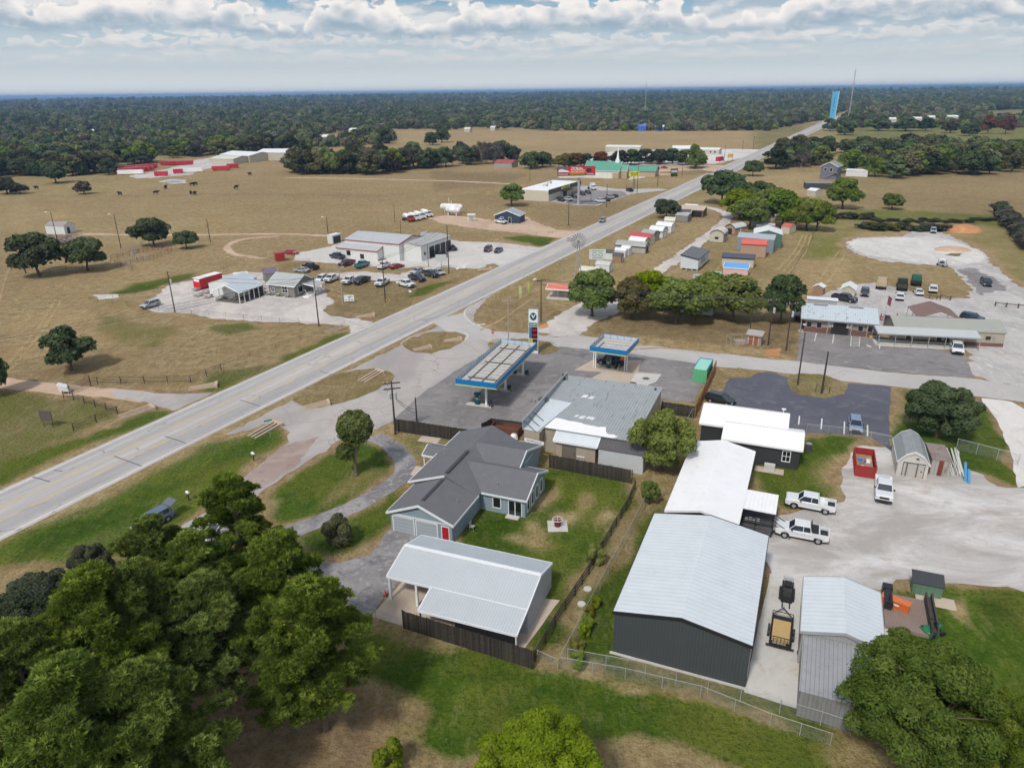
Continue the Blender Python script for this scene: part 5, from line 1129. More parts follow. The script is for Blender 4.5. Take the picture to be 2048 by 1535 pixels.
q=P(1028,884); c=thing('propane_tank','short white tank standing by the brown skip','tank',q,A1); MB().dome((0,0,.9),.6,.6,.6,12,4,True).tube((0,0,0),(0,0,.9),.6,.6,12).build('body',M_WHT,c,True)
# --- canopies
M_BLU=paint((.008,.16,.42),.4,var=.05,name='blue_fascia'); M_YLW=paint((.55,.60,.10),.5,name='yellow_green_stripe'); M_DECK=paint((.47,.46,.43),.7,var=.2,scale=3,dirt=.5,name='canopy_deck'); M_TEAL=paint((.012,.07,.085),.35,name='teal_panel')
def canopy(label,pA,pB,pC,z,cols,pumps,bars,cw=None):
    o,a,L=bframe(pA,pB,z); D=depth(pA,pB,pC,z)
    t=thing('fuel_canopy',label,'canopy',o,a)
    MB().box(.1,L-.1,.1,D-.1,z+.12,z+.24).build('deck',M_DECK,t)
    mb=MB(); h0,h1=z+.10,z+1.02
    mb.box(-.06,L+.06,-.06,.0,h0,h1).box(-.06,L+.06,D,D+.06,h0,h1).box(-.06,0,0,D,h0,h1).box(L,L+.06,0,D,h0,h1); mb.build('fascia',M_BLU,t)
    mb=MB(); h0,h1=z-.06,z+.10
    mb.box(-.07,L+.07,-.07,.02,h0,h1).box(-.07,L+.07,D-.02,D+.07,h0,h1).box(-.07,.02,0,D,h0,h1).box(L-.02,L+.07,0,D,h0,h1); mb.build('stripe',M_YLW,t)
    # the backs of the fascia panels with their brackets
    mb=MB(); k=MB()
    n=int(D/1.1)
    for i in range(n+1):
        y=.05+(D-.1)*i/n
        for x,s in ((.03,1),(L-.03,-1)): k.tube((x+s*.02,y,h1),(x+s*.75,y,z+.3),.025,n=4); mb.box(min(x,x+s*.05),max(x,x+s*.05),y-.04,y+.04,z+.24,z+1.0)
    n=int(L/1.2)
    for i in range(n+1):
        x=.05+(L-.1)*i/n
        for y,s in ((.03,1),(D-.03,-1)): mb.box(x-.04,x+.04,min(y,y+s*.05),max(y,y+s*.05),z+.24,z+1.0)
    mb.box(.0,.025,.02,D-.02,z+.24,z+1.0).box(.02,L-.02,D-.025,D,z+.24,z+1.).box(L-.025,L,.02,D-.02,z+.24,z+1.) if 0 else None
    mb.build('bracket',paint((.20,.22,.24),.6),t); k.build('brace',M_STEEL,t)
    pl=MB(); pl.box(.004,.02,.02,D-.02,z+.24,z+1.0).box(L-.02,L-.004,.02,D-.02,z+.24,z+1.).box(.02,L-.02,D-.02,D-.004,z+.24,z+1.).box(.02,L-.02,.004,.02,z+.24,z+1.); pl.build('fascia_backing',paint((.42,.50,.56),.6,var=.1),t)
    b=MB()
    for q in bars: b.box(*q,z+.24,z+.42)
    if bars: b.build('beam',paint((.12,.105,.095),.8,var=.3),t)
    s=MB(); n=int(D/1.3)
    for i in range(1,n): s.box(.9,L-.9,D*i/n-.03,D*i/n+.03,z+.24,z+.28)
    s.build('deck_seam',paint((.20,.17,.15),.8),t)
    for (x,y) in cols:
        MB().box(x-.16,x+.16,y-.16,y+.16,0,z+.1).build('column',M_WHT,t)
    return t,o,a,L,D
t,co,ca,cL,cD=canopy('long blue-edged fuel canopy over three pump islands',(912,768),(992,778),(1088,697),4.6,[],[],[])
bars=[(1.6,1.72,.6,cD-.6),(3.9,4.02,.6,cD-.6),(cL-.9,cL-.8,.6,cD-.6)]+[(.9,cL-.9,cD*f-.07,cD*f+.07) for f in (.14,.5,.86)]
b=MB()
for q in bars: b.box(*q,4.84,5.02)
b.build('beam',paint((.12,.105,.095),.8,var=.3),t)
cc=[]
for px,py in ((973,812),(1011,780),(1046,750)):
    p=P(px,py); dx,dy=p.x-co.x,p.y-co.y; x,y=dx*math.cos(ca)+dy*math.sin(ca),-dx*math.sin(ca)+dy*math.cos(ca); cc.append((x,y)); MB().box(x-.16,x+.16,y-.16,y+.16,0.06,4.7).build('column',M_WHT,t)
def pump(p,a,label,group='fuel pumps'):
    t=thing('fuel_pump',label,'fuel pump',p,a,group); 
    MB().box(-.35,.35,-.28,.28,.18,1.75).build('cabinet',M_TEAL,t); MB().box(-.52,.52,-.34,.34,1.95,2.25,tx=.05).build('top_sign',M_TEAL,t); MB().box(-.42,-.34,-.2,.2,1.0,1.95).box(.34,.42,-.2,.2,1.0,1.95).build('side_frame',M_STEEL,t)
    MB().box(-.25,.25,-.3,-.275,1.1,1.5).box(-.25,.25,.275,.3,1.1,1.5).build('screen',paint((.3,.33,.35),.3),t); MB().path([(-.38,-.3,1.3),(-.5,-.34,.8),(-.42,-.32,.4),(-.38,-.2,.9)],.025,5).build('hose',M_BLK,t)
def island(p,a,L,label):
    t=thing('pump_island',label,'kerb','' and 0 or p,a,'pump islands'); MB().box(-L/2,L/2,-.55,.55,0.01,.17).build('kerb',M_CONC,t)
    for s in (-1,1): MB().path([(s*L/2,-.5,.0),(s*L/2,-.5,.6),(s*L/2,.5,.6),(s*L/2,.5,0)],.05,6).build('guard_hoop',M_STEEL,t)
names=['nearest the wooden fence','in the middle of the canopy','nearest the price sign']
for i,(px,py) in enumerate(((973,812),(1011,780),(1046,750))):
    p=P(px,py); q=p+Vector((math.cos(ca),math.sin(ca),0))*-1.6
    island(p+Vector((math.cos(ca),math.sin(ca),0))*-1.3,ca,4.6,'pump island '+names[i]); pump(q,ca,'teal fuel pump '+names[i])
    r_=p+Vector((math.cos(ca),math.sin(ca),0))*.75; c=thing('waste_bin','black waste bin by the canopy column '+names[i],'bin',r_,0,'black bins on the islands'); MB().tube((0,0,.0),(0,0,.9),.33,.36,12).dome((0,0,.9),.36,.36,.25,12,3).build('body',M_BLK,c)
t,o2,a2,L2,D2=canopy('small blue-edged fuel canopy sheltering a dark pickup',(1180,702),(1252,712),(1266,685),4.6,[],[],[(1.,1.1,.6,5.),])
for px,py in ((1189,735),(1251,741)):
    p=P(px,py); dx,dy=p.x-o2.x,p.y-o2.y; x,y=dx*math.cos(a2)+dy*math.sin(a2),-dx*math.sin(a2)+dy*math.cos(a2)
    for s in (-.2,.2): MB().box(x+s-.08,x+s+.08,y-.1,y+.1,0,4.7).build('column',M_WHT,t)
island(P(1219,737),a2,3.4,'pump island under the small canopy'); pump(P(1217,737),a2,'teal fuel pump under the small canopy')
c=thing('waste_bin','black bin beside the pump under the small canopy','bin',P(1231,738),0); MB().tube((0,0,0),(0,0,.9),.33,.36,12).dome((0,0,.9),.36,.36,.25,12,3).build('body',M_BLK,c)
# --- price sign
pb=P(1067,706); zt=49-(49-0)*1; 
c=thing('price_sign','tall fuel price sign with a white V in a dark oval','sign',pb,R(-12))
MB().box(-.95,.95,-.25,.25,0,9.1).build('cabinet',paint((.58,.62,.62),.5,var=.08),c)
MB().box(-.85,.85,-.27,-.255,6.5,8.9).build('logo_panel',paint((.62,.72,.72),.4),c)
mb=MB(); n=28; mb.poly([(.66*math.cos(6.283*i/n),-.285,7.75+.80*math.sin(6.283*i/n)) for i in range(n)]); mb.build('logo_oval',M_TEAL,c)
text('V',1.15,M_WHT,c,0,-.30,7.75,sx=1.25)
MB().box(-.85,.85,-.27,-.255,5.75,6.45).build('name_panel',M_TEAL,c); text('VALERO',.44,M_WHT,c,0,-.285,6.1)
MB().box(-.85,-.3,-.27,-.255,3.2,5.6).build('grade_panel',paint((.03,.16,.30),.4),c); MB().box(-.3,.85,-.27,-.255,3.2,5.6).build('price_panel',paint((.03,.01,.015),.4),c)
M_LED=bpy.data.materials.new('red_led'); M_LED.use_nodes=True; q=M_LED.node_tree.nodes['Principled BSDF']; q.inputs['Base Color'].default_value=(.3,.0,.02,1); q.inputs['Emission Color'].default_value=(.6,.01,.03,1); q.inputs['Emission Strength'].default_value=.7
text('2.65',.62,M_LED,c,.28,-.28,4.95,sx=.8); text('3.09',.62,M_LED,c,.28,-.28,3.9,sx=.8)
MB().box(-.85,-.1,-.27,-.255,2.3,3.1).build('diesel_panel',paint((.55,.38,.05),.4),c); MB().box(-.1,.85,-.27,-.255,2.3,3.1).build('diesel_price_panel',paint((.03,.05,.015),.4),c)
MB().box(-.85,.85,-.27,-.255,.7,2.2).build('shop_panel',M_TEAL,c); text("Rudolph's",.36,M_WHT,c,0,-.285,1.75); text('Country Store',.26,M_WHT,c,0,-.285,1.15)
# --- green container, wooden ramp fence
M_CG=paint((.10,.42,.20),.5,var=.06,rib=.28,ribk=.3,name='green_container_paint')
o,a,L=bframe((1384,763),(1412,767),0.); t=thing('shipping_container','mint green shipping container with blue-edged roof at the forecourt edge','container',o,a)
MB().box(0,L,0,6.05,.05,2.5).build('body',M_CG,t); MB().box(.1,L-.1,.1,5.95,2.5,2.55).build('roof',paint((.30,.62,.52),.5,var=.12,dirt=.1),t)
MB().box(0,.12,0,6.05,2.5,2.62).box(L-.12,L,0,6.05,2.5,2.62).box(0,L,5.8,6.05,2.5,2.62).build('roof_edge',M_BLU,t)
mb=MB(); 
for x in (.4,.9,L-.9,L-.4): mb.tube((x,-.04,.2),(x,-.04,2.4),.025,n=5)
mb.build('lock_bar',M_STEEL,t)
# ------------------------------------------------------------------ fences
def board_fence(name,label,pts,h,mat,group=None,px=True,posts=True,cap=False):
    Q=[P(*p) for p in pts] if px else pts; o=Q[0]; t=thing(name,label,'fence',o,0,group); r=random.Random(len(pts)*7+int(h*10)); mb=MB(); rl=MB(); ps=[]
    for a,b in zip(Q[:-1],Q[1:]):
        L=(b-a).length; an=ang(a,b); n=int(L/.15); c=(a-o)
        for i in range(n): hh=h+r.uniform(-.05,.04); mb.box(i*.15+.005,i*.15+.14,-.012+r.uniform(-.008,.008),.012,.03,hh,an,(c.x,c.y))
        for z in (.4,h-.35): rl.box(0,L,.015,.055,z,z+.09,an,(c.x,c.y))
        k=max(1,int(L/2.5)); ps+=[(c.x+(b-a).x*i/k,c.y+(b-a).y*i/k,an) for i in range(k+1)]
        if cap: mb.box(0,L,-.06,.08,h+.02,h+.06,an,(c.x,c.y))
    mb.build('pickets',mat,t); rl.build('rail',mat,t)
    if posts:
        pm=MB().box(-.05,.05,.055,.15,0,h).mesh('post',mat)
        for x,y,an in ps: link('post',pm,t,(x,y,0),an)
    return t
def m_boards(name,c0,c1,c2):
    m,N,b=newmat(name); tc=N.n('ShaderNodeTexCoord'); uv=N.sep(tc.outputs['UV']); pk=N.m('FLOOR',N.m('DIVIDE',uv[0],.15))
    w=N.n('ShaderNodeTexWhiteNoise',noise_dimensions='1D'); N.put(w.inputs['W'],pk); st=N.noise(N.comb(N.m('MULTIPLY',uv[0],9.),N.m('MULTIPLY',uv[1],.9),0.),1.,4.,.7)
    c=N.mix(N.m('ADD',N.m('MULTIPLY',w.outputs['Value'],.55),N.m('MULTIPLY',st,.45)),c0,c1); c=N.mix(N.m('MULTIPLY',N.mr(N.noise(tc.outputs['Object'],.6,4.,.7),.5,.7),.5),c,c2)
    N.put(b.inputs['Base Color'],c); b.inputs['Roughness'].default_value=.9; b.inputs['Specular IOR Level'].default_value=.15; return m
M_DKW=m_boards('dark_weathered_boards',(.012,.010,.009),(.085,.075,.066),(.03,.036,.022)); M_NEWW=paint((.34,.17,.085),.85,var=.12,rib=.15,ribk=.4,name='new_cedar_boards')
board_fence('board_fence','dark board fence between fuel forecourt and the grey house lawn',[(790,862),(945,886)],2.2,M_DKW)
board_fence('board_fence','dark board fence behind the grey house back yard, below the fuel store',[(1098,935),(1263,967)],2.1,M_DKW)
board_fence('board_fence','dark board fence along the meadow in front of the carport',[(806,1256),(1066,1338)],2.2,M_DKW)
board_fence('board_fence','dark board fence at the right end of the fuel store',[(1322,826),(1388,836)],2.1,M_DKW)
board_fence('board_fence','reddish new board fence running beside the green container',[(1430,742),(1388,836)],2.1,M_NEWW)
board_fence('board_fence','short dark board screen round the rusty skip behind the store',[(965,868),(985,858),(1046,866)],1.9,M_DKW)
M_GALV=paint((.40,.42,.42),.5,.4,name='galvanised_pipe')
def m_chain():
    m=bpy.data.materials.new('chain_mesh'); m.use_nodes=True; N=NT(m.node_tree); m.node_tree.nodes.clear()
    uv=N.sep(N.n('ShaderNodeTexCoord').outputs['UV']); f=lambda e: N.mr(N.m('ABSOLUTE',N.m('SUBTRACT',N.m('FRACT',N.m('MULTIPLY',e,9.)),.5)),.44,.49)
    w=N.m('MAXIMUM',f(N.m('ADD',uv[0],uv[1])),f(N.m('SUBTRACT',uv[0],uv[1])))
    d=N.n('ShaderNodeBsdfDiffuse'); d.inputs[0].default_value=(.35,.36,.36,1); tr=N.n('ShaderNodeBsdfTransparent'); mx=N.n('ShaderNodeMixShader'); N.L.new(w,mx.inputs[0]); N.L.new(tr.outputs[0],mx.inputs[1]); N.L.new(d.outputs[0],mx.inputs[2])
    o=N.n('ShaderNodeOutputMaterial'); N.L.new(mx.outputs[0],o.inputs[0]); return m
M_CH=m_chain()
def chain_fence(label,pts,h,step=3.,mesh=True,mat=None,name='chain_link_fence',rails=None,pr=.035,group=None):
    Q=[P(*p) for p in pts]; o=Q[0]; t=thing(name,label,'fence',o,0,group); mt=mat or M_GALV; rl=MB(); ms=MB(); pm=MB().tube((0,0,-.05),(0,0,h+.05),pr,pr,6).mesh('post',mt)
    last=None
    for a,b in zip(Q[:-1],Q[1:]):
        L=(b-a).length; k=max(1,round(L/step)); A=a-o;B=b-o
        for z in (rails or (h,)): rl.tube(A+Vector((0,0,z)),B+Vector((0,0,z)),pr*.7,n=5)
        if mesh: ms.poly([A+Vector((0,0,.03)),B+Vector((0,0,.03)),B+Vector((0,0,h)),A+Vector((0,0,h))])
        for i in range(k+(b==Q[-1])): q=A+(B-A)*i/k; link('post',pm,t,q)
    rl.build('rail',mt,t)
    if mesh: ms.build('mesh_panel',M_CH,t)
    return t
chain_fence('chain-link fence along the meadow below the dark workshop, lower run',[(1120,1336),(1250,1358),(1400,1394),(1540,1450),(1660,1490)],1.3)
chain_fence('chain-link fence close in front of the dark workshop, upper run',[(1135,1322),(1290,1350),(1480,1402),(1640,1450),(1700,1470)],1.5)
chain_fence('chain-link fence between the rail fence and the workshop strip',[(1120,1336),(1200,1180),(1260,1070),(1300,990)],1.5)
chain_fence('chain-link fence at the meadow edge left of the carport boards',[(645,1195),(700,1216),(806,1258)],1.2)
chain_fence('chain-link fence between sealed car park and office lawn',[(1612,868),(1700,876),(1780,893)],1.7)
chain_fence('chain-link fence crossing the lawn to the white drive on the right',[(1912,898),(2035,930)],1.7)
chain_fence('short chain-link gate in the strip beside the rail fence',[(1075,1320),(1115,1338)],1.2,1.5)
chain_fence('chain-link fence from the store corner to the office',[(1385,836),(1330,930)],1.8)
def rail_fence(label,pts,h,step,rails,mat,pr=.06,name='rail_fence',box=True,group=None):
    Q=[P(*p) for p in pts]; o=Q[0]; t=thing(name,label,'fence',o,0,group); rl=MB(); pm=(MB().box(-pr,pr,-pr,pr,-.05,h+.08) if box else MB().tube((0,0,-.05),(0,0,h+.05),pr,pr,6)).mesh('post',mat)
    for a,b in zip(Q[:-1],Q[1:]):
        L=(b-a).length; k=max(1,round(L/step)); A=a-o;B=b-o; an=ang(a,b)
        for z in rails:
            if box: rl.box(0,L,-.03,.03,z-.09,z+.09,an,(A.x,A.y))
            else: rl.tube(A+Vector((0,0,z)),B+Vector((0,0,z)),pr*.5,n=5)
        for i in range(k+(b==Q[-1])): link('post',pm,t,A+(B-A)*i/k,an)
    rl.build('rail',mat,t); return t
rail_fence('black board rail fence curving along the right of the back yard',[(1270,978),(1252,1020),(1222,1070),(1205,1100),(1190,1118),(1178,1148),(1150,1190),(1110,1250),(1070,1322)],1.3,2.4,(.35,.8,1.25),paint((.045,.035,.030),.8,var=.2))
M_PIPE=paint((.03,.022,.022),.6,name='dark_pipe_rail')
rail_fence('dark pipe fence beyond the ranch gate, with a bend at each end',[(182,772),(196,768),(382,765),(443,740)],1.4,4.,(.45,.75,1.05,1.35),M_PIPE,.07,box=False,name='pipe_fence')
rail_fence('dark pipe fence on the road side of the ranch gate',[(128,796),(148,800),(236,828),(148,862)],1.4,3.5,(.45,.75,1.05,1.35),M_PIPE,.07,box=False,name='pipe_fence')
rail_fence('black steel ranch gate standing open across the dirt track',[(140,788),(182,770)],1.9,5.,tuple(.3+.2*i for i in range(8)),M_PIPE,.07,box=False,name='ranch_gate')
rail_fence('brown pipe fence passing under the biggest pasture oak',[(-40,540),(0,541),(100,545),(165,536),(190,528)],1.5,4.6,(1.4,),paint((.10,.06,.045),.8),.05,box=False,name='pipe_fence')
M_POST=paint((.10,.08,.065),.9)
def wire(label,pts,step,h=1.2,grp='pasture wire fences'):
    return rail_fence(label,pts,h,step,(.5,.85,1.1),M_POST,.035,box=False,name='wire_fence',group=grp)
wire('wire fence on the south side of the restaurant lot',[(196,604),(350,625),(560,645),(640,656)],5.)
wire('wire fence north of the restaurant and pond',[(180,602),(270,590),(400,560),(470,532)],6.)
wire('wire fence along the highway below the green pasture',[(448,740),(500,715),(690,652)],6.)
wire('wire fence between used car lot and pasture',[(520,520),(620,525),(560,545)],6.)
wire('wire fence from the shop yard to the propane road',[(900,470),(1040,472),(1105,468)],6.)
wire('wire fence across the cattle pasture',[(0,395),(300,394),(500,390),(760,395)],12.)
wire('wire fence south of the flat-roofed store',[(960,403),(1100,407),(1230,410)],8.)
wire('wire fence dividing the mown strips right of the sheds',[(1525,640),(1625,480),(1625,462)],8.)
rail_fence('low brown rail fence behind the brown metal canopy, left length',[(1858,597),(1873,599),(1880,600)],1.,3.,(.8,),M_POST,.12,name='post_and_rail')
rail_fence('low brown rail fence behind the brown metal canopy, second length',[(1880,597),(1900,601)],1.,3.,(.8,),M_POST,.12,name='post_and_rail')
rail_fence('low brown rail fence at the right edge of the gravel lot',[(1990,612),(2012,614),(2060,618)],1.,3.,(.8,),M_POST,.14,name='post_and_rail')
rail_fence('black hoop bike rail on the oval grass island',[(1631,783),(1658,787)],1.3,4.,(1.3,),M_BLK,.06,box=False,name='hoop_rail')
# cattle pens
for i,(pts,m,lb) in enumerate(((((232,535),(262,528),(300,520),(345,505)),paint((.17,.055,.045),.8),'rust-red pipe panels of the cattle pens, front row'),(((222,520),(260,512),(305,500),(345,500)),paint((.17,.055,.045),.8),'rust-red pipe panels of the cattle pens, back row'),(((232,512),(245,505),(275,500),(262,515),(300,518)),M_GALV,'white pipe chute inside the cattle pens'),(((222,528),(260,532),(262,540)),M_GALV,'pale pipe panels beside the small oak'))):
    rail_fence(lb,pts,1.6,2.,(.3,.6,.9,1.2,1.5),m,.05,box=False,name='cattle_panel',group='cattle pens')
for i,(pts,lb) in enumerate((((40,487,158,487),'long stack of stored pipe panels, farthest row'),((42,478,160,478),'long stack of stored pipe panels, nearer row'),((110,487,150,488),'short stack of pale panels at the right end of the long stacks'))):
    a=P(pts[0],pts[1]);b=P(pts[2],pts[3]); c=thing('panel_stack',lb,'stack',a,ang(a,b),'stacked panels in the pasture'); mb=MB(); r=random.Random(i)
    for k in range(90): x=r.uniform(0,(b-a).length); z=r.uniform(.1,1.3); mb.tube((x,r.uniform(-2,2),z),(x+r.uniform(-3,3),r.uniform(-2,2),z+r.uniform(0,.5)),.13,n=5)
    for k in range(10): x=(b-a).length*k/9; mb.tube((x,-1.5,0),(x,-1.5,1.6),.06,n=5)
    mb.build('panel',paint((.26,.22,.21),.8,var=.3),c)
# ------------------------------------------------------------------ poles and wires
M_POLE=paint((.055,.040,.032),.9,var=.3,name='creosoted_pole'); M_GPOLE=paint((.33,.31,.29),.8,var=.2,name='grey_pole'); M_INS=paint((.5,.5,.5),.4)
TOPS={}
def pole(px,py,tx,ty,label,kind='',az=0.,mat=None,r=.16,group=None,name='utility_pole'):
    """height from the photographed top"""
    b=P(px,py); lo,hi=1.,120.
    for _ in range(40):
        m=(lo+hi)/2; x,y=proj(b.x,b.y,m)
        if y<ty: hi=m
        else: lo=m
    h=lo; t=thing(name,label,'pole',b,az,group); mt=mat or M_POLE
    MB().tube((0,0,-.1),(0,0,h),r,r*.62,8).build('shaft',mt,t)
    if 'x' in kind:
        n=kind.count('x')
        for i in range(n): MB().box(-1.3,1.3,-.07,.07,h-.4-.9*i,h-.24-.9*i).box(-.7,-.62,-.1,.1,h-.6-.9*i,h-.3-.9*i).build('crossarm',mt,t)
        for i in range(n):
            mb=MB()
            for x in (-1.2,-.6,.6,1.2): mb.tube((x,0,h-.24-.9*i),(x,0,h-.02-.9*i),.06,.04,6)
            mb.build('insulator',M_INS,t)
    if 't' in kind: 
        for s in ((-.42,),(.42,)) if 'T' in kind else ((.4,),): MB().tube((s[0],0,h-2.9),(s[0],0,h-1.9),.25,.25,10).dome((s[0],0,h-1.9),.25,.25,.12,10,2).build('transformer',paint((.42,.43,.43),.5),t)
    if 'l' in kind: MB().tube((0,0,h-.3),(-1.3,0,h+.15),.04).build('arm',M_GALV,t); MB().dome((-1.5,0,h+.05),.45,.25,.18,10,3).build('lamp_head',M_WHT,t)
    if 'L' in kind:
        MB().box(-.9,.9,-.06,.06,h-.1,h+.02).build('arm',M_GALV,t)
        for x in (-.8,.8): MB().box(x-.4,x+.4,-.25,.25,h+.03,h+.22).build('lamp_head',M_GALV,t)
    TOPS[label]=Vector((b.x,b.y,h)); return t
pole(116,486,102,424,'light pole in the pasture left of centre, by the long stacks','l',.3,name='light_pole',group='wooden light poles in the pasture')
pole(242,496,227,428,'light pole between the two right-hand pasture oaks','l',.3,name='light_pole',group='wooden light poles in the pasture')
pole(421,485,415,438,'short bare pole in the pasture right of the small oak'); pole(34,483,31,465,'stub pole beside the far left panels',r=.12)
pole(52,547,46,505,'bare pole in front of the biggest pasture oak')
pole(350,624,336,543,'utility pole at the restaurant lot beside the parked grey car','t'); pole(638,652,631,555,'utility pole by the restaurant drive','t',.5)
pole(656,466,649,434,'light pole behind the white animal shelter','l',.2,name='light_pole'); pole(790,447,785,408,'thin pole left of the propane tank trucks',r=.12); pole(802,468,801,440,'thin pole just behind the auto shop roof',r=.12)
pole(771,604,765,516,'pole with T-top in front of the used pickups','x',.8); pole(686,612,676,535,'tall grey lamp post on a concrete foot by the used car lot','L',.4,mat=M_GPOLE,r=.12,name='light_pole')
pole(898,547,893,450,'pole at the highway in front of the auto shop bays','',.2); pole(857,533,853,490,'thin pole left of the auto shop sign',r=.1)
pole(1025,448,1022,425,'stub post left of the propane office',r=.09)
pole(1137,450,1134,404,'dark pole in the brown field before the flat-roofed store','l',.4,name='light_pole'); pole(1060,363,1062,336,'pole behind the flat-roofed store'); pole(1119,358,1119,334,'pole left of the billboard')
pole(1213,415,1215,369,'pole at the store lot edge beside the white pickup'); pole(1274,388,1279,333,'tall pole right of the yellow store sign'); pole(1182,404,1181,382,'parking lot lamp with yellow foot, nearer',r=.08,name='light_pole'); pole(1252,383,1253,356,'parking lot lamp with yellow foot, farther',r=.08,name='light_pole')
pole(1315,372,1318,333,'pole on the church lawn'); pole(1364,352,1366,318,'pole right of the church lawn'); pole(1418,358,1418,343,'short pole at the highway',r=.1)
for i,(x,y,tx,ty) in enumerate(((1448,323,1450,290),(1485,300,1488,280),(1506,300,1509,272),(1538,262,1540,250),(1580,256,1582,246))): pole(x,y,tx,ty,'highway pole number %s counting away from the church'%('one','two','three','four','five')[i],'x',.8,group='poles along the far highway')
pole(791,868,791,762,'crossarmed transformer pole at the corner of the dark board fence','xxtT',.25,r=.17); pole(834,846,834,795,'short bare pole inside the dark board fence',r=.15)
pole(1017,681,1018,598,'grey steel pole with floodlights by the price sign','x',.3,mat=M_GPOLE,r=.13); pole(1082,643,1087,558,'dark pole with lamp arm across the street from the price sign','xl',.3)
pole(1125,590,1125,520,'thin lamp post right of the red-roofed carport','L',.3,mat=M_GPOLE,r=.07,name='light_pole')
pole(1498,678,1503,600,'thin dark pole behind the little red-door shed',r=.12); pole(1536,690,1545,598,'left pole of the twin transformer platform','xt',.2,r=.17); pole(1541,650,1549,598,'right pole of the twin transformer platform','tT',.2,r=.16); pole(1572,700,1585,605,'pole at the corner of the brick office','xt',.2)
pole(1595,770,1615,665,'bare leaning-looking pole on the oval grass island'); pole(1643,787,1654,703,'tapered dark pole behind the hoop rail on the oval grass island',r=.2)
pole(1810,570,1812,558,'post behind the army trucks',r=.08)
def wires(a,b,offs,sag=1.2,label='',az=.2,r=.034):
    A=TOPS[a];B=TOPS[b]; mb=MB(); u=Vector((math.cos(az),math.sin(az),0))
    for k,(o_,dz) in enumerate(offs):
        pr=None
        for i in range(15):
            f=i/14; q=A*(1-f)+B*f+u*o_+Vector((0,0,dz-4*sag*f*(1-f)))
            if pr: mb.tube(pr,q,r,n=4,caps=False)
            pr=q
    one('power_line',mb,paint((.06,.06,.065),.5),label,'wires','overhead power lines')
wires('dark pole with lamp arm across the street from the price sign','left pole of the twin transformer platform',[(-1,-.1),(0,.1),(1,-.1),(0,-1.2)],1.,'wires from the lamp-arm pole to the twin transformer poles across the shade trees')
wires('left pole of the twin transformer platform','pole at the corner of the brick office',[(-1,-.1),(1,-.1),(0,-.8)],.3,'short wires from the twin poles to the brick office pole')
wires('grey steel pole with floodlights by the price sign','dark pole with lamp arm across the street from the price sign',[(0,-.1),(.6,-.2)],.6,'wires crossing the side street by the price sign')
wires('crossarmed transformer pole at the corner of the dark board fence','short bare pole inside the dark board fence',[(0,-2.),(.2,-2.6)],.6,'slack wires dropping to the short bare pole')
wires('utility pole by the restaurant drive','utility pole at the restaurant lot beside the parked grey car',[(0,-.1),(0,-1.)],1.,'wires along the restaurant lot')
TOPS['w0']=Vector((-140,95,9)); wires('utility pole by the restaurant drive','w0',[(0,-.1),(0,.5),(0,-.6)],1.8,'long wires crossing the left pasture in front of the lone oak')
wires('pole at the highway in front of the auto shop bays','pole with T-top in front of the used pickups',[(-.8,-.1),(.8,-.1)],1.,'wires along the used car lot')
# ------------------------------------------------------------------ police office, long tan building and yard
M_BRK=paint((.17,.085,.065),.85,row=.08,ribk=.25,var=.2,name='red_brick'); M_TRF=paint((.55,.62,.66),.45,.2,.08,rib=.45,ribk=.22,name='blotched_metal_roof'); M_TBR=paint((.38,.385,.345),.5,.15,.1,rib=.45,ribk=.25,name='olive_grey_roof'); M_TSD=paint((.36,.33,.27),.7,var=.06,rib=.4,ribk=.22,name='tan_siding')
o,a,L=bframe((1602,636),(1760,649),3.2)
t=thing('brick_office','brick office with blotched pale metal roof facing the striped car park','building',o,a); D=13.
gab(t,0,L,0,D,[(0,3.2),(D*.5,4.9),(D,3.2)],'x',M_BRK,M_TRF,M_STEEL,.9,.12)
MB().box(.95,L-.95,.84,.89,1.3,2.9).build('stucco_band',paint((.30,.24,.19),.8),t)
openg(t,L*.52,.84,.02,3.4,2.5,-math.pi/2,'entrance',paint((.1,.09,.09),.6),M_BLK,.1)
for x in (L*.40,L*.63): MB().box(x-.45,x+.45,.77,.83,1.6,2.6).build('notice_board',paint((.42,.45,.43),.6),t)
for x in (L*.12,L*.25,L*.78,L*.9): openg(t,x,.84,1.2,.9,1.1,-math.pi/2,'window',M_STEEL)
MB().box(L*.04,L*.08,.75,.83,1.5,1.75).build('sign_plate',M_WHT,t)
mb=MB()
for x in (.2,L*.36,L*.66,L*.86,L-.2): mb.box(x-.08,x+.08,.1,.26,0,3.05)
mb.build('porch_post',M_STEEL,t)
r=random.Random(9); mb=MB()
for i in range(26):
    x=r.uniform(1.,L-.8); y=r.uniform(.6,D*.46); z=3.2+y/(D*.5)*1.7+.03; w=r.uniform(.12,.25); h=r.uniform(.2,.45); mb.poly([(x,y,z),(x+w,y+.05,z+.012),(x+w*1.2,y+h,z+h*.262+.006),(x+w*.3,y+h,z+h*.262+.006)])
mb.build('roof_patches',paint((.08,.09,.10),.7),t)
for x in (.16,.62): MB().box(L*x,L*(x+.19),D*.5-.7,D*.5-.35,4.72,4.95).build('ridge_vent',paint((.2,.21,.22),.6,rib=.5,ribk=.5),t)
o,a,L=bframe((1790,655),(2014,666),3.0); D=9.
a=R(-20) if 0 else a
t=thing('long_tan_building','long tan metal-sided building with covered walkway, right of the brick office','building',o,a)
L1=L
gab(t,0,L1,0,D,[(0,3.1),(D*.5,4.3),(D,3.1)],'x',M_TSD,M_TBR,paint((.3,.32,.28),.6),.12,.1)
MB().box(.1,L1-.1,.02,.11,0,.75).build('brick_base',M_BRK,t)
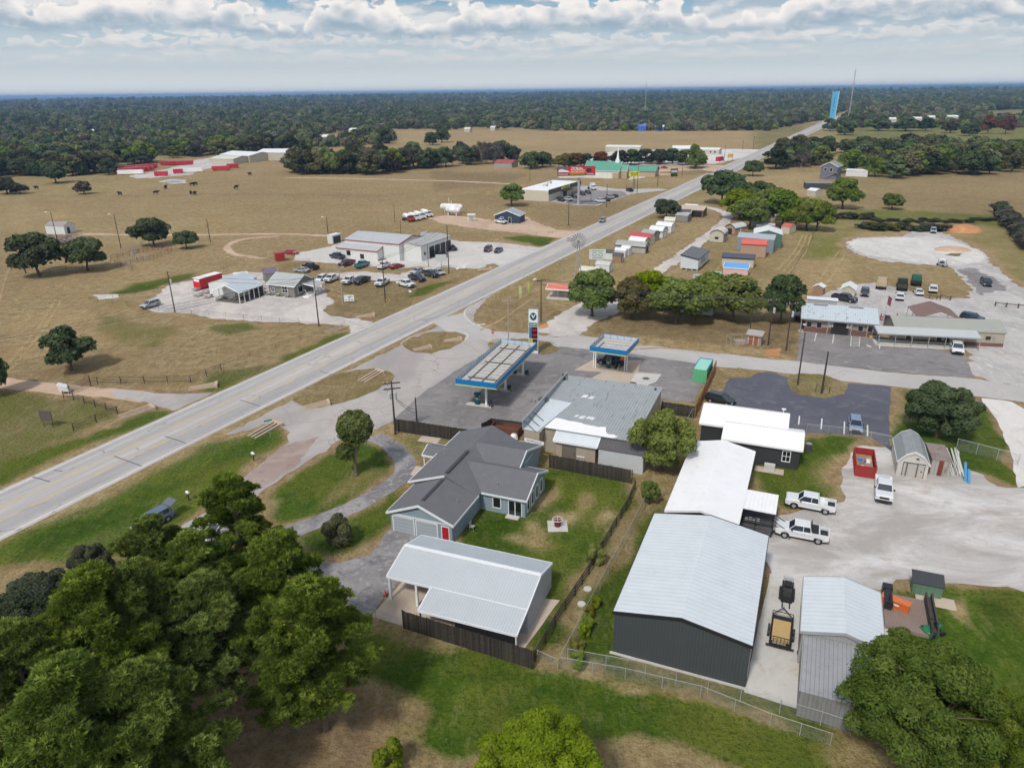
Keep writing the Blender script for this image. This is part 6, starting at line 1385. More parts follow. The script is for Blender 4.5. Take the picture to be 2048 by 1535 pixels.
gab(t,-4.,L1*.73,-3.6,.0,[(-3.6,2.75),(0.,3.25)],'x',None,paint((.56,.59,.57),.45,.2,.06,rib=.45,ribk=.2),M_STEEL,.1,.06,wall=False,rn='walkway_roof')
mb=MB()
for i in range(7): x=-3.6+(L1*.73+3.4)*i/6; mb.box(x-.06,x+.06,-3.5,-3.38,0,2.7)
mb.build('walkway_post',M_STEEL,t)
MB().box(-4.,L1*.60,-3.5,-.05,0,.35).build('walkway_slab',M_CONC,t); mb=MB(); 
for z in (.75,1.25): mb.box(-3.9,L1*.56,-3.46,-3.42,z,z+.05)
mb.build('railing',M_STEEL,t)
for x in (L1*.42,L1*.49,L1*.14): openg(t,x,.12,.4,.95,2.05,-math.pi/2,'door',M_WHT,M_BLK,.1)
openg(t,L1*.85,.12,1.4,.9,.7,-math.pi/2,'window',paint((.3,.24,.14),.6)); MB().box(L1*.9,L1*.91,-.1,.1,1.4,2.).build('meter_box',M_STEEL,t)
o,a,L=bframe((1836,632),(1925,637),3.2); t=thing('brown_canopy','brown metal vehicle canopy behind the long tan building','canopy',o,a); D=9.
gab(t,0,L,0,D,[(0,2.9),(L*.5,4.4),(L,2.9)],'y',None,paint((.20,.125,.105),.6,var=.08,rib=.6,ribk=.12),None,.1,.06,wall=False)
mb=MB()
for x in (.1,L-.1):
    for y in (.1,D*.5,D-.1): mb.box(x-.06,x+.06,y-.06,y+.06,0,2.9)
mb.build('post',M_STEEL,t)
q=P(1775,640); t=thing('red_chairs_patio','two red-topped tables between the brick office and the tan building','table',q,0)
for i,x in enumerate((-1.6,2.)): MB().tube((x,0,.7),(x,0,.78),.7,.7,12).tube((x,0,0),(x,0,.7),.06).tube((x,0,.78),(x,0,1.6),.25,.1).build('table',paint((.42,.07,.05),.6),t)
t=thing('flag_pole','leaning flag pole with drooping flag by the brick office corner','flag pole',P(1762,672),0); MB().tube((0,0,0),(0,0,9.),.06,.04).build('shaft',M_GALV,t); MB().prism([(.05,0,8.8),(.9,.05,8.2),(.8,.05,6.4),(.05,0,7.)],[(.05,.04,8.8),(.9,.09,8.2),(.8,.09,6.4),(.05,.04,7.)]).build('flag',paint((.16,.05,.07),.8),t)
t=thing('yellow_sign','small yellow sign on a post before the brick office','sign',P(1739,688),0); MB().tube((0,0,0),(0,0,1.9),.04).build('post',M_STEEL,t); MB().box(-.3,.3,-.02,.02,1.3,1.9).build('panel',paint((.55,.33,.06),.5),t)
M_WR=paint((.70,.72,.73),.5,var=.05,rib=.3,ribk=.1); M_CRM=paint((.50,.46,.36),.7,var=.06,rib=.3,ribk=.2,name='cream_siding'); M_WS=paint((.62,.64,.64),.6,var=.05,rib=.3,ribk=.15,name='white_siding'); M_GS=paint((.22,.22,.20),.7,var=.06,rib=.3,ribk=.2,name='grey_siding'); M_BRS=paint((.30,.19,.12),.8,var=.1,rib=.25,ribk=.2,name='brown_siding'); M_TNS=paint((.38,.26,.18),.7,var=.06,rib=.3,ribk=.18,name='peach_siding')
shed('garden_shed','white-roofed cream garden shed behind the brick office',(1682,576),(1712,579),(0,0),2.4,1.0,M_CRM,M_WR,M_WHT,axis='y',W=4.5,door=[('r',.5,.8,1.8,'door')])
shed('tool_shed','tiny brown tool shed with pale roof at the yard corner',(1625,573),(1648,576),(0,0),2.1,.7,M_BRS,M_WR,None,axis='y',W=2.8)
shed('cargo_trailer','long pale-roofed cargo trailer behind the brick office',(1614,597),(1677,602),(0,0),2.5,.1,paint((.35,.37,.38),.6),M_WR,None,kind='flat',W=2.6,z0=.5)
o_=shed('playhouse_shed','little shed with rusty red double doors and grey roof by the side street',(1491,668),(1525,673),(0,0),2.2,.45,paint((.25,.22,.19),.85,var=.2),paint((.36,.34,.32),.8,var=.2),M_WOOD,kind='shed',W=2.4)
openg(o_,1.15,.2,.1,.9,1.8,-math.pi/2,'door',M_WHT,paint((.30,.10,.05),.7,var=.2),.05); openg(o_,2.2,.2,.1,.9,1.8,-math.pi/2,'door',M_WHT,paint((.30,.10,.05),.7,var=.2),.05)
t=thing('pump_cage','fenced cage with a low box left of the little red-door shed','cage',P(1480,688),0); MB().box(-1.2,.9,-.6,.6,0,.9).build('box',paint((.35,.29,.25),.8),t)
mb=MB()
for x in (-2.4,-.8,.8,2.2): mb.tube((x,-1.6,0),(x,-1.6,1.6),.04).tube((x,1.6,0),(x,1.6,1.6),.04)
mb.tube((-2.4,-1.6,1.6),(2.2,-1.6,1.6),.03).tube((-2.4,1.6,1.6),(2.2,1.6,1.6),.03).tube((-2.4,-1.6,1.6),(-2.4,1.6,1.6),.03); mb.build('cage',M_STEEL,t)
# ------------------------------------------------------------------ portable sheds for sale
GRP='portable sheds for sale beside the highway'
R_GR=paint((.34,.35,.34),.6,var=.08,rib=.3,ribk=.12); R_DK=paint((.085,.09,.10),.6,var=.1,rib=.3,ribk=.15); R_RED=paint((.45,.07,.08),.5,var=.08,rib=.3,ribk=.12); R_RED2=paint((.55,.13,.10),.5,var=.06,rib=.3,ribk=.1); R_CR=paint((.58,.56,.48),.6,var=.06,rib=.3,ribk=.1)
def ps(lb,pL,pR,ez,rise,wm,rm,kind,W,tm=None,axis='x',door=None,name='portable_shed',**k): return shed(name,lb,pL,pR,(0,0),ez,rise,wm,rm,tm,axis,kind,.12,'shed',GRP,W,.15,door,**k)
ps('white-roofed shed mostly hidden behind the first shade tree',(1158,540),(1196,543),2.2,.9,M_WS,R_CR,'barn',3.6)
ps('grey-white roofed shed next to the shed dealer sign',(1190,528),(1219,531),2.2,.9,M_WS,paint((.50,.51,.49),.6,rib=.3),'barn',3.2,door=[('r',.5,1.,1.8,'door')])
ps('small brown shed with dark roof, nearest open end of the row',(1224,511),(1243,512.5),2.3,.8,M_BRS,R_DK,'gable',3.,door=[('r',.5,.8,1.8,'door')])
ps('small white shed with dark roof behind the brown one',(1209,505),(1226,506),2.3,.8,M_WS,R_DK,'gable',3.)
ps('low white shed just behind the small brown one',(1228,500),(1251,502),2.1,.6,M_WS,M_WR,'gable',3.)
ps('small white shed touching the long grey barn',(1240,496),(1258,498),2.3,.7,M_WS,M_WR,'gable',3.)
ps('long grey lofted barn with a dark porch end',(1229,489),(1291,494.5),2.3,1.3,paint((.38,.38,.34),.7,rib=.3),R_GR,'barn',4.2,M_BLK,door=[('r',.5,2.,2.,'open')])
ps('white-roofed lofted barn behind the long grey one',(1256,481),(1290,485),2.3,1.3,M_CRM,M_WR,'arch',3.8,M_BLK)
ps('crimson-roofed cream barn in the middle of the row',(1257,472),(1300,477),2.4,1.3,M_CRM,R_RED,'barn',4.,door=[('n',.85,.8,1.6,'door')])
ps('grey round-roofed shed between the crimson-roofed and white arched ones',(1281,466),(1308,470),2.3,1.3,M_GS,R_GR,'arch',3.6,M_BLK)
ps('white arched barn with double doors and black trim',(1297,460),(1326,463.5),2.4,1.5,M_WS,M_WR,'arch',3.8,M_BLK,door=[('r',.5,1.8,2.,'door')],dm=M_WS)
ps('white barn-roofed shed behind the arched one',(1311,450),(1343,453),2.5,1.2,M_WS,M_WR,'barn',4.)
ps('cream-roofed shed at the head of the white row',(1328,441),(1350,442),2.5,1.2,M_CRM,R_CR,'barn',4.)
ps('olive grey shed with grey roof beyond the umbrella tree',(1350,430),(1376,432),2.6,.8,M_GS,R_GR,'gable',5.)
ps('charcoal shed with white doors behind the olive grey one',(1358,424),(1382,425),2.6,.9,paint((.06,.065,.07),.6),R_DK,'gable',5.,M_WHT,door=[('r',.3,.8,1.9,'door'),('r',.7,.8,1.9,'door')])
ps('open tan-roofed pole barn at the far end of the row',(1356,418),(1407,421),2.9,.9,paint((.16,.11,.08),.8),paint((.50,.42,.34),.7,rib=.4),'shed',7.,door=[('n',.75,4.,2.3,'open')])
ps('white roofed box shed beyond the pole barn',(1369,411),(1395,412),2.8,.5,M_WS,M_WR,'gable',4.)
ps('cream arched cabin with small window facing the track',(1420,467),(1448,469),2.9,1.5,paint((.46,.44,.37),.7),R_CR,'arch',7.5,M_BLK,axis='y',door=[('n',.5,1.1,.6,'window'),('r',.4,.8,1.9,'door'),('r',.75,.9,.9,'window')])
ps('tan arched cabin with dark open front behind the cream one',(1450,454),(1470,457),2.4,1.3,M_TNS,paint((.55,.57,.58),.5,rib=.3),'arch',7.5,M_BLK,axis='y',door=[('n',.5,1.8,2.,'open'),('r',.5,.8,1.9,'door')])
ps('white and grey long shed under the tall trees',(1503,438),(1538,440),2.6,1.2,paint((.44,.47,.46),.6,rib=.3),M_WR,'barn',6.,M_WHT,door=[('r',.5,.9,1.,'window')])
ps('bright white shed at the back behind the long one',(1516,430),(1552,431),2.6,1.,M_TNS,M_WR,'barn',5.)
ps('low pale open shed in front of the long white one',(1512,450),(1551,451),2.3,.4,M_GS,paint((.5,.52,.53),.6,rib=.3),'shed',3.)
ps('green metal building with pale low roof',(1507,467),(1566,469.5),4.6,1.3,paint((.07,.15,.12),.6,rib=.4,ribk=.15,name='green_siding'),M_WR,'gable',10.,axis='y',door=[('r',.5,1.,2.1,'door')],name='green_building')
ps('red-roofed shed hidden behind the green metal building',(1562,452),(1580,454),2.8,.8,M_CRM,R_RED2,'gable',6.)
ps('blue-grey long shed behind the coral-roofed one',(1474,474),(1549,480),4.4,1.3,paint((.22,.26,.29),.6,rib=.3),paint((.33,.37,.41),.5,rib=.4),'gable',4.6,door=[('r',.5,1.6,2.2,'open')])
ps('peach shed with coral red roof and red skirting',(1482,487),(1534,490),4.2,1.2,M_TNS,R_RED2,'gable',4.8,R_RED,door=[('r',.5,.8,1.8,'door')])
ps('cream shed with navy roof and dark open end',(1444,514),(1509,518),2.8,1.0,M_CRM,paint((.075,.085,.115),.5,rib=.4,ribk=.12),'gable',4.2,M_BLK,door=[('r',.5,1.8,2.1,'open')])
ps('blue-roofed stand with red and white skirt',(1446,534),(1497,538),2.2,.9,paint((.62,.42,.40),.6),paint((.12,.33,.66),.5,var=.05,rib=.3,ribk=.08),'shed',3.,M_WHT)
ps('low shed with mint green roof at the tree line',(1421,552),(1444,553),2.1,.6,M_GS,paint((.20,.42,.28),.6,rib=.3,ribk=.1),'shed',3.6)
ps('small grey-roofed shed half hidden in the shade trees',(1385,556),(1402,557),2.1,.5,M_GS,paint((.33,.36,.4),.6),'shed',3.)
o=P(1359,539); a=-.47; L=5.4; D=13.8
t=thing('tiny_house','pale blue-white tiny house on blocks with sloping dark roof and four narrow windows','house',o,a,GRP)
gab(t,0,L,0,D,[(0,4.4),(L,3.5)],'y',paint((.55,.60,.62),.6,rib=.5,ribk=.12),paint((.13,.135,.15),.7,var=.08),M_BLK,.12,.1,z0=.5)
mb=MB()
for x in (.4,L*.35,L*.65,L-.4):
    for y in (.4,D*.5,D-.4): mb.box(x-.15,x+.15,y-.15,y+.15,0,.5)
mb.build('block_footing',M_CONC,t)
for y in (.30,.40,.50,.58): openg(t,L-.12,D*y,1.5,.35,1.3,0.,'window',M_STEEL)
openg(t,L-.12,D*.85,1.8,.6,.6,0.,'window',M_STEEL); openg(t,L-.12,D*.08,1.2,.4,.6,0.,'window',M_STEEL)
o,a,L=bframe((1341,624),(1424,634),0.); t=thing('mobile_home','long pale grey mobile home behind the shade trees','house',o,a)
gab(t,0,L,0,4.4,[(0,2.9),(2.2,3.5),(4.4,2.9)],'x',paint((.42,.46,.46),.6,rib=.4,ribk=.12),paint((.5,.52,.52),.6,rib=.4),M_BLK,.12,.1,z0=.3)
openg(t,L-.12,2.2,.5,.9,2.,0.,'door',M_BLK,M_GLS); openg(t,L*.7,.12,1.3,.9,1.1,-math.pi/2); openg(t,L*.3,.12,1.3,.9,1.1,-math.pi/2)
o,a,L=bframe((1091,577),(1140,580),2.6); t=thing('red_carport','salmon-red roofed open carport beside the first shade tree','carport',o,a)
gab(t,0,L,0,6.,[(0,2.6),(3.,3.3),(6.,2.6)],'x',None,paint((.62,.20,.14),.5,var=.05,rib=.4,ribk=.1),M_WHT,.1,.06,wall=False)
mb=MB()
for x in (.1,L*.5,L-.1):
    for y in (.1,5.9): mb.box(x-.05,x+.05,y-.05,y+.05,0,2.55)
mb.build('post',M_STEEL,t); MB().box(.0,L,-.2,6.1,.0,.06).build('slab',M_CONC,t)
for x,y,c_,lb in ((1054,600,(.45,.55,.12),'farther yellow-green feather flag by the highway'),(1038,610,(.55,.62,.3),'nearer pale green feather flag by the highway')):
    t=thing('feather_flag',lb,'flag',P(x,y-8),.4,'feather flags by the highway'); MB().tube((0,0,0),(0,0,3.9),.03).build('pole',M_GALV,t); MB().prism([(0,0,.8),(.7,0,.9),(.75,0,3.2),(.3,0,4.),(0,0,3.6)],[(0,.03,.8),(.7,.03,.9),(.75,.03,3.2),(.3,.03,4.),(0,.03,3.6)]).build('banner',paint(c_,.6,var=.2,scale=3),t)
t=thing('windmill','ranch windmill with many-bladed wheel beside the highway','windmill',P(1155,575),.0)
H=12.5; mb=MB()
for sx in (-1,1):
    for sy in (-1,1): mb.tube((sx*1.1,sy*1.1,0),(sx*.15,sy*.15,H),.06,n=5)
for k in range(6):
    z0=H*k/6; z1=H*(k+1)/6; w0=1.1-.95*k/6; w1=1.1-.95*(k+1)/6
    for s in (-1,1): mb.tube((-w0,s*w0,z0),(w1,s*w1,z1),.03,n=4).tube((s*w0,-w0,z0),(s*w1,w1,z1),.03,n=4)
mb.build('tower',M_STEEL,t)
mb=MB(); 
for k in range(18):
    a0=6.283*k/18; c_,s_=math.cos(a0),math.sin(a0); n_=(-s_,c_); w0,w1=.05,.15
    A=[(c_*.7+n_[0]*w0*q,-.5+.05*q,H+s_*.7+n_[1]*w0*q) for q in (-1,1)]; B=[(c_*2.0+n_[0]*w1*q,-.5+.12*q,H+s_*2.0+n_[1]*w1*q) for q in (1,-1)]
    mb.poly(A+B)
    mb.tube((c_*1.3,-.5,H+s_*1.3),(math.cos(a0+.349)*1.3,-.5,H+math.sin(a0+.349)*1.3),.03,n=4)
    mb.tube((0,-.5,H),(c_*.7,-.5,H+s_*.7),.03,n=4)
mb.tube((0,-.6,H),(0,.4,H),.14); mb.build('wheel',paint((.17,.18,.18),.6),t)
MB().tube((0,.3,H),(-1.8,1.6,H),.04).prism([(-1.5,1.3,H-.4),(-2.8,2.3,H-.6),(-2.8,2.3,H+.6),(-1.5,1.3,H+.4)],[(-1.5,1.34,H-.4),(-2.8,2.34,H-.6),(-2.8,2.34,H+.6),(-1.5,1.34,H+.4)]).build('tail_vane',paint((.3,.31,.32),.6),t)
t=thing('shed_dealer_sign','white shed dealer sign on two posts in front of the shed row','sign',P(1194,536),R(-8)); MB().box(-2.4,2.4,-.08,.08,2.6,5.6).build('panel',paint((.55,.58,.58),.5),t)
mb=MB()
for x in (-2.2,2.2): mb.box(x-.12,x+.12,.02,.24,0,5.6)
mb.build('post',M_WOOD,t); mb=MB()
for cx,cz in ((-.9,4.1),(.9,4.1)):
    for k in range(14): a0,a1=6.283*k/14,6.283*(k+1)/14; mb.tube((cx+.6*math.cos(a0),-.1,cz+.5*math.sin(a0)),(cx+.6*math.cos(a1),-.1,cz+.5*math.sin(a1)),.09,n=4)
mb.box(-1.8,1.8,-.1,-.08,5.0,5.2).box(-1.6,1.6,-.1,-.08,3.0,3.15); mb.build('emblem',paint((.10,.22,.12),.6),t)
# ------------------------------------------------------------------ auto shop
M_SHW=paint((.60,.61,.60),.65,var=.07,rib=.3,ribk=.12,name='shop_white_siding'); M_SHR=paint((.46,.49,.51),.5,.2,.08,rib=.6,ribk=.12); M_RTR=paint((.35,.05,.05),.5)
o,a,L=bframe((688,486),(880,485),5.2)
o,a,L=bframe((687,477),(798,487),5.6)
t=thing('auto_shop','white metal auto shop with red roof trim and open service bays','building',o,a)
W_=15.; gab(t,0,L,0,W_,[(0,5.4),(W_/2,6.9),(W_,5.4)],'x',M_SHW,M_SHR,M_RTR,.2,.12)
def loc(px,py,z): 
    p=P(px,py,z); dx,dy=p.x-o.x,p.y-o.y; return dx*math.cos(a)+dy*math.sin(a),-dx*math.sin(a)+dy*math.cos(a)
f0=loc(671,494,3.3); f1=loc(752,503,3.3)
gab(t,f0[0],f1[0],f0[1],0.2,[(f0[1],3.2),(.2,4.3)],'x',M_SHW,M_SHR,M_RTR,.2,.1,rn='front_roof',wn='front_wall')
for x in (.3,.62): openg(t,f0[0]+(f1[0]-f0[0])*x,f0[1]+.2,.3 if x>.5 else 1.,1.6,1.6,-math.pi/2,'window')
b0=loc(792,488,4.6); b1=loc(842,494,4.6); b2=loc(897,473,4.6); bd=math.hypot(b2[0]-b1[0],b2[1]-b1[1])
bx=min(L-.5,b0[0]); bw=b1[0]-bx; y0=b1[1]
gab(t,bx,bx+bw,y0,y0+bd,[(bx,5.0),(bx+bw*.5,5.7),(bx+bw,5.0)],'y',M_SHW,paint((.38,.39,.39),.7,var=.15,rib=.5,ribk=.1,dirt=.2),paint((.3,.3,.3),.6),.15,.1,rn='bay_roof',wn='bay_wall')
for i in range(4): openg(t,bx+bw-.15,y0+bd*(.34+.185*i),.05,3.2,3.7,0.,'bay_door',M_WHT,M_BLK,.12)
openg(t,bx+bw-.15,y0+bd*.12,1.8,.6,.7,0.,'window',M_BLK)
MB().box(bx+bw*.35,bx+bw*.35+.08,y0+bd*.55,y0+bd*.55+3.6,5.75,7.0).build('roof_sign',M_WHT,t)
MB().box(-3.,-.2,0,3.,0,2.6).dome((-1.6,1.5,2.6),1.4,1.5,.9,10,3).build('round_topped_annex',M_WHT,t)
for pts,lb in (((685,508,706,511),'left clipped reddish hedge along the auto shop front'),((722,511,756,514),'middle clipped reddish hedge along the auto shop front'),((756,509,790,513),'dark hedge against the auto shop, next to the bays'),((804,515,834,519),'low evergreen shrubs under the auto shop bay wall')):
    A=P(pts[0],pts[1]);B=P(pts[2],pts[3]); Lh=(B-A).length; Bl=[(Lh*i/7,random.uniform(-.3,.3),.7,.75) for i in range(8)]
    V,Fq,tt=crown(len(lb),Bl,1100,.3); hh=thing('hedge',lb,'hedge',A,ang(A,B),'hedges at the auto shop'); link('foliage',np_mesh('foliage',V,Fq,M_RUST if 'reddish' in lb else M_DULL,fa=tt),hh)
t=thing('auto_shop_sign','white blank-faced sign on a post in front of the bays','sign',P(883,536),.1); MB().tube((0,0,0),(0,0,4.),.1).build('post',M_STEEL,t); MB().box(-1.6,1.6,-.12,.12,2.1,4.1).build('panel',paint((.5,.55,.53),.5),t)
for x,y,lb,w in ((915,542,'small white yard sign left of the highway by the shop drive',.5),(926,540,'larger white yard sign right of the small one by the shop drive',.8)):
    t=thing('yard_sign',lb,'sign',P(x,y),.1); MB().box(-w,w,-.03,.03,.5,1.6).build('panel',M_WHT,t); MB().tube((-w*.8,0,0),(-w*.8,0,.6),.03).tube((w*.8,0,0),(w*.8,0,.6),.03).build('leg',M_STEEL,t)
t=thing('roadside_banner','white banner sign with blue and red lettering by the used car lot','sign',P(699,606),.0); MB().box(-1.3,1.3,-.03,.03,.5,2.1).build('panel',M_WHT,t); mb=MB()
for q in ((-.35,.5,1.55,1.72),(-.2,.35,1.32,1.46),(-1.1,-.6,1.75,1.85),(.6,1.05,1.65,1.75),(-1.0,-.62,.8,1.0),(-.28,.25,.75,.98),(.55,1.05,.72,.95)): mb.box(q[0],q[1],-.05,-.03,q[2],q[3])
mb.build('lettering',paint((.10,.10,.22),.5),t)
MB().tube((-1.25,0,0),(-1.25,0,2.1),.05).tube((1.25,0,0),(1.25,0,2.1),.05).build('post',M_WOOD,t)
t=thing('arrow_sign','small yellow and black road sign at the foot of the T-top pole','sign',P(776,608),.5); MB().box(-.5,.5,-.02,.02,.7,1.3).build('panel',paint((.55,.42,.1),.5),t); MB().box(-.25,.25,-.04,-.02,.9,1.1).build('symbol',M_BLK,t); MB().tube((0,0,0),(0,0,.8),.04).build('post',M_STEEL,t)
one('fallen_sign',MB().box(-.3,.3,-.8,.8,.05,.12),M_WHT,'white panel leaning on the grass in front of the nearest white pickup','sign',loc=P(820,583),rz=.3)
shed('animal_shelter','small white metal shelter with open right side in the pasture',(653,470),(664,471),(0,0),3.,.2,M_SHW,M_WR,None,'x','flat',.1,W=5.,door=[('r',.5,4.,2.4,'open')])
shed('field_shed','white shed with grey roof and open door beside the stacked panels',(88,451),(127,452),(0,0),3.2,1.2,M_WS,paint((.30,.27,.28),.7,rib=.5),None,'x','gable',.15,W=6.,door=[('r',.35,1.4,2.4,'open')])
shed('red_box','small dark red box shed beside the red sports car',(551,507),(569,505),(0,0),2.6,.1,paint((.30,.03,.03),.6),paint((.33,.05,.05),.6),None,'x','flat',.02,W=2.5)
# restaurant
M_RW=paint((.20,.195,.165),.75,row=.2,ribk=.15,var=.06,name='olive_grey_clapboard')
o,a,L=bframe((532,568),(588,574),3.0)
t=thing('restaurant','grey clapboard restaurant with metal roof, white trim and front porch steps','building',o,a)
gab(t,0,L,0,9.,[(0,3.1),(4.5,5.3),(9.,3.1)],'x',M_RW,paint((.42,.45,.45),.5,.2,.08,rib=.5,ribk=.12),M_WHT,.4,.1)
for x,w,h in ((.18,.9,1.),(.62,1.6,1.7)): openg(t,L*x,.4,1.1,w,h,-math.pi/2,'window',bars=2)
openg(t,L-.4,2.8,1.0,1.8,1.6,0.,'window')
gab(t,L-.3,L+3.6,3.5,8.,[(L-.3,3.2),(L+3.6,2.7)],'y',None,paint((.38,.41,.41),.5,rib=.4),M_WHT,.1,.08,wall=False,rn='porch_roof')
mb=MB()
for y in (3.7,5.8,7.8): mb.box(L+3.3,L+3.45,y-.07,y+.07,0,2.7)
mb.build('porch_post',M_WHT,t); MB().box(L-.4,L+3.5,3.5,8,0,.6).build('porch_deck',paint((.3,.3,.3),.8),t)
mb=MB()
for k in range(9): mb.box(L+3.4,L+3.46,3.6+.5*k,3.66+.5*k,.6,1.5)
mb.box(L+3.38,L+3.5,3.5,8.,1.45,1.55).tube((L+.4,3.5,1.5),(L+3.0,1.6,.9),.05).box(L+1.,L+3.,1.6,3.5,.0,.3); mb.build('railing',M_WHT,t)
o,a,L=bframe((447,578),(478,585),3.0); D=15.
t=thing('dining_pavilion','open-sided dining pavilion with pale blue-grey metal roof','pavilion',o,a)
o2,a2_,L2=bframe((478,585),(527,568),3.0)
t.location=o2; t.rotation_euler=(0,0,a2_)
gab(t,0,L2,0,8.5,[(0,3.),(4.2,4.5),(8.5,3.)],'x',None,paint((.50,.56,.60),.5,.15,.05,rib=.4,ribk=.1),M_WHT,.1,.08,wall=False)
mb=MB()
for i in range(6):
    for y in (.15,8.3): mb.box(L2*i/5*.98,L2*i/5*.98+.15,y,y+.15,0,2.95)
mb.build('post',M_WHT,t); MB().box(0.2,L2,.2,8.3,.01,.12).build('floor',paint((.12,.11,.10),.9),t); MB().box(L2-.2,L2,.2,8.3,.1,2.9).build('back_wall',paint((.08,.07,.06),.8),t)
gab(t,L2*.35,L2+3,4.5,13.,[(4.5,3.8),(8.5,5.0),(13.,3.6)],'x',M_WS,paint((.48,.54,.58),.5,.15,.05,rib=.4,ribk=.1),None,.1,.08,rn='rear_roof')
shed('white_annex','flat white-roofed annex behind the dining pavilion',(472,556),(500,553),(0,0),3.4,.2,M_WS,M_WR,M_WHT,'x','flat',.1,W=7.)
shed('purple_roofed_shed','low shed with dusky purple roof behind the restaurant',(530,548),(556,545),(0,0),2.8,1.2,M_GS,paint((.17,.13,.19),.6,rib=.4),None,'x','gable',.1,W=5.)
o,a,L=bframe((402,577),(446,564),0.5); t=thing('red_food_trailer','bright red trailer with white roof beside the picnic tables','trailer',o,a)
MB().box(0,L,0,2.6,.6,3.1).build('body',paint((.50,.012,.018),.45,var=.05,name='bright_red'),t); MB().box(-.05,L+.05,-.05,2.65,3.1,3.2).build('roof',M_WHT,t); MB().box(-.02,0,.3,2.2,2.3,3.).build('menu_board',M_WHT,t)
mb=MB()
for x in (L*.45,L*.6):
    for y in (.1,2.3): mb.tube((x,y,.4),(x,y+.2,.4),.4,.4,12)
mb.build('wheel',M_BLK,t); MB().box(-1.4,0,.4,2.,.3,.6).build('entry_step',M_STEEL,t)
for i,(x,y,lb) in enumerate(((397,592,'leftmost picnic table by the red trailer'),(413,586,'picnic table just behind the leftmost one'),(418,595,'picnic table second from left in the front row by the red trailer'),(433,589,'picnic table under the pavilion eave edge'),(441,598,'picnic table before the pavilion gable'),(469,599,'picnic table at the pavilion corner'),(524,588,'first picnic table on the restaurant wall side'),(541,590,'second picnic table along the restaurant wall'),(559,592,'third picnic table along the restaurant wall'),(578,594,'last picnic table along the restaurant wall, nearest the porch'))):
    t=thing('picnic_table',lb,'picnic table',P(x,y),(a if i<6 else a2_)+(0 if i<6 else .3),'picnic tables at the restaurant')
    MB().box(-1.1,1.1,-.4,.4,.72,.78).build('tabletop',paint((.42,.38,.34),.8,var=.1),t)
    for s in (-.75,.75): MB().box(-1.1,1.1,s-.14,s+.14,.42,.47).build('bench',paint((.42,.38,.34),.8,var=.1),t)
    mb=MB()
    for x_ in (-.8,.8): mb.box(x_-.05,x_+.05,-.8,.8,.36,.42).tube((x_,-.6,0),(x_,-.2,.72),.05).tube((x_,.6,0),(x_,.2,.72),.05)
    mb.build('leg',paint((.15,.14,.13),.8),t)
patch('dining_slab',[(515,586),(590,594),(582,602),(505,590)],M_CONC,.03,.05)
# propane yard
for x0,x1,y,lb,r_ in ((881,926,424,'longer white propane tank, behind',1.35),(892,921,430,'shorter white propane tank, in front',1.25)):
    A=P(x0,y);B=P(x1,y+2); L=(B-A).length; t=thing('propane_tank',lb,'tank',A,ang(A,B),'propane storage tanks'); mb=MB(); 
    mb.tube((r_,0,2.5),(L-r_,0,2.5),r_,r_,16); mb.dome((r_,0,2.5),r_,r_,r_,16,6,True); mb.dome((L-r_,0,2.5),r_,r_,r_,16,6,True); mb.build('shell',paint((.72,.73,.74),.4,var=.05),t,True)
    mb=MB()
    for x in (L*.22,L*.78): mb.box(x-.25,x+.25,-.8,.8,0,1.5)
    mb.build('saddle',M_CONC,t); MB().tube((L*.4,0,3.8),(L*.4,0,6.2),.09).build('vent_stack',M_WHT,t)
t=thing('pump_enclosure','small white caged enclosure between the tanks and the office','enclosure',P(943,442),0.1); MB().box(-1.6,1.6,-1.2,1.2,2.6,2.8).build('roof',M_WHT,t)
mb=MB()
for i in range(7): mb.tube((-1.5+.5*i,-1.1,0),(-1.5+.5*i,-1.1,2.6),.05,n=5).tube((-1.5+.5*i,1.1,0),(-1.5+.5*i,1.1,2.6),.05,n=5)
mb.build('cage',M_WHT,t); MB().box(-.8,.6,-.5,.5,0,1.8).build('pump',M_STEEL,t)
o,a,L=bframe((988,430),(1040,432),3.); t=thing('propane_office','small dark blue office with pale hip roof and porch','building',o,a)
gab(t,0,L,0,8.,[(0,3.),(L*.5,5.),(L,3.)],'y',paint((.03,.05,.09),.7,name='navy_siding'),paint((.36,.40,.43),.5,.1,rib=.5,ribk=.1),M_WHT,.3,.1); openg(t,L*.3,.3,.9,1.2,1.4,-math.pi/2); openg(t,L*.6,.3,.1,1.,2.1,-math.pi/2,'door')
# flat roofed store with yellow sign
o,a,L=bframe((1032,380),(1098,382),5.0); S0=o.copy(); a=ang(P(1032,381,5.),P(1098,382,5.)); D=ang(P(1098,382,5.),P(1162,363,5.)); 
c0=P(1098,382,5.); c1=P(1162,363,5.); c0.z=c1.z=0; a=ang(c0,c1); L=(c1-c0).length; W_=min(depth((1098,382),(1162,363),(1032,381),5.),26.)
t=thing('flat_roofed_store','cream store with white flat roof, dark grey fascia and yellow sign','building',c0,a)
M_SC=paint((.52,.49,.40),.7,var=.04,rib=.6,ribk=.08,name='store_cream_wall'); MB().box(0,L,.2,W_,0,5.).build('wall',M_SC,t); MB().box(.05,L-.05,.3,W_+.3,5.0,5.15).build('roof',paint((.80,.82,.83),.5,var=.03),t)
MB().box(-.15,L+.15,-.1,.2,3.4,5.5).build('fascia',paint((.10,.095,.085),.7,rib=.6,ribk=.1),t)
MB().box(L*.36,L*.62,-.2,-.1,3.9,5.2).build('sign_panel',paint((.72,.66,.04),.4),t); text('DOLLAR GENERAL',.95,M_BLK,t,L*.49,-.25,4.55,sx=.62 if L<40 else 1.)
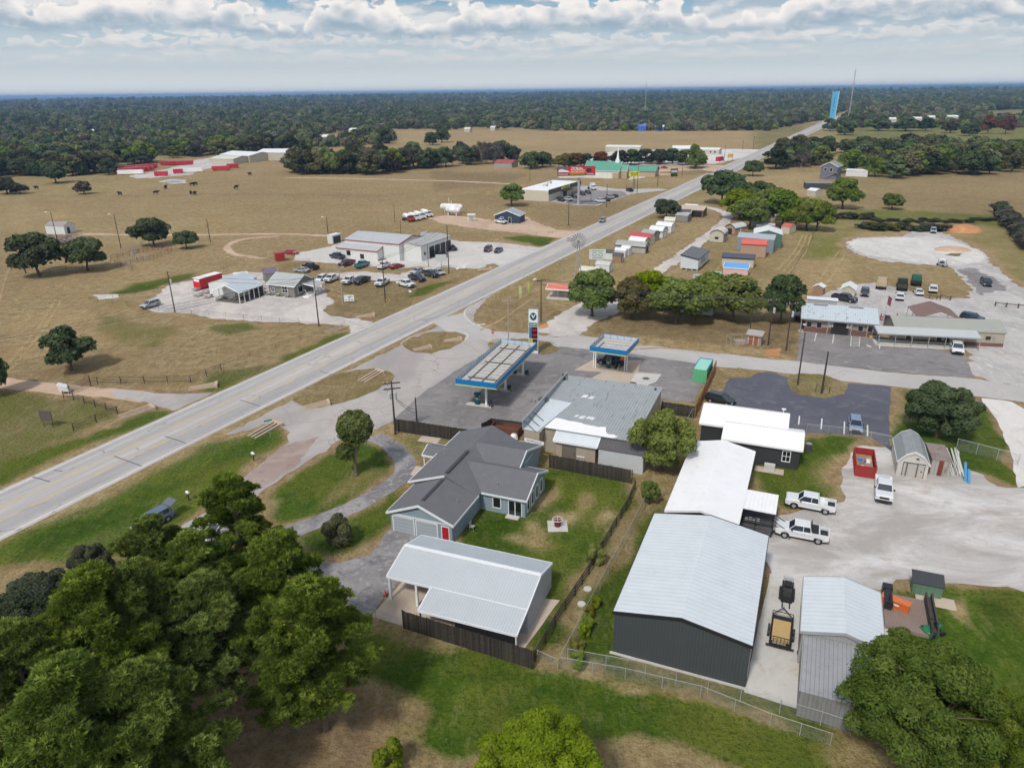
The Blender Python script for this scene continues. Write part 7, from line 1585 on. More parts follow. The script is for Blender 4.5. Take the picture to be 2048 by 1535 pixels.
MB().box(L*.36,L*.62,-2.4,-.1,3.1,3.35).build('entrance_canopy',M_BLK,t); openg(t,L*.49,.2,.1,4.6,2.7,-math.pi/2,'entrance',M_STEEL,M_GLS,.1)
for x,y in ((.35,.5),(.62,.68)): MB().box(L*x,L*x+2.2,W_*y,W_*y+2.2,5.15,6.2).build('roof_unit',paint((.5,.48,.45),.7),t)
mb=MB()
for x in (.2,.26,.68,.74,.8): mb.box(L*x,L*x+.9,-1.2,-.3,0,1.5)
mb.build('goods_rack',paint((.12,.10,.09),.8,var=.6,scale=6),t)
c=thing('store_sign','yellow store sign on two posts by the lot exit','sign',P(1267,380),R(18)); 
zs=8.2; MB().box(-2.7,2.7,-.15,.15,zs-1.3,zs+1.3).build('panel',paint((.72,.66,.04),.4),c); text('DOLLAR',1.2,M_BLK,c,0,-.18,zs+.45); text('GENERAL',1.0,M_BLK,c,0,-.18,zs-.55)
for x in (-.4,.4): MB().tube((x,0,0),(x,0,zs-1.2),.12).build('post',M_BLK,c)
# billboard
pb=P(1157,409); 
pl=P(1124,392); 
def htop(p,ty):
    lo,hi=0,90
    for _ in range(40):
        m=(lo+hi)/2
        if proj(p.x,p.y,m)[1]<ty: hi=m
        else: lo=m
    return lo
z1=htop(pb,333); z0=htop(pb,350); wd=66/F_*math.hypot(pb.y,49)*1.02
c=thing('billboard','red and black transmission shop billboard on a single grey steel column','billboard',pb,R(2))
xc=-.9-wd*.0; x0=-wd*.62; x1=wd*.46
MB().tube((0,.3,0),(0,.3,z0-1),.6,.55,16).build('column',paint((.34,.36,.38),.5),c)
MB().box(x0,x1,0,.5,z0-.2,z1).build('frame',M_BLK,c); MB().box(x0+.6,x1-.6,-1.,-.2,z0-1.1,z0-.4).box(x0+.3,x1-.3,.5,1.1,z0-1.,z0-.6).build('catwalk',paint((.6,.6,.58),.6),c)
hh=z1-z0; W2=x1-x0; MB().box(x0+.1,x1-.1,-.04,0,z0+hh*.16,z1-.1).build('red_panel',paint((.50,.02,.03),.4,var=.05),c); MB().box(x0+.1,x0+W2*.27,-.06,-.04,z0+hh*.35,z1-.1).build('blue_panel',paint((.12,.10,.16),.5,var=.3),c)
mb=MB(); mb.poly([(x0+W2*.02,-.09,z0+hh*.36),(x0+W2*.30,-.09,z0+hh*.36),(x0+W2*.29,-.09,z0+hh*.52),(x0+W2*.20,-.09,z0+hh*.60),(x0+W2*.14,-.09,z0+hh*.72),(x0+W2*.05,-.09,z0+hh*.68),(x0+W2*.02,-.09,z0+hh*.5)]); mb.build('car_picture',paint((.62,.63,.66),.5,var=.3,scale=2),c)
mb=MB(); mb.poly([(x0+W2*(.83+.075*math.cos(k*.5236)),-.09,z0+hh*(.55+.25*math.sin(k*.5236))) for k in range(12)]); mb.build('dark_emblem',paint((.03,.02,.05),.5,var=.3),c)
text('PITBULL',hh*.34,M_WHT,c,x0+W2*.52,-.10,z0+hh*.80,sx=1.15); text('TRANSMISSIONS',hh*.2,M_WHT,c,x0+W2*.53,-.10,z0+hh*.58,sx=1.2); MB().box(x0+W2*.29,x0+W2*.75,-.07,-.04,z0+hh*.24,z0+hh*.46).build('number_panel',paint((.62,.16,.02),.4),c); text('281-236-0370',hh*.24,paint((.75,.55,.35),.4),c,x0+W2*.52,-.10,z0+hh*.35,sx=1.15)
MB().box(x0+W2*.02,x0+W2*.28,-.08,-.03,z0+hh*.06,z0+hh*.14).box(x0+W2*.76,x0+W2*.97,-.08,-.03,z0+hh*.06,z0+hh*.14).build('caption_strip',paint((.5,.5,.5),.5),c); MB().box(x0+W2*.32,x0+W2*.72,-.08,-.03,z0+hh*.04,z0+hh*.14).build('yellow_caption',paint((.35,.28,.04),.5),c)
# church
c0=P(1190,358); c1=P(1240,359); c0=P(1166,341,4.2);c1=P(1238,343,4.2); c0.z=c1.z=0; a=ang(c0,c1); L=(c1-c0).length
t=thing('church','white church with green metal roof and tan stone front','church',c0,a)
M_GRF=paint((.10,.30,.22),.5,var=.05,rib=.5,ribk=.12,name='green_metal_roof'); M_STN=paint((.42,.32,.22),.8,var=.15,row=.3,ribk=.2,name='tan_stone')
gab(t,0,L,0,17.,[(0,4.3),(8.5,9.2),(17.,4.3)],'x',paint((.66,.66,.62),.6,var=.03,rib=2.5,ribk=.1),M_GRF,M_WHT,.4,.15)
gab(t,L-4.,L+4.,3.5,9.5,[(3.5,4.2),(6.5,7.6),(9.5,4.2)],'x',M_STN,M_GRF,M_WHT,.2,.12,rn='porch_gable_roof',wn='porch_gable_wall'); openg(t,L+3.8,6.5,.1,2.4,3.4,0.,'door',M_WHT,paint((.12,.07,.04),.6)); MB().box(L-4.,L-.35,.2,.39,0,3.2).build('stone_corner',M_STN,t)
for y in (1.6,13.,15.2): openg(t,L-.4,y,.6,1.,2.4,0.,'window')
gab(t,L-1.,L+19.,15.,26.,[(15.,3.2),(20.5,5.8),(26.,3.2)],'x',M_STN,M_GRF,None,.4,.12,rn='hall_roof',wn='hall_wall')
sp=at_l(c0,a,L*.86,10.); 
MB().box(L*.86-1.2,L*.86+1.2,7.3,9.7,8.2,10.2).box(L*.86-.7,L*.86+.7,7.8,9.2,10.2,11.6).tube((L*.86,8.5,11.6),(L*.86,8.5,17.5),.7,.04,8).build('steeple',M_WHT,t)
c=thing('church_sign','dark framed church sign board on the lawn beside the pink yard','sign',P(1348,353),R(8)); MB().box(-2.3,2.3,-.15,.15,2.1,4.6).build('frame',paint((.02,.05,.05),.6),c); MB().box(-1.9,1.9,-.18,-.15,2.5,3.7).build('panel',paint((.42,.50,.50),.5),c); MB().box(-2.,2.,-.4,.5,0,1.8).build('planter',paint((.03,.045,.02),.9,var=.4),c)
# scattered buildings farther off
def fb(lb,pL,pR,ez,rise,W,wm,rm,kind='gable',axis='x',name='building',cat='building',group=None,ground=True,**k):
    a_=P(*pL);b_=P(*pR); t=thing(name,lb,cat,a_,ang(a_,b_),group); L=(b_-a_).length; n=W if axis=='x' else L
    pr=[(0,ez),(n/2,ez+rise),(n,ez)] if kind=='gable' else [(0,ez),(n,ez+.05)]
    gab(t,0,L,0,W,pr,axis,wm,rm,None,.2,.15)
    for x in k.get('win',()): openg(t,L*x,.2,1.2,1.4,1.3,-math.pi/2)
    return t
M_PB=paint((.46,.43,.36),.7,var=.05,rib=.6,ribk=.1)
fb('low cream metal warehouse right of the red trailers',(418,328),(468,329),4.,1.5,22,M_PB,paint((.58,.57,.5),.6)); fb('long pale-roofed warehouse, middle of the three',(440,322),(500,325),5.,2.,26,M_PB,M_WR); fb('largest pale warehouse right of the others, by the grove',(512,321),(585,321),6.,2.,30,M_PB,M_WR)
r=random.Random(5); CR=paint((.45,.02,.04),.5,var=.08,name='trailer_red')
def ctr(lb,x,y,w,a_,h=2.9,m=None,L=12.,grp='red trailers and containers in the far yard'):
    t=thing('red_container',lb,'container',P(x,y),a_,grp); MB().box(-L/2,L/2,-1.3,1.3,.5,h).build('body',m or CR,t); MB().box(-L/2,L/2,-1.3,1.3,h,h+.12).build('roof',paint((.45,.1,.1),.5) if m is None else M_WR,t)
    mb=MB(); [mb.tube((x_,-1.2,.3),(x_,1.2,.3),.35,n=8) for x_ in (-L*.4,-L*.3,L*.35)]; mb.build('wheel',M_BLK,t)
i=0
for x in range(234,306,8): ctr('red trailer of the tight long row by the wood edge',x,343-(x-234)*.10,8,R(20)); 
for x in range(246,300,9): ctr('red trailer of the row in front of the long one',x,346-(x-246)*.10,8,R(20))
for x in range(338,372,8): ctr('red trailer of the short group on the white yard',x,330,8,R(30))
ctr('single red container on the near edge of the white yard',323,352,9,R(10),L=8.); ctr('white trailer behind the single red container',378,345,9,R(15),m=M_WHT,L=18.); ctr('small red container beside the white trailer',357,347,9,R(15),L=6.); ctr('red container left of the warehouses in the grass',443,341,9,R(5),L=12.); ctr('red container right behind the grass one',466,336,9,R(20),L=8.)
ctr('white trailer at the front of the red rows',262,349,9,R(12),m=M_WHT,L=16.)
patch('gravel_lot',[(256,352),(300,345),(335,338),(380,322),(420,316),(500,322),(430,334),(400,342),(380,350),(300,356),(275,357)],M_SHELL,.02,1.)
patch('pond_edge',[(318,363),(340,358),(372,360),(372,366),(345,368)],M_SHELL,.02,.8)
patch('pond',[(325,364),(345,361),(366,362),(366,365),(345,366)],paint((.20,.22,.24),.15,name='pond_water'),.03,.4)
fb('brown-walled house with dark red roof at the right end of the grove',(988,335),(1024,336),3.2,1.8,12,paint((.3,.27,.25),.7),paint((.30,.07,.06),.6))
fb('low pale building beyond the church oaks',(1210,303),(1280,304),4,1,16,M_PB,M_WR); fb('pale rounded-roof building behind the church oaks, right',(1345,306),(1390,306),3.5,2,14,M_PB,M_WR); fb('white station building beyond the church row',(1395,308),(1438,309),3.6,1.2,12,M_PB,M_WR,win=(.3,.6,.8)); 
fb('brown tent-roofed shelter between the church oaks',(1296,325),(1322,326),2.5,3.,10,paint((.25,.2,.16),.8),paint((.20,.16,.13),.8))
ctr('red container on the white lot by the highway',1438,323,9,R(60),L=9.,grp=None) if 0 else None
t=thing('red_container','red skip on the white lot beside the highway bend','container',P(1439,322),R(50)); MB().box(-4,4,-1.3,1.3,.1,2.8).build('body',CR,t); MB().box(-4.1,4.1,-1.4,1.4,2.8,2.95).build('lid',paint((.4,.05,.05),.6),t)
t=thing('yellow_board_sign','orange-yellow sign board near the red skip','sign',P(1460,322),.3); MB().box(-2.2,2.2,-.1,.1,2.5,5.).build('panel',paint((.6,.38,.12),.5),t); MB().tube((-1.8,0,0),(-1.8,0,2.5),.1).tube((1.8,0,0),(1.8,0,2.5),.1).build('post',M_WOOD,t)
fb('bright blue and white building at the edge of the far woods, left half',(1275,262),(1292,262),6,3,14,paint((.06,.12,.38),.5),paint((.10,.18,.45),.5)); fb('bright blue and white building at the edge of the far woods, right half',(1310,262),(1328,262),5,2,14,paint((.06,.12,.38),.5),M_WR)
fb('small pale barn on the far tan field, left one',(928,264),(940,264),4,1.5,10,M_PB,M_WR); fb('small pale barn on the far tan field, right one',(980,261),(990,261),4,1.5,10,M_PB,M_WR)
# two storey grey house
o,a,L=bframe((1637,358),(1673,360),0.); t=thing('two_storey_house','two-storey dark grey house with outside stairs, beyond the shed yard','house',o,a)
gab(t,0,L,0,11.,[(0,7.2),(L*.5,9.6),(L,7.2)],'y',paint((.14,.15,.19),.7,var=.04,row=.3,ribk=.12),paint((.26,.26,.25),.8),M_WHT,.4,.15)
openg(t,L*.3,.4,4.6,1.3,1.7,-math.pi/2); openg(t,L*.62,.4,4.4,1.3,1.9,-math.pi/2); MB().tube((L*.35,-.4,1.),(L*.85,-.4,3.9),.15).box(L*.8,L,-1.2,.3,3.8,3.95).build('stair',M_WOOD,t)
shed('grey_carport','grey-roofed carport in front of the two-storey house',(1611,366),(1668,367),(0,0),3.,.1,paint((.05,.05,.05),.8),paint((.20,.22,.23),.6),None,'x','flat',.1,W=8.)
fb('small white-roofed shed among trees below the two-storey house',(1612,392),(1630,394),2.8,1.,6,M_PB,M_WR)
fb('white mobile home right of the two-storey house',(1690,352),(1735,354),3.4,.6,7,M_WS,M_WR); fb('long white-roofed house in the right woods',(1845,292),(1882,292),4.,1.,14,M_PB,M_WR); fb('tan-roofed house behind the brown field',(1848,342),(1885,343),3.5,1.5,10,paint((.35,.22,.14),.8),M_WR); fb('white-roofed house at the far end of the brown field',(1945,337),(1968,338),3.5,1.2,10,M_PB,M_WR); fb('tan building at the right edge in the woods',(2025,308),(2060,309),4.,1.,12,paint((.40,.28,.18),.8),paint((.45,.35,.25),.7)); fb('white roof in the thicket left of the two-storey house',(1612,320),(1632,321),4.,1.,10,M_PB,M_WR)
for i,(x,y,w,lb) in enumerate([(100,217,26,'farthest left pale rooftops'),(412,219,16,'pale rooftop in the far woods left of centre'),(452,217,18,'larger white rooftop in the far woods left of centre'),(135,267,22,'white rooftop in the woods above the far-left trees'),(182,268,14,'white rooftop just right of the first one, upper left'),(219,266,8,'tiny bright rooftop in the left woods'),(62,273,14,'brownish rooftop in the left woods'),(256,312,10,'white gabled house end behind the left wood edge'),(284,306,14,'pale house behind the red trailer rows'),(630,286,20,'pale roof in the middle woods'),(648,281,12,'white dome-like roof in the middle woods'),(704,266,14,'white roof by the tall trees, centre left'),(1762,246,16,'white building of the far right group, left one'),(1785,246,14,'white building of the far right group, second'),(1826,245,34,'long white building of the far right group'),(1862,242,16,'white building of the far right group, fourth'),(1905,241,22,'white building of the far right group, right end'),(1698,293,0,''),(1250,197,8,'tiny pale roof in the hazy woods, centre right')]):
    if not lb: continue
    fb(lb,(x-w/2,y),(x+w/2,y),5.5 if y<250 else 4.,2.,14,M_PB,M_WR,name='far_building',group='distant rooftops in the woods')
# blue tower and mast
pb=P(1662,252); z1=htop(pb,184)
t=thing('blue_tower','tall narrow sky-blue tower sign with dark vertical lettering beyond the highway','tower',pb,R(-5)); w=11.5/F_*pb.y/2/math.cos(.35)
M_SKB=paint((.12,.40,.66),.4,var=.05,name='sky_blue_panels'); A=[(-w*.8,-1.5,5),(w*.55,-1.5,9),(w,1.5,9),(-w*.8,1.5,5)]
MB().prism([(-w*.7,-1.5,3),(w*.75,-1.5,12),(w*.75,1.5,12),(-w*.7,1.5,3)],[(-w*1.0,-1.5,z1),(w*1.0,-1.5,z1+1),(w*1.0,1.5,z1+1),(-w*1.0,1.5,z1)]).build('shaft',M_SKB,t)
MB().box(-w*.8,-w*.4,-1.,1.,0,4.).build('base',M_SKB,t); MB().prism([(w*.62,-1.6,12),(w*.8,-1.6,12),(w*.8,-1.5,12),(w*.62,-1.5,12)],[(w*.8,-1.6,z1+.8),(w*1.02,-1.6,z1+.8),(w*1.02,-1.5,z1+.8),(w*.8,-1.5,z1+.8)]).build('edge_strip',paint((.38,.62,.74),.4),t)
mb=MB()
for k,(u,v) in enumerate(((.93,.90),(.86,.83),(.81,.77),(.74,.70),(.68,.60),(.585,.56),(.50,.47),(.46,.43),(.40,.385))): mb.box(-w*.32,-w*(.05 if k%2 else .12),-1.56,-1.52,z1*v,z1*u)
mb.build('lettering',paint((.01,.10,.25),.5),t)
for px,by,ty,lb,r_ in ((1709,222,139,'lattice radio mast on the horizon right of the blue tower',.9),(1293,186,164,'lattice radio mast on the horizon right of centre',.9)):
    d=1150. if px>1500 else 1500.; q=P(px,400); k=d/q.y; b_=Vector((q.x,q.y,0)); 
    # stand it where its line of sight meets the chosen distance
    y_=CH; f=lambda D_: (px-1024)/F_; 
    lo,hi=-3000,3000
    for _ in range(50):
        m=(lo+hi)/2
        if proj(m,d,60.)[0]<px: lo=m
        else: hi=m
    b_=Vector((lo,d,0)); h=htop(b_,ty); t=thing('radio_mast',lb,'mast',b_,0)
    mb=MB()
    for k in range(3): a0=2.094*k; mb.tube((r_*math.cos(a0),r_*math.sin(a0),0),(r_*.6*math.cos(a0),r_*.6*math.sin(a0),h),.18,n=4)
    n=int(h/4)
    for i in range(n):
        for k in range(3): a0=2.094*k; a1=2.094*(k+1); mb.tube((r_*.9*math.cos(a0),r_*.9*math.sin(a0),i*4),(r_*.9*math.cos(a1),r_*.9*math.sin(a1),i*4+4),.08,n=3)
    mb.tube((0,0,h),(0,0,h+4),.1); mb.build('lattice',paint((.42,.40,.40),.6),t)
# dog house, mower, trailer, skid steer
q=P(1850,1184); t=thing('green_dog_kennel','small green kennel with black ribbed roof on bare plywood','kennel',q,R(-22))
MB().box(-1.35,1.35,-.75,.75,.08,1.5).build('wall',paint((.10,.19,.12),.7,rib=.6,ribk=.1,name='green_boards'),t); gab(t,-1.5,1.5,-.85,.85,[(-.85,1.5),(.85,2.0)],'x',None,paint((.045,.05,.055),.6,rib=.25,ribk=.3),None,.05,.06,wall=False); MB().tube((1.36,0,.8),(1.38,0,.8),.22,.22,12).build('door_hole',M_BLK,t); MB().box(-1.,2.6,-2.2,-.4,.02,.06).build('plywood_sheet',M_CONT,t)
q=P(1862,1266); t=thing('green_mower','green tractor mower on the lawn behind the big oak','mower',q,.3); t.scale=(.8,.8,.8); MB().box(-1.,.2,-.9,.9,.3,.6).dome((-.2,-.0,.6),1.,.9,.3,12,3).build('deck',paint((.02,.17,.08),.4),t); MB().box(-.1,1.2,-.35,.35,.6,1.1).build('hood',paint((.02,.17,.08),.4),t)
MB().path([(.2,-.5,.6),(.1,-.5,1.9),(.1,.5,1.9),(.2,.5,.6)],.05).build('roll_bar',M_BLK,t)
for x in (-.6,.9):
    for y in (-.8,.8): MB().tube((x,y-.12,.35),(x,y+.12,.35),.35,.35,14).build('wheel',M_BLK,t)
q=P(1561,1270); A=P(1563,1300); B=P(1570,1232); az=ang(A,B)
t=thing('utility_trailer','black utility trailer with plywood load and mesh tailgate on the slab','trailer',q,az)
M_PLY=paint((.52,.36,.16),.8,var=.18,scale=2,name='plywood'); Lt=4.4; Wt=1.9
MB().box(-Lt/2,Lt/2,-Wt/2,Wt/2,.45,.6).build('bed',M_BLK,t); MB().box(-Lt/2+.5,Lt/2-.9,-Wt/2+.15,Wt/2-.15,.62,.8).build('plywood_stack',M_PLY,t); MB().box(-Lt/2+.1,-Lt/2+.9,-.5,.7,.61,.7).build('floor_board',paint((.3,.24,.17),.8),t)
mb=MB()
for y in (-Wt/2,Wt/2):
    mb.tube((-Lt/2,y,1.05),(Lt/2,y,1.05),.04)
    for i in range(6): mb.tube((-Lt/2+Lt*i/5,y,.5),(-Lt/2+Lt*i/5,y,1.05),.035)
mb.tube((Lt/2,-Wt/2,1.05),(Lt/2,Wt/2,1.05),.04).tube((Lt/2,-Wt/2,.6),(Lt/2+1.5,0,.5),.05).tube((Lt/2,Wt/2,.6),(Lt/2+1.5,0,.5),.05); mb.build('side_rail',M_BLK,t)
mb=MB(); mb.box(-Lt/2-.08,-Lt/2,-Wt/2-.3,Wt/2+.3,.4,.55).box(-Lt/2-.06,-Lt/2,-Wt/2,Wt/2,1.5,1.56)
for i in range(7): mb.box(-Lt/2-.06,-Lt/2,-Wt/2+Wt*i/6-.02,-Wt/2+Wt*i/6+.02,.5,1.5)
mb.build('tailgate',M_BLK,t)
for y in (-Wt/2-.18,Wt/2+.18):
    for x in (-.4,.4): MB().tube((x,y-.1,.36),(x,y+.1,.36),.36,.36,16).build('wheel',M_BLK,t)
MB().tube((Lt/2+1.5,0,.3),(Lt/2+1.9,0,.55),.06).build('hitch',M_STEEL,t)
q=P(1573,1190); A=P(1571,1215);B=P(1575,1165); az=ang(A,B)
t=thing('skid_loader','black stand-on skid loader with forks on the concrete slab','loader',q,az)
MB().box(-1.,.9,-.42,.42,.35,1.2,tx=.1).build('body',paint((.05,.05,.052),.5,var=.3,scale=4),t); MB().box(.7,1.3,-.5,.5,.5,1.6,tx=.15).build('rear_cage',paint((.42,.43,.43),.5,var=.2),t); MB().box(-.4,.5,-.34,.34,1.2,1.5).build('engine_cover',M_BLK,t)
for y in (-.6,.6): MB().box(-1.,.9,y-.16,y+.16,.05,.55,tx=.2).build('track',paint((.03,.03,.03),.9,rib=.15,ribk=.5),t)
for y in (-.5,.5): MB().tube((.8,y,1.2),(-1.2,y,.9),.07).tube((-1.2,y,.9),(-1.35,y,.3),.07).build('lift_arm',M_BLK,t)
for y in (-.35,.35): MB().box(-2.3,-1.35,y-.06,y+.06,.12,.18).build('fork',M_BLK,t)
MB().box(-1.4,-1.3,-.55,.55,.15,.75).build('fork_carriage',M_BLK,t)
t=thing('utility_boxes','four grey utility cabinets by the office gable','cabinet',P(1503,1056),oa)
for i in range(4): MB().box(-.9+.45*i,-.55+.45*i,-.25,.25,0,1.3+.1*(i%2)).build('cabinet',paint((.30,.31,.32),.5),t)
t=thing('blue_bucket','small dark blue crate by the left wall of the metal shed','crate',P(1603,1411-100),0); MB().box(-.35,.35,-.3,.3,0,.4).build('body',paint((.03,.03,.22),.5),t)
# stop sign, mailboxes, street furniture
t=thing('stop_sign','red octagonal stop sign at the mouth of the side street','sign',P(986,684),R(-30)); MB().tube((0,0,0),(0,0,2.9),.04).build('post',M_STEEL,t); 
mb=MB(); mb.prism([(.42*math.cos(math.pi/8+k*math.pi/4),-.05,2.3+.42*math.sin(math.pi/8+k*math.pi/4)) for k in range(8)],[(.42*math.cos(math.pi/8+k*math.pi/4),-.07,2.3+.42*math.sin(math.pi/8+k*math.pi/4)) for k in range(8)]); mb.build('panel',paint((.55,.02,.04),.4),t); text('STOP',.28,M_WHT,t,0,-.085,2.3)
MB().box(-.5,.5,-.02,.02,2.85,3.05).build('street_name',paint((.03,.25,.12),.5),t)
t=thing('street_name_sign','green street name sign on a thin post by the old road','sign',P(541,875),.6); MB().tube((0,0,0),(0,0,3.),.03).build('post',M_STEEL,t); MB().box(-.6,.6,-.02,.02,2.8,3.05).build('panel',paint((.02,.30,.16),.5),t)
for x,y,lb in ((508,945-24,'white mailbox on a dark post beside the old road'),(378,1000,'white mailbox at the old road near the pine tops')):
    t=thing('mailbox',lb,'mailbox',P(x,y),.9,'roadside mailboxes'); MB().box(-.06,.06,-.06,.06,0,1.1).build('post',M_BLK,t); MB().box(-.15,.15,-.3,.3,1.1,1.28).dome((0,0,1.28),.15,.3,.15,10,3).build('box',M_WHT,t)
t=thing('pasture_sign','dark plain sign board with two legs in the lower left pasture','sign',P(97,853),R(-15)); MB().box(-1.2,1.2,-.05,.05,1.,2.8).build('panel',paint((.10,.08,.07),.9,var=.2),t); MB().tube((-.8,0,0),(-.8,0,2.7),.07).tube((.9,0,0),(.9,0,2.7),.07).build('leg',M_POST,t)
t=thing('gate_bin','white box trailer-like bin beside the black ranch gate','bin',P(133,785),.3); MB().prism([(-.9,-.6,.5),(.9,-.6,.3),(.9,.6,.3),(-.9,.6,.5)],[(-1.1,-.7,1.9),(.4,-.7,1.2),(.4,.7,1.2),(-1.1,.7,1.9)]).build('body',M_WHT,t); MB().tube((0,-.5,0),(0,.5,0),.3).build('wheel',M_BLK,t)
M_CUL=paint((.46,.36,.26),.9,var=.2,scale=2,dirt=.3,name='culvert_concrete')
for i,(x,y,az,s,lb) in enumerate([(272,826,.75,1.,'sloped culvert end with bars beside the ranch drive'),(405,775,.3,.9,'overgrown culvert end north of the ranch drive'),(672,660,.9,1.,'culvert end at the restaurant drive corner'),(730,633,.3,.8,'culvert end half hidden in the verge by the restaurant drive'),(742,754,1.,1.,'culvert end at the tip of the larger oval island'),(632,812,.4,.8,'culvert end at the lower tip of the larger oval island'),(844,698,.4,.7,'culvert end at the lower side of the smaller oval island'),(905,681,.2,.7,'culvert end at the right side of the smaller oval island'),(530,862,1.,1.,'culvert end at the tip of the long median lawn'),(998,684,-.4,.8,'culvert end behind the stop sign'),(968,540,.3,.8,'culvert end on the clay bank by the auto shop')]):
    t=thing('culvert_end',lb,'culvert',P(x,y),az,'concrete culvert ends'); mb=MB()
    for k in range(3): mb.prism([(-2.6*s,-.9*s+.8*s*k,.02),(2.4*s,-.9*s+.8*s*k,.02),(2.4*s,-.6*s+.8*s*k,.02),(-2.6*s,-.6*s+.8*s*k,.02)],[(-2.6*s,-.9*s+.8*s*k,.10),(2.4*s,-.9*s+.8*s*k,.55),(2.4*s,-.6*s+.8*s*k,.55),(-2.6*s,-.6*s+.8*s*k,.10)])
    mb.box(2.4*s,2.9*s,-1.1*s,1.3*s,.0,.6); mb.build('sloped_wall',M_CUL,t); MB().box(-1.6*s,2.4*s,-.6*s,.7*s,.015,.045).build('opening',paint((.03,.025,.02),.9),t)
t=thing('orange_soil_heap','heap of bright orange soil at the end of the brush heaps','heap',P(1925,462),0); MB().dome((0,0,-.2),6.5,5.5,2.6,24,6).dome((-3,1,-.2),3.6,3,1.9,14,5).dome((3.5,-1,-.2),3.2,3,1.5,14,5).build('heap',M_CLAY,t,True)
t=thing('gravel_heap','low tan heap of gravel on the white yard','heap',P(1905,500),0); MB().dome((0,0,-.3),6,4,1.4,16,4).build('heap',M_DIRT,t,True)
# cows
def cow_mesh():
    me=bpy.data.meshes.new('cow'); vs=[(-.95,0,1.15),(-.5,0,1.15),(0,0,1.1),(.5,0,1.18),(.85,0,1.3),(1.15,0,1.42),(1.5,0,1.3),(-.85,.22,.75),(-.85,.22,.35),(-.85,.22,.0),(-.85,-.22,.75),(-.8,-.22,.35),(-.8,-.22,.0),(.5,.2,.75),(.5,.2,.35),(.52,.2,.0),(.5,-.2,.75),(.5,-.2,.35),(.48,-.2,.0),(-1.1,0,1.1),(-1.15,0,.6)]
    es=[(0,1),(1,2),(2,3),(3,4),(4,5),(5,6),(0,7),(7,8),(8,9),(0,10),(10,11),(11,12),(3,13),(13,14),(14,15),(3,16),(16,17),(17,18),(0,19),(19,20)]
    me.from_pydata(vs,es,[]); o=bpy.data.objects.new('cowtmp',me); COL.objects.link(o); md=o.modifiers.new('s','SKIN'); rad=[.36,.42,.44,.38,.26,.18,.13]+[.16,.09,.08]*4+[.08,.04]
    for i,r_ in enumerate(rad): me.skin_vertices[0].data[i].radius=(r_,r_)
    me.skin_vertices[0].data[2].use_root=True; o.modifiers.new('u','SUBSURF').levels=1
    dg=bpy.context.evaluated_depsgraph_get(); m2=bpy.data.meshes.new_from_object(o.evaluated_get(dg)); bpy.data.objects.remove(o); m2.materials.clear(); m2.materials.append(paint((.012,.010,.009),.7,name='black_hide')); return m2
CM=cow_mesh()
for x,y,lb in ((240,391,'black cow nearest the left, alone'),(313,389,'black cow second from the left'),(332,378,'black cow above the wire fence, back row left'),(385,372,'left cow of the back-row pair'),(391,371,'right cow of the back-row pair'),(382,389,'left cow of the front-row pair'),(390,390,'right cow of the front-row pair'),(473,378,'black cow alone to the right of the pairs'),(73,379,'black cow lying by the left ditch'),(500,351,'black cow farthest right by the red container')):
    t=thing('cow',lb,'cow',P(x,y),random.uniform(0,6.28),'black cattle in the pasture'); link('body',CM,t,sc=(1.35,1.35,1.35))
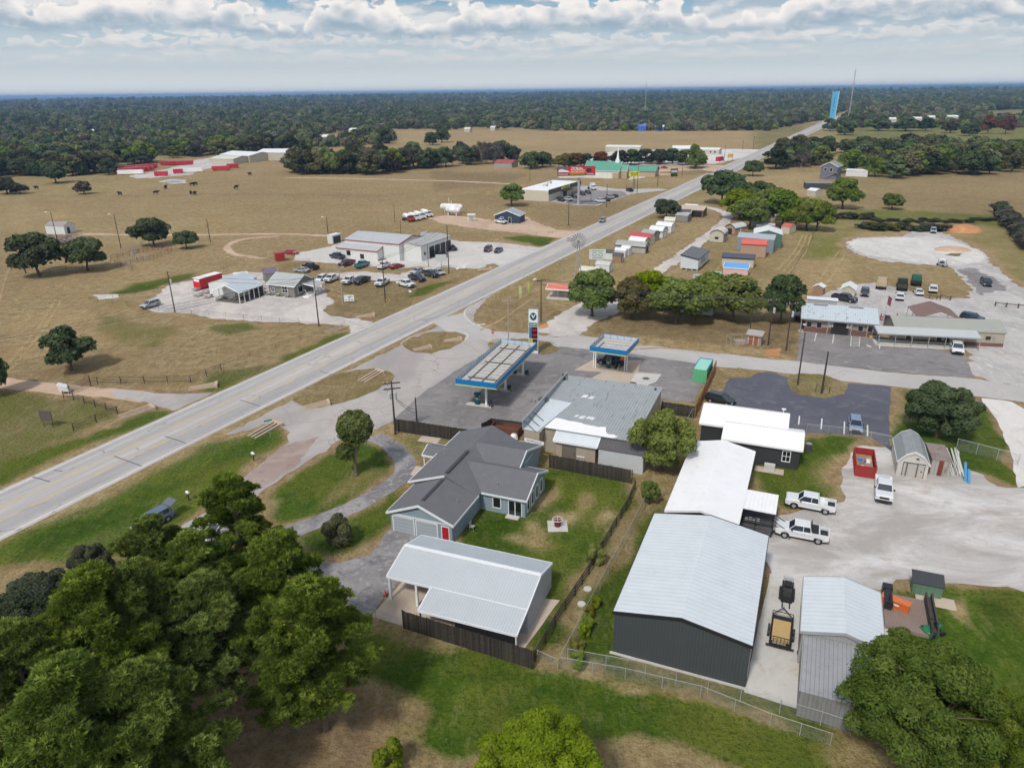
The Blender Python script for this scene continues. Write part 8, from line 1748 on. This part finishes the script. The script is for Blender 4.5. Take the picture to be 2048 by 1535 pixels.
# ------------------------------------------------------------------ vehicles
M_TYRE=paint((.018,.018,.019),.9,name='tyre_rubber'); M_RIM=paint((.42,.43,.44),.35,.5,name='wheel_rim'); M_HL=paint((.55,.57,.6),.1,spec=.8,name='headlamp_glass'); M_TL=paint((.30,.01,.01),.2,name='tail_lamp'); M_TRIMB=paint((.022,.022,.024),.6,name='black_plastic')
M_AUTO=paint((.02,.03,.045),.06,0.,.05,1.,.9,name='car_window')
def arch(cx,r,z0,n=7): return [(cx+r*math.cos(math.pi*(k)/(n-1)),z0+max(0,r*math.sin(math.pi*k/(n-1)))) for k in range(n)]
VM={}
def vmesh(kind):
    if kind in VM: return VM[kind]
    if kind=='pickup': L,W,wb,r=5.9,2.02,(1.85,-1.80),.42; top=[(-2.92,.62),(-2.92,.92),(-.95,.92),(-.95,1.30),(1.50,1.30),(2.70,1.25),(2.88,1.15),(2.93,.62)]; gh=((-.93,1.50,1.28,.93),(-.82,.86,1.93,.80)); zb=.48
    elif kind=='sedan': L,W,wb,r=4.8,1.84,(1.45,-1.35),.33; top=[(-2.36,.52),(-2.38,.92),(-1.7,1.0),(1.0,.97),(2.0,.84),(2.34,.66),(2.38,.45)]; gh=((-1.85,1.10,.97,.86),(-1.05,.25,1.42,.66)); zb=.30
    elif kind=='suv': L,W,wb,r=4.8,1.95,(1.45,-1.4),.38; top=[(-2.36,.6),(-2.40,1.08),(-2.2,1.12),(1.15,1.10),(2.05,1.02),(2.34,.82),(2.38,.5)]; gh=((-2.25,1.25,1.10,.90),(-2.0,.42,1.72,.74)); zb=.38
    body=MB(); w=W/2; zb_=zb
    bot=[(p[0],p[1]) for p in arch(wb[0],r+.09,zb_)]; bot2=arch(wb[1],r+.09,zb_)
    out=top+bot+bot2   # clockwise side outline with wheel arches
    cx=0.; cz=sum(p[1] for p in top)/len(top)
    def ring(y,ins): return [(x*(1-ins*.35/ (L/2)),y,z-(ins*.6 if z>.8 else 0)) for x,z in out]
    secs=[ring(-w,.10),ring(-w+.03,.03),ring(-w+.10,0.),ring(w-.10,0.),ring(w-.03,.03),ring(w,.10)]
    n=len(out); i0=len(body.v)
    for s in secs: body.v+=s
    for s in range(5):
        for k in range(n):
            j=(k+1)%n; body.f.append((i0+s*n+k,i0+s*n+j,i0+(s+1)*n+j,i0+(s+1)*n+k))
    body.f.append(tuple(i0+k for k in range(n))); body.f.append(tuple(i0+5*n+k for k in range(n-1,-1,-1)))
    (a0,a1,z0,w0),(b0,b1,z1,w1)=gh
    # roof skin and pillars
    body.prism([(b0-.03,-w1-.02,z1-.02),(b1+.05,-w1-.02,z1-.02),(b1+.05,w1+.02,z1-.02),(b0-.03,w1+.02,z1-.02)],[(b0+.05,-w1+.08,z1+.05),(b1-.12,-w1+.08,z1+.05),(b1-.12,w1-.08,z1+.05),(b0+.05,w1-.08,z1+.05)])
    for s in (-1,1):
        for (xa,xb) in ((a0,b0),(a1,b1)): body.tube((xa,s*w0,z0),(xb,s*w1,z1),.055,.045,5)
        xm=(b0+b1)/2-.1; body.tube((xm,s*(w0+.0),z0),(xm,s*w1,z1),.045,.04,5)
        if kind=='suv': body.tube((xm-1.05,s*w0,z0),(xm-.95,s*w1,z1),.06,.05,5)
    if kind=='pickup':
        body.box(-2.92,-.93,-w,-w+.11,.9,1.33).box(-2.92,-.93,w-.11,w,.9,1.33).box(-2.92,-2.82,-w+.11,w-.11,.9,1.33).box(-1.03,-.95,-w+.11,w-.11,.9,1.34)
    glass=MB().prism([(a0,-w0,z0-.02),(a1,-w0,z0-.02),(a1,w0,z0-.02),(a0,w0,z0-.02)],[(b0,-w1,z1),(b1,-w1,z1),(b1,w1,z1),(b0,w1,z1)])
    tyre=MB().tube((0,-.11,0),(0,.11,0),r,r,18); rim=MB().tube((0,-.118,0),(0,.118,0),r*.58,r*.58,12)
    blk=MB(); xf=top[-1][0]; xr=top[0][0]
    blk.box(xf-.10,xf+.05,-w+.08,w-.08,zb-.02,zb+.22).box(xr-.06,xr+.10,-w+.08,w-.08,zb-.0,zb+.18)
    fz=top[-2][1]
    blk.box(xf-.12,xf+.02,-w*.55,w*.55,fz-.32,fz-.06)
    blk.box(-L/2+.4,L/2-.4,-w+.12,w-.12,zb-.14,zb+.02)
    if kind=='pickup': blk.box(-2.80,-1.05,-w+.13,w-.13,.925,.94)
    for s in (-1,1): blk.box(a1-.45,a1-.28,s*w-.02 if s>0 else s*w-.20,s*w+.20 if s>0 else s*w+.02,z0+.02,z0+.20)
    hl=MB(); tl=MB()
    hl.box(xf-.16,xf+.015,-.16,.16,fz-.22,fz-.04); tl.box(xr-.02,xr+.08,-.10,.10,top[1][1]-.10,top[1][1]+(.32 if kind=='pickup' else .0))
    VM[kind]=dict(body=body.mesh('body',M_WHT),win=glass.mesh('window',M_AUTO),tyre=tyre.mesh('tyre',M_TYRE),rim=rim.mesh('rim',M_RIM),blk=blk.mesh('bumper_and_grille',M_TRIMB),hl=hl.mesh('headlight',M_HL),tl=tl.mesh('tail_light',M_TL),wb=wb,r=r,w=w)
    return VM[kind]
CP={}
def cpaint(c):
    if c not in CP: CP[c]=paint(c,.28,.0,.03,1.,.5,coat=.6,name='car_paint')
    return CP[c]
KN={'pickup':('pickup_truck','pickup truck'),'sedan':('car','car'),'suv':('car','car')}
def veh(kind,col,c,h,label,group=None,s=1.,flip=False):
    p=P(*c); q=P(*h); m=vmesh(kind); nm,ct=KN[kind]; t=thing(nm,label,ct,p+Vector((0,0,.045)),ang(p,q),group)
    if s!=1: t.scale=(s,s,s)
    b=link('body',m['body'],t); b.material_slots[0].link='OBJECT'; b.material_slots[0].material=cpaint(col)
    link('window',m['win'],t); link('bumper',m['blk'],t); [(link('headlight',m['hl'],t,(0,k_*m['w']*.83,0)),link('tail_light',m['tl'],t,(0,k_*m['w']*.88,0))) for k_ in (-1,1)]
    for x in m['wb']:
        for sy in (-1,1):
            w=link('wheel',m['tyre'],t,(x,sy*(m['w']-.13),m['r'])); link('rim',m['rim'],w)
    return t
W_=(.66,.68,.70); K=(.015,.016,.018); G_=(.13,.14,.15); SV=(.36,.38,.40); NV=(.015,.025,.05); RD=(.35,.02,.03); TQ=(.02,.16,.19); MR=(.09,.012,.018)
t=veh('pickup',W_,(1619,1016),(1588,1010),'white pickup with a white box in its bed, parked nearest the porch steps'); MB().box(-1.6,-1.05,-.7,.7,.95,1.5).build('tool_box',M_WHT,t)
t=veh('pickup',W_,(1602,1074),(1570,1068),'white pickup with black tool box and headache rack, in front of the other side-on one'); MB().box(-1.75,-1.05,-.85,.85,.95,1.5).box(-1.,-.9,-.8,.8,1.3,2.1).build('tool_box',M_BLK,t)
t=veh('pickup',W_,(1765,988),(1766,1010),'white pickup facing the camera in front of the red dumpster'); MB().box(-2.3,-1.1,-.95,-.7,1.0,1.45).box(-2.3,-1.1,.7,.95,1.0,1.45).build('side_boxes',M_WHT,t)
veh('suv',(.20,.27,.36),(1709,857),(1711,872),'light blue-grey car parked between white lines in the sealed lot',s=.95)
veh('suv',W_,(1912,703),(1917,716),'white police-style SUV nose out in front of the long tan building',s=1.08)
t=veh('pickup',NV,(1222,728),(1196,725),'dark pickup with orange tail under the small fuel canopy'); MB().box(-2.9,-1.9,-.9,.9,1.0,1.5).build('load',paint((.6,.16,.04),.6),t)
t=veh('suv',(.10,.14,.20),(308,1050),(288,1061),'dark blue SUV with its tailgate raised, half hidden by the pines'); MB().prism([(-2.1,-.85,1.75),(-2.1,.85,1.75),(-2.15,.85,1.68),(-2.15,-.85,1.68)],[(-3.1,-.8,2.15),(-3.1,.8,2.15),(-3.1,.8,2.05),(-3.1,-.8,2.05)]).build('tailgate',paint((.12,.13,.15),.4),t)
veh('sedan',W_,(440,1066),(418,1078),'white car glimpsed through the tops of the pines')
veh('suv',K,(1440,806),(1452,809),'black car hidden behind the white roof of the office wing')
veh('suv',(.06,.065,.08),(1729,590),(1728,600),'dark grey SUV right of the white-roofed garden shed')
veh('suv',W_,(1799,598),(1800,588),'white SUV parked tail toward the brick office, behind the dark army truck')
veh('sedan',W_,(1836,588),(1829,577),'white sedan in front of the dark green canvas truck')
veh('suv',W_,(1865,583),(1865,572),'white hatchback van right of the white sedan',s=1.05)
veh('suv',K,(1971,570),(1978,577),'black SUV alone on the asphalt patch to the right',s=1.05)
veh('pickup',K,(1688,602),(1704,605),'black pickup behind the brick office roof ridge')
veh('suv',SV,(1866,465),(1867,472),'silver SUV parked beside the brush heaps')
veh('suv',NV,(1943,641),(1954,643),'dark car behind the brown canopy')
veh('suv',(.24,.28,.28),(1205,444),(1197,449),'grey-green SUV driving along the highway toward the camera')
veh('suv',SV,(302,614),(288,618),'grey SUV parked alone at the left end of the restaurant lot')
UC='used vehicles for sale'
for k,c,p,h,lb in [('pickup',NV,(675,517),(655,513),'navy pickup right in front of the shop hedges'),('pickup',MR,(694,531),(680,535),'dark maroon pickup in the back row of the grass lot'),('pickup',TQ,(725,534),(738,529),'teal pickup in the back row of the grass lot'),('pickup',W_,(768,536),(778,531),'white pickup with black bed at the end of the back row'),('sedan',RD,(794,536),(803,534),'half-stripped red car at the right end of the back row'),
 ('sedan',SV,(604,544),(588,543),'silver sedan at the left end of the used lot'),('pickup',K,(622,538),(602,534),'black pickup directly behind the silver sedan'),('suv',W_,(643,562),(631,568),'white SUV beside the restaurant porch, left of the white pickups'),('pickup',W_,(664,562),(650,568),'leftmost white pickup of the front row'),('pickup',W_,(700,566),(686,572),'second white pickup of the front row, next to the black one'),('pickup',K,(724,566),(708,572),'black pickup between two white ones in the front row'),('pickup',W_,(765,570),(752,577),'white pickup facing left near the pole with the T-top'),('pickup',W_,(812,573),(828,577),'white pickup seen side-on nearest the highway'),('pickup',NV,(834,561),(849,565),'navy black pickup just behind the side-on white one'),('pickup',K,(861,553),(877,557),'black pickup with bright headlamps near the verge'),('sedan',SV,(835,546),(825,549),'silver car at the back of the roadside group'),('sedan',SV,(878,548),(888,552),'silver sedan at the right end of the roadside group'),
 ('pickup',(.02,.02,.022),(878,513),(862,510),'black and silver pickup outside the service bays'),('suv',K,(903,500),(913,503),'black SUV at the far corner of the service bays')]: veh(k,c,p,h,lb,UC)
veh('suv',MR,(976,502),(969,507),'dark maroon SUV parked on the shop slab by the highway'); veh('sedan',NV,(997,504),(989,509),'blue sedan beside the maroon SUV on the shop slab'); veh('sedan',(.45,.01,.02),(583,508),(596,509),'bright red sports car beside the red box shed')
veh('pickup',W_,(1002,447),(1014,449),'white pickup outside the small navy office')
SL='vehicles at the flat-roofed store'
for k,c,p,h,lb in [('suv',K,(1122,402),(1130,404),'black SUV at the left of the store front row'),('suv',W_,(1137,401),(1145,403),'white SUV next to the black one at the store'),('sedan',NV,(1149,396),(1157,398),'dark blue car at the store entrance'),('suv',K,(1165,390),(1173,393),'black car nearest the tractor unit'),('suv',K,(1176,387),(1184,390),'black car behind the one nearest the tractor unit'),('pickup',W_,(1200,405),(1187,403),'white pickup at the bottom edge of the store lot'),('sedan',K,(1213,402),(1204,400),'dark car just behind the white pickup at the store lot edge'),('pickup',SV,(1219,397),(1206,394),'silver pickup in the middle of the store lot edge row'),('sedan',K,(1230,394),(1220,391),'black sedan at the upper end of the store lot edge row'),('pickup',K,(1259,383),(1249,380),'black pickup beside the yellow store sign')]: veh(k,c,p,h,lb,SL)
for k,c,p,h,lb in [('pickup',K,(1270,347),(1281,343),'dark truck parked along the church hall'),('sedan',RD,(1299,344),(1310,343),'red car on the pink church yard'),('suv',SV,(1314,338),(1322,337),'silver SUV behind the red car on the church yard'),('sedan',RD,(1329,337),(1337,337),'small red car right of the silver SUV')]: veh(k,c,p,h,lb,'cars at the church')
# special trucks
def truck(label,c,h,cabcol,boxcol,kind,name='truck',group=None,L=7.):
    p=P(*c); q=P(*h); t=thing(name,label,'truck',p+Vector((0,0,.05)),ang(p,q),group); cm=cpaint(cabcol); w=1.2
    MB().box(-L/2,L/2,-.5,.5,.6,.85).build('chassis',M_BLK,t)
    MB().box(L/2-1.2,L/2,-w,w,.6,1.6,tx=.1,ty=.1).box(L/2-2.7,L/2-1.2,-w,w,.6,2.5,tx=.15,ty=.1).build('cab',cm,t)
    MB().box(L/2-1.5,L/2-1.27,-w+.2,w-.2,1.7,2.3).box(L/2-2.4,L/2-1.6,-w-.01,w+.01,1.7,2.25,ty=.05).build('window',M_AUTO,t)
    x1=L/2-2.8
    if kind=='canvas': MB().box(-L/2,x1,-w,w,.95,1.7).build('cargo_bed',cm,t); MB().box(-L/2,x1,-w+.02,w-.02,1.7,2.8,ty=.15,tx=.1).build('canvas_cover',paint(boxcol,.8,var=.1),t)
    if kind=='open': MB().box(-L/2,x1,-w,-w+.1,.95,1.9).box(-L/2,x1,w-.1,w,.95,1.9).box(-L/2,-L/2+.1,-w,w,.95,1.9).box(-L/2,x1,-w,w,.9,1.0).build('cargo_bed',paint(boxcol,.8,var=.1),t)
    if kind=='tank': 
        mb=MB().tube((-L/2+.8,0,2.),(x1-.7,0,2.),.95,.95,14).dome((-L/2+.8,0,2.),.95,.95,.95,14,6,True).dome((x1-.7,0,2.),.95,.95,.95,14,6,True); mb.build('tank',paint((.74,.75,.76),.35,var=.03),t,True)
    if kind=='semi': MB().box(L/2-4.2,L/2-2.4,-w,w,.8,3.5,tx=.1).build('sleeper',cm,t); MB().box(-L/2,-1.5,-1.,1.,.9,1.1).build('fifth_wheel',M_BLK,t); MB().tube((L/2-4.4,.9,1.),(L/2-4.4,.9,3.8),.1).build('exhaust_stack',M_STEEL,t)
    wm=MB().tube((0,-.16,0),(0,.16,0),.5,.5,14).mesh('wheel',M_TYRE)
    for x in (L/2-1.1,-L/2+1.1,-L/2+2.3):
        for y in (-w+.1,w-.1): link('wheel',wm,t,(x,y,.5))
    return t
truck('tan army truck behind the grey SUV at the yard',(1762,575),(1765,560),(.38,.30,.19),(.40,.32,.2),'canvas',L=6.2); truck('dark olive army truck with open cargo bed',(1803,577),(1802,560),(.035,.04,.03),(.04,.045,.035),'open',L=7.); truck('dark green canvas-covered truck right of the army truck',(1831,569),(1830,556),(.02,.03,.03),(.015,.10,.075),'canvas',L=5.6)
truck('white tractor unit parked at the corner of the flat-roofed store',(1184,379),(1198,383),(.68,.68,.68),(0,0,0),'semi','tractor_unit',L=7.5)
for c,h,k,lb in (((817,442),(829,445),(.32,.02,.02),'red-cabbed propane tank truck, nearest the thin pole'),((828,440),(840,443),(.66,.67,.68),'white propane tank truck next to the red-cabbed one'),((839,437),(851,440),(.66,.67,.68),'third propane tank truck, counting from the red-cabbed one'),((853,433),(866,436),(.66,.67,.68),'propane tank truck farthest from the red-cabbed one')): truck(lb,c,h,k,(0,0,0),'tank','tank_truck','propane tank trucks',L=7.6)
q=P(1884,532); t=thing('utility_cart','white-roofed black utility cart on the gravel beside the grass island','cart',q,-1.3); MB().box(-1.5,1.5,-.75,.75,.35,.9,tx=.15,ty=.05).build('body',paint((.3,.32,.33),.5,var=.3),t); MB().box(-1.,.7,-.7,.7,2.0,2.08).build('roof',M_WHT,t)
mb=MB()
for x in (-.95,.65):
    for y in (-.65,.65): mb.tube((x,y,.9),(x,y,2.),.05)
mb.build('roof_frame',M_BLK,t); MB().box(-.6,.1,-.6,.6,.85,1.3).build('seat',M_BLK,t)
for x in (-1.,1.):
    for y in (-.7,.7): MB().tube((x,y-.12,.32),(x,y+.12,.32),.32,.32,12).build('wheel',M_TYRE,t)
t=thing('small_trailer','small dark trailer parked on the grass across the highway','trailer',P(1483,357),R(10)); MB().box(-2.5,2.5,-1.,1.,.6,2.2).build('body',paint((.09,.09,.10),.6,var=.2),t); MB().tube((0,-1.1,.4),(0,1.1,.4),.4,.4,10).build('wheel',M_BLK,t)
t=thing('small_trailer','white trash trailer left of the brick office, half under the dark tree','trailer',P(1597,640),R(70)); MB().box(-1.8,1.8,-1.,1.,.5,1.5).build('body',paint((.03,.035,.04),.6),t); MB().box(-1.9,1.9,-1.05,1.05,1.5,1.75,tx=.2).build('lid',paint((.5,.52,.52),.5),t)
# ------------------------------------------------------------------ air, sky, sun, camera
hz=MB().box(-26000,26000,-30,26000,-1.,80.)
hm=bpy.data.materials.new('haze'); hm.use_nodes=True; N=NT(hm.node_tree); hm.node_tree.nodes.clear(); pv=N.n('ShaderNodeVolumePrincipled'); pv.inputs['Color'].default_value=(.34,.60,1.,1); pv.inputs['Density'].default_value=HAZE; pv.inputs['Anisotropy'].default_value=.2
oo_=N.n('ShaderNodeOutputMaterial'); N.L.new(pv.outputs[0],oo_.inputs['Volume'])
h_=hz.build('haze',hm); h_['kind']='stuff'; h_['label']='thin blue air over the whole countryside'
SE,SA=R(50),R(-150)   # elevation, compass direction of the sun measured from +Y towards +X
w=bpy.data.worlds.new('World'); S.world=w; w.use_nodes=True; t=w.node_tree; t.nodes.clear(); N=NT(t)
sky=N.n('ShaderNodeTexSky'); sky.sky_type='NISHITA'; sky.sun_disc=False; sky.sun_elevation=SE; sky.sun_rotation=SA; sky.air_density=1.; sky.dust_density=1.5; sky.ozone_density=1.; sky.altitude=50
g_=N.n('ShaderNodeTexCoord').outputs['Generated']
# broken cloud overhead lights the place; the clouds near the horizon stand on a sky backdrop far outside the haze
hi_=N.noise(g_,3.,3.,.6); col=N.mix(N.mr(hi_,.40,.58),sky.outputs[0],(5.7,5.7,5.8))
bg=N.n('ShaderNodeBackground'); N.put(bg.inputs[0],col); bg.inputs[1].default_value=.12; ow=N.n('ShaderNodeOutputWorld'); N.L.new(bg.outputs[0],ow.inputs[0])
w.cycles.sampling_method='MANUAL'; w.cycles.sample_map_resolution=512
km=bpy.data.materials.new('sky'); km.use_nodes=True; N=NT(km.node_tree); km.node_tree.nodes.clear()
g_=N.vm('NORMALIZE',N.n('ShaderNodeTexCoord').outputs['Object']); d=N.sep(g_); az=N.m('ARCTAN2',d[0],d[1]); el=N.m('ARCSINE',d[2])
base=N.mix(N.mr(el,0.,.03,smooth=False),(8.8,8.9,8.6),(5.9,6.6,6.95)); base=N.mix(N.mr(el,.04,.12),base,(2.3,4.4,6.0))
sE=N.m('ADD',el,.030); hor=N.m('DIVIDE',az,sE); lg=N.m('LOGARITHM',sE,2.718)
def dens(off,seed,su,sv,th0,th1):
    V=N.comb(N.m('ADD',N.m('MULTIPLY',az,su),seed),N.m('ADD',N.m('MULTIPLY',lg,sv),off),seed)
    n=N.noise(V,1.,6.,.60,.1); big=N.noise(N.comb(N.m('MULTIPLY',az,su*.22),N.m('MULTIPLY',lg,sv*.30),seed+5.),1.,2.,.5)
    vo=N.n('ShaderNodeTexVoronoi',feature='SMOOTH_F1'); N.put(vo.inputs['Vector'],N.vm('ADD',V,N.comb(N.m('MULTIPLY',n,.9),n,0.))); vo.inputs['Scale'].default_value=3.2; vo.inputs['Smoothness'].default_value=.35
    return N.m('ADD',N.m('ADD',n,N.m('MULTIPLY',N.m('SUBTRACT',.5,vo.outputs['Distance']),.40)),N.m('MULTIPLY',N.m('SUBTRACT',big,.5),.8))
fade=N.mr(el,.012,.075)
A=dens(0.,3.,8.,3.0,0,0); B=dens(.30,3.,8.,3.0,0,0)
bias=N.m('ADD',N.m('MULTIPLY',N.m('MULTIPLY',N.mr(el,.060,.078),N.mr(el,.096,.108,1.,0.)),.10),N.m('MULTIPLY',N.mr(el,.105,.118),.06))
A=N.m('ADD',A,bias); B=N.m('ADD',B,bias)
mk=N.m('MULTIPLY',N.mr(A,.43,.49),fade); mk=N.m('MULTIPLY',mk,.78)
lit=N.mr(N.m('SUBTRACT',A,B),-.12,.16)
hi=N.mix(fade,(6.8,7.0,7.1),(9.0,8.6,8.3)); lo=N.mix(fade,(5.8,6.4,6.8),(4.6,5.5,6.3))
lo=N.mix(N.mr(el,.092,.122),lo,(2.2,3.1,4.3)); hi=N.mix(N.mr(el,.112,.13),hi,(4.6,5.4,6.2))
col=N.mix(mk,base,N.mix(lit,lo,hi))
def rank(b,h,fx,seed,op,lo,hi,thr,col):
    big=N.noise(N.comb(N.m('MULTIPLY',az,fx),seed,0.),1.,3.,.55); pr=N.mr(big,thr,thr+.16)
    V=N.comb(N.m('MULTIPLY',az,fx*5.),N.m('MULTIPLY',el,fx*8.),seed+3.); bil=N.noise(V,1.,6.,.62,.4)
    vo=N.n('ShaderNodeTexVoronoi',feature='SMOOTH_F1'); N.put(vo.inputs['Vector'],N.comb(N.m('MULTIPLY',az,fx*9.),N.m('MULTIPLY',el,fx*12.),seed)); vo.inputs['Scale'].default_value=1.; vo.inputs['Smoothness'].default_value=.4
    bb=N.m('ADD',N.m('MULTIPLY',bil,.7),N.m('MULTIPLY',N.m('SUBTRACT',1.,vo.outputs['Distance']),.4))
    topz=N.m('MULTIPLY',pr,N.m('MULTIPLY',h,N.m('ADD',.1,N.m('MULTIPLY',N.m('SUBTRACT',bb,.25),2.1))))
    bs=N.m('ADD',b,N.m('ADD',N.m('MULTIPLY',N.m('SUBTRACT',bil,.5),h*.35),N.m('MULTIPLY',N.m('SUBTRACT',big,.5),h*.9))); y=N.m('SUBTRACT',el,bs); k=h*.07
    m_=N.m('MULTIPLY',N.m('MULTIPLY',N.mr(y,-k*2.,k*2.5),N.mr(N.m('SUBTRACT',topz,y),-k*.3,k*1.8)),op)
    sh=N.mr(N.m('ADD',N.m('DIVIDE',y,N.m('MAXIMUM',topz,h*.3)),N.m('MULTIPLY',N.m('SUBTRACT',bil,.5),2.2)),.0,.85)
    return N.mix(m_,col,N.mix(sh,lo,hi))
col=rank(.034,.012,11.,5.1,.35,(5.5,6.1,6.5),(7.2,7.2,7.2),.36,col)
col=rank(.050,.020,8.,9.7,.6,(4.9,5.7,6.3),(8.4,8.1,7.9),.34,col)
col=rank(.068,.050,5.5,15.2,.95,(3.5,4.6,5.6),(9.8,9.3,8.9),.34,col)
col=rank(.107,.045,3.6,22.9,.9,(2.1,3.0,4.2),(5.2,5.9,6.6),.40,col)
col=N.mix(1.,col,(.60,.60,.60),'MULTIPLY')
em=N.n('ShaderNodeEmission'); N.put(em.inputs[0],col); em.inputs[1].default_value=.15; ow=N.n('ShaderNodeOutputMaterial'); N.L.new(em.outputs[0],ow.inputs[0]); km.cycles.emission_sampling='NONE'
mb=MB(); n=90; RD_=42000.; ring=[[(RD_*math.cos(e)*math.sin(a_),RD_*math.cos(e)*math.cos(a_),RD_*math.sin(e)) for a_ in [R(-62+124*i/n) for i in range(n+1)]] for e in (-.02,.0,.05,.1,.15,.2,.26)]
for r0_,r1_ in zip(ring[:-1],ring[1:]):
    for i in range(n): mb.poly([r0_[i],r0_[i+1],r1_[i+1],r1_[i]])
so2=mb.build('sky',km); so2['kind']='structure'
sl=bpy.data.lights.new('sun','SUN'); sl.energy=SUN; sl.angle=R(7); sl.color=(1.,.95,.88); so_=bpy.data.objects.new('sun',sl); COL.objects.link(so_)
dv=Vector((math.sin(SA)*math.cos(SE),math.cos(SA)*math.cos(SE),math.sin(SE))); so_.rotation_euler=dv.to_track_quat('Z','Y').to_euler(); so_.location=(0,0,300)
cam=bpy.data.cameras.new('camera'); cam.sensor_width=36; cam.lens=36*F_/2048; cam.clip_end=60000; cam.clip_start=.5
co_=bpy.data.objects.new('camera',cam); COL.objects.link(co_); S.camera=co_
c,s=math.cos(TH),math.sin(TH); right=Vector((1,0,0)); up=Vector((0,s,c)); back=Vector((0,-c,s))
ca_,sa_=math.cos(RO),math.sin(RO)
# image x axis a' = a cos + b sin ; so camera right/up in world:
Rr_=right*ca_-up*sa_; Uu_=right*sa_+up*ca_
co_.matrix_world=Matrix(((Rr_.x,Uu_.x,back.x,0),(Rr_.y,Uu_.y,back.y,0),(Rr_.z,Uu_.z,back.z,CH),(0,0,0,1)))
S.view_settings.view_transform='Standard'; S.view_settings.look='None'; S.view_settings.exposure=EXPO; S.view_settings.gamma=1.
S.cycles.volume_bounces=0; S.cycles.max_bounces=5; S.cycles.diffuse_bounces=3; S.cycles.use_adaptive_sampling=True; S.cycles.adaptive_threshold=.035; S.cycles.adaptive_min_samples=16; S.cycles.glossy_bounces=2; S.cycles.transmission_bounces=2; S.cycles.transparent_max_bounces=12
S.cycles.use_denoising=True
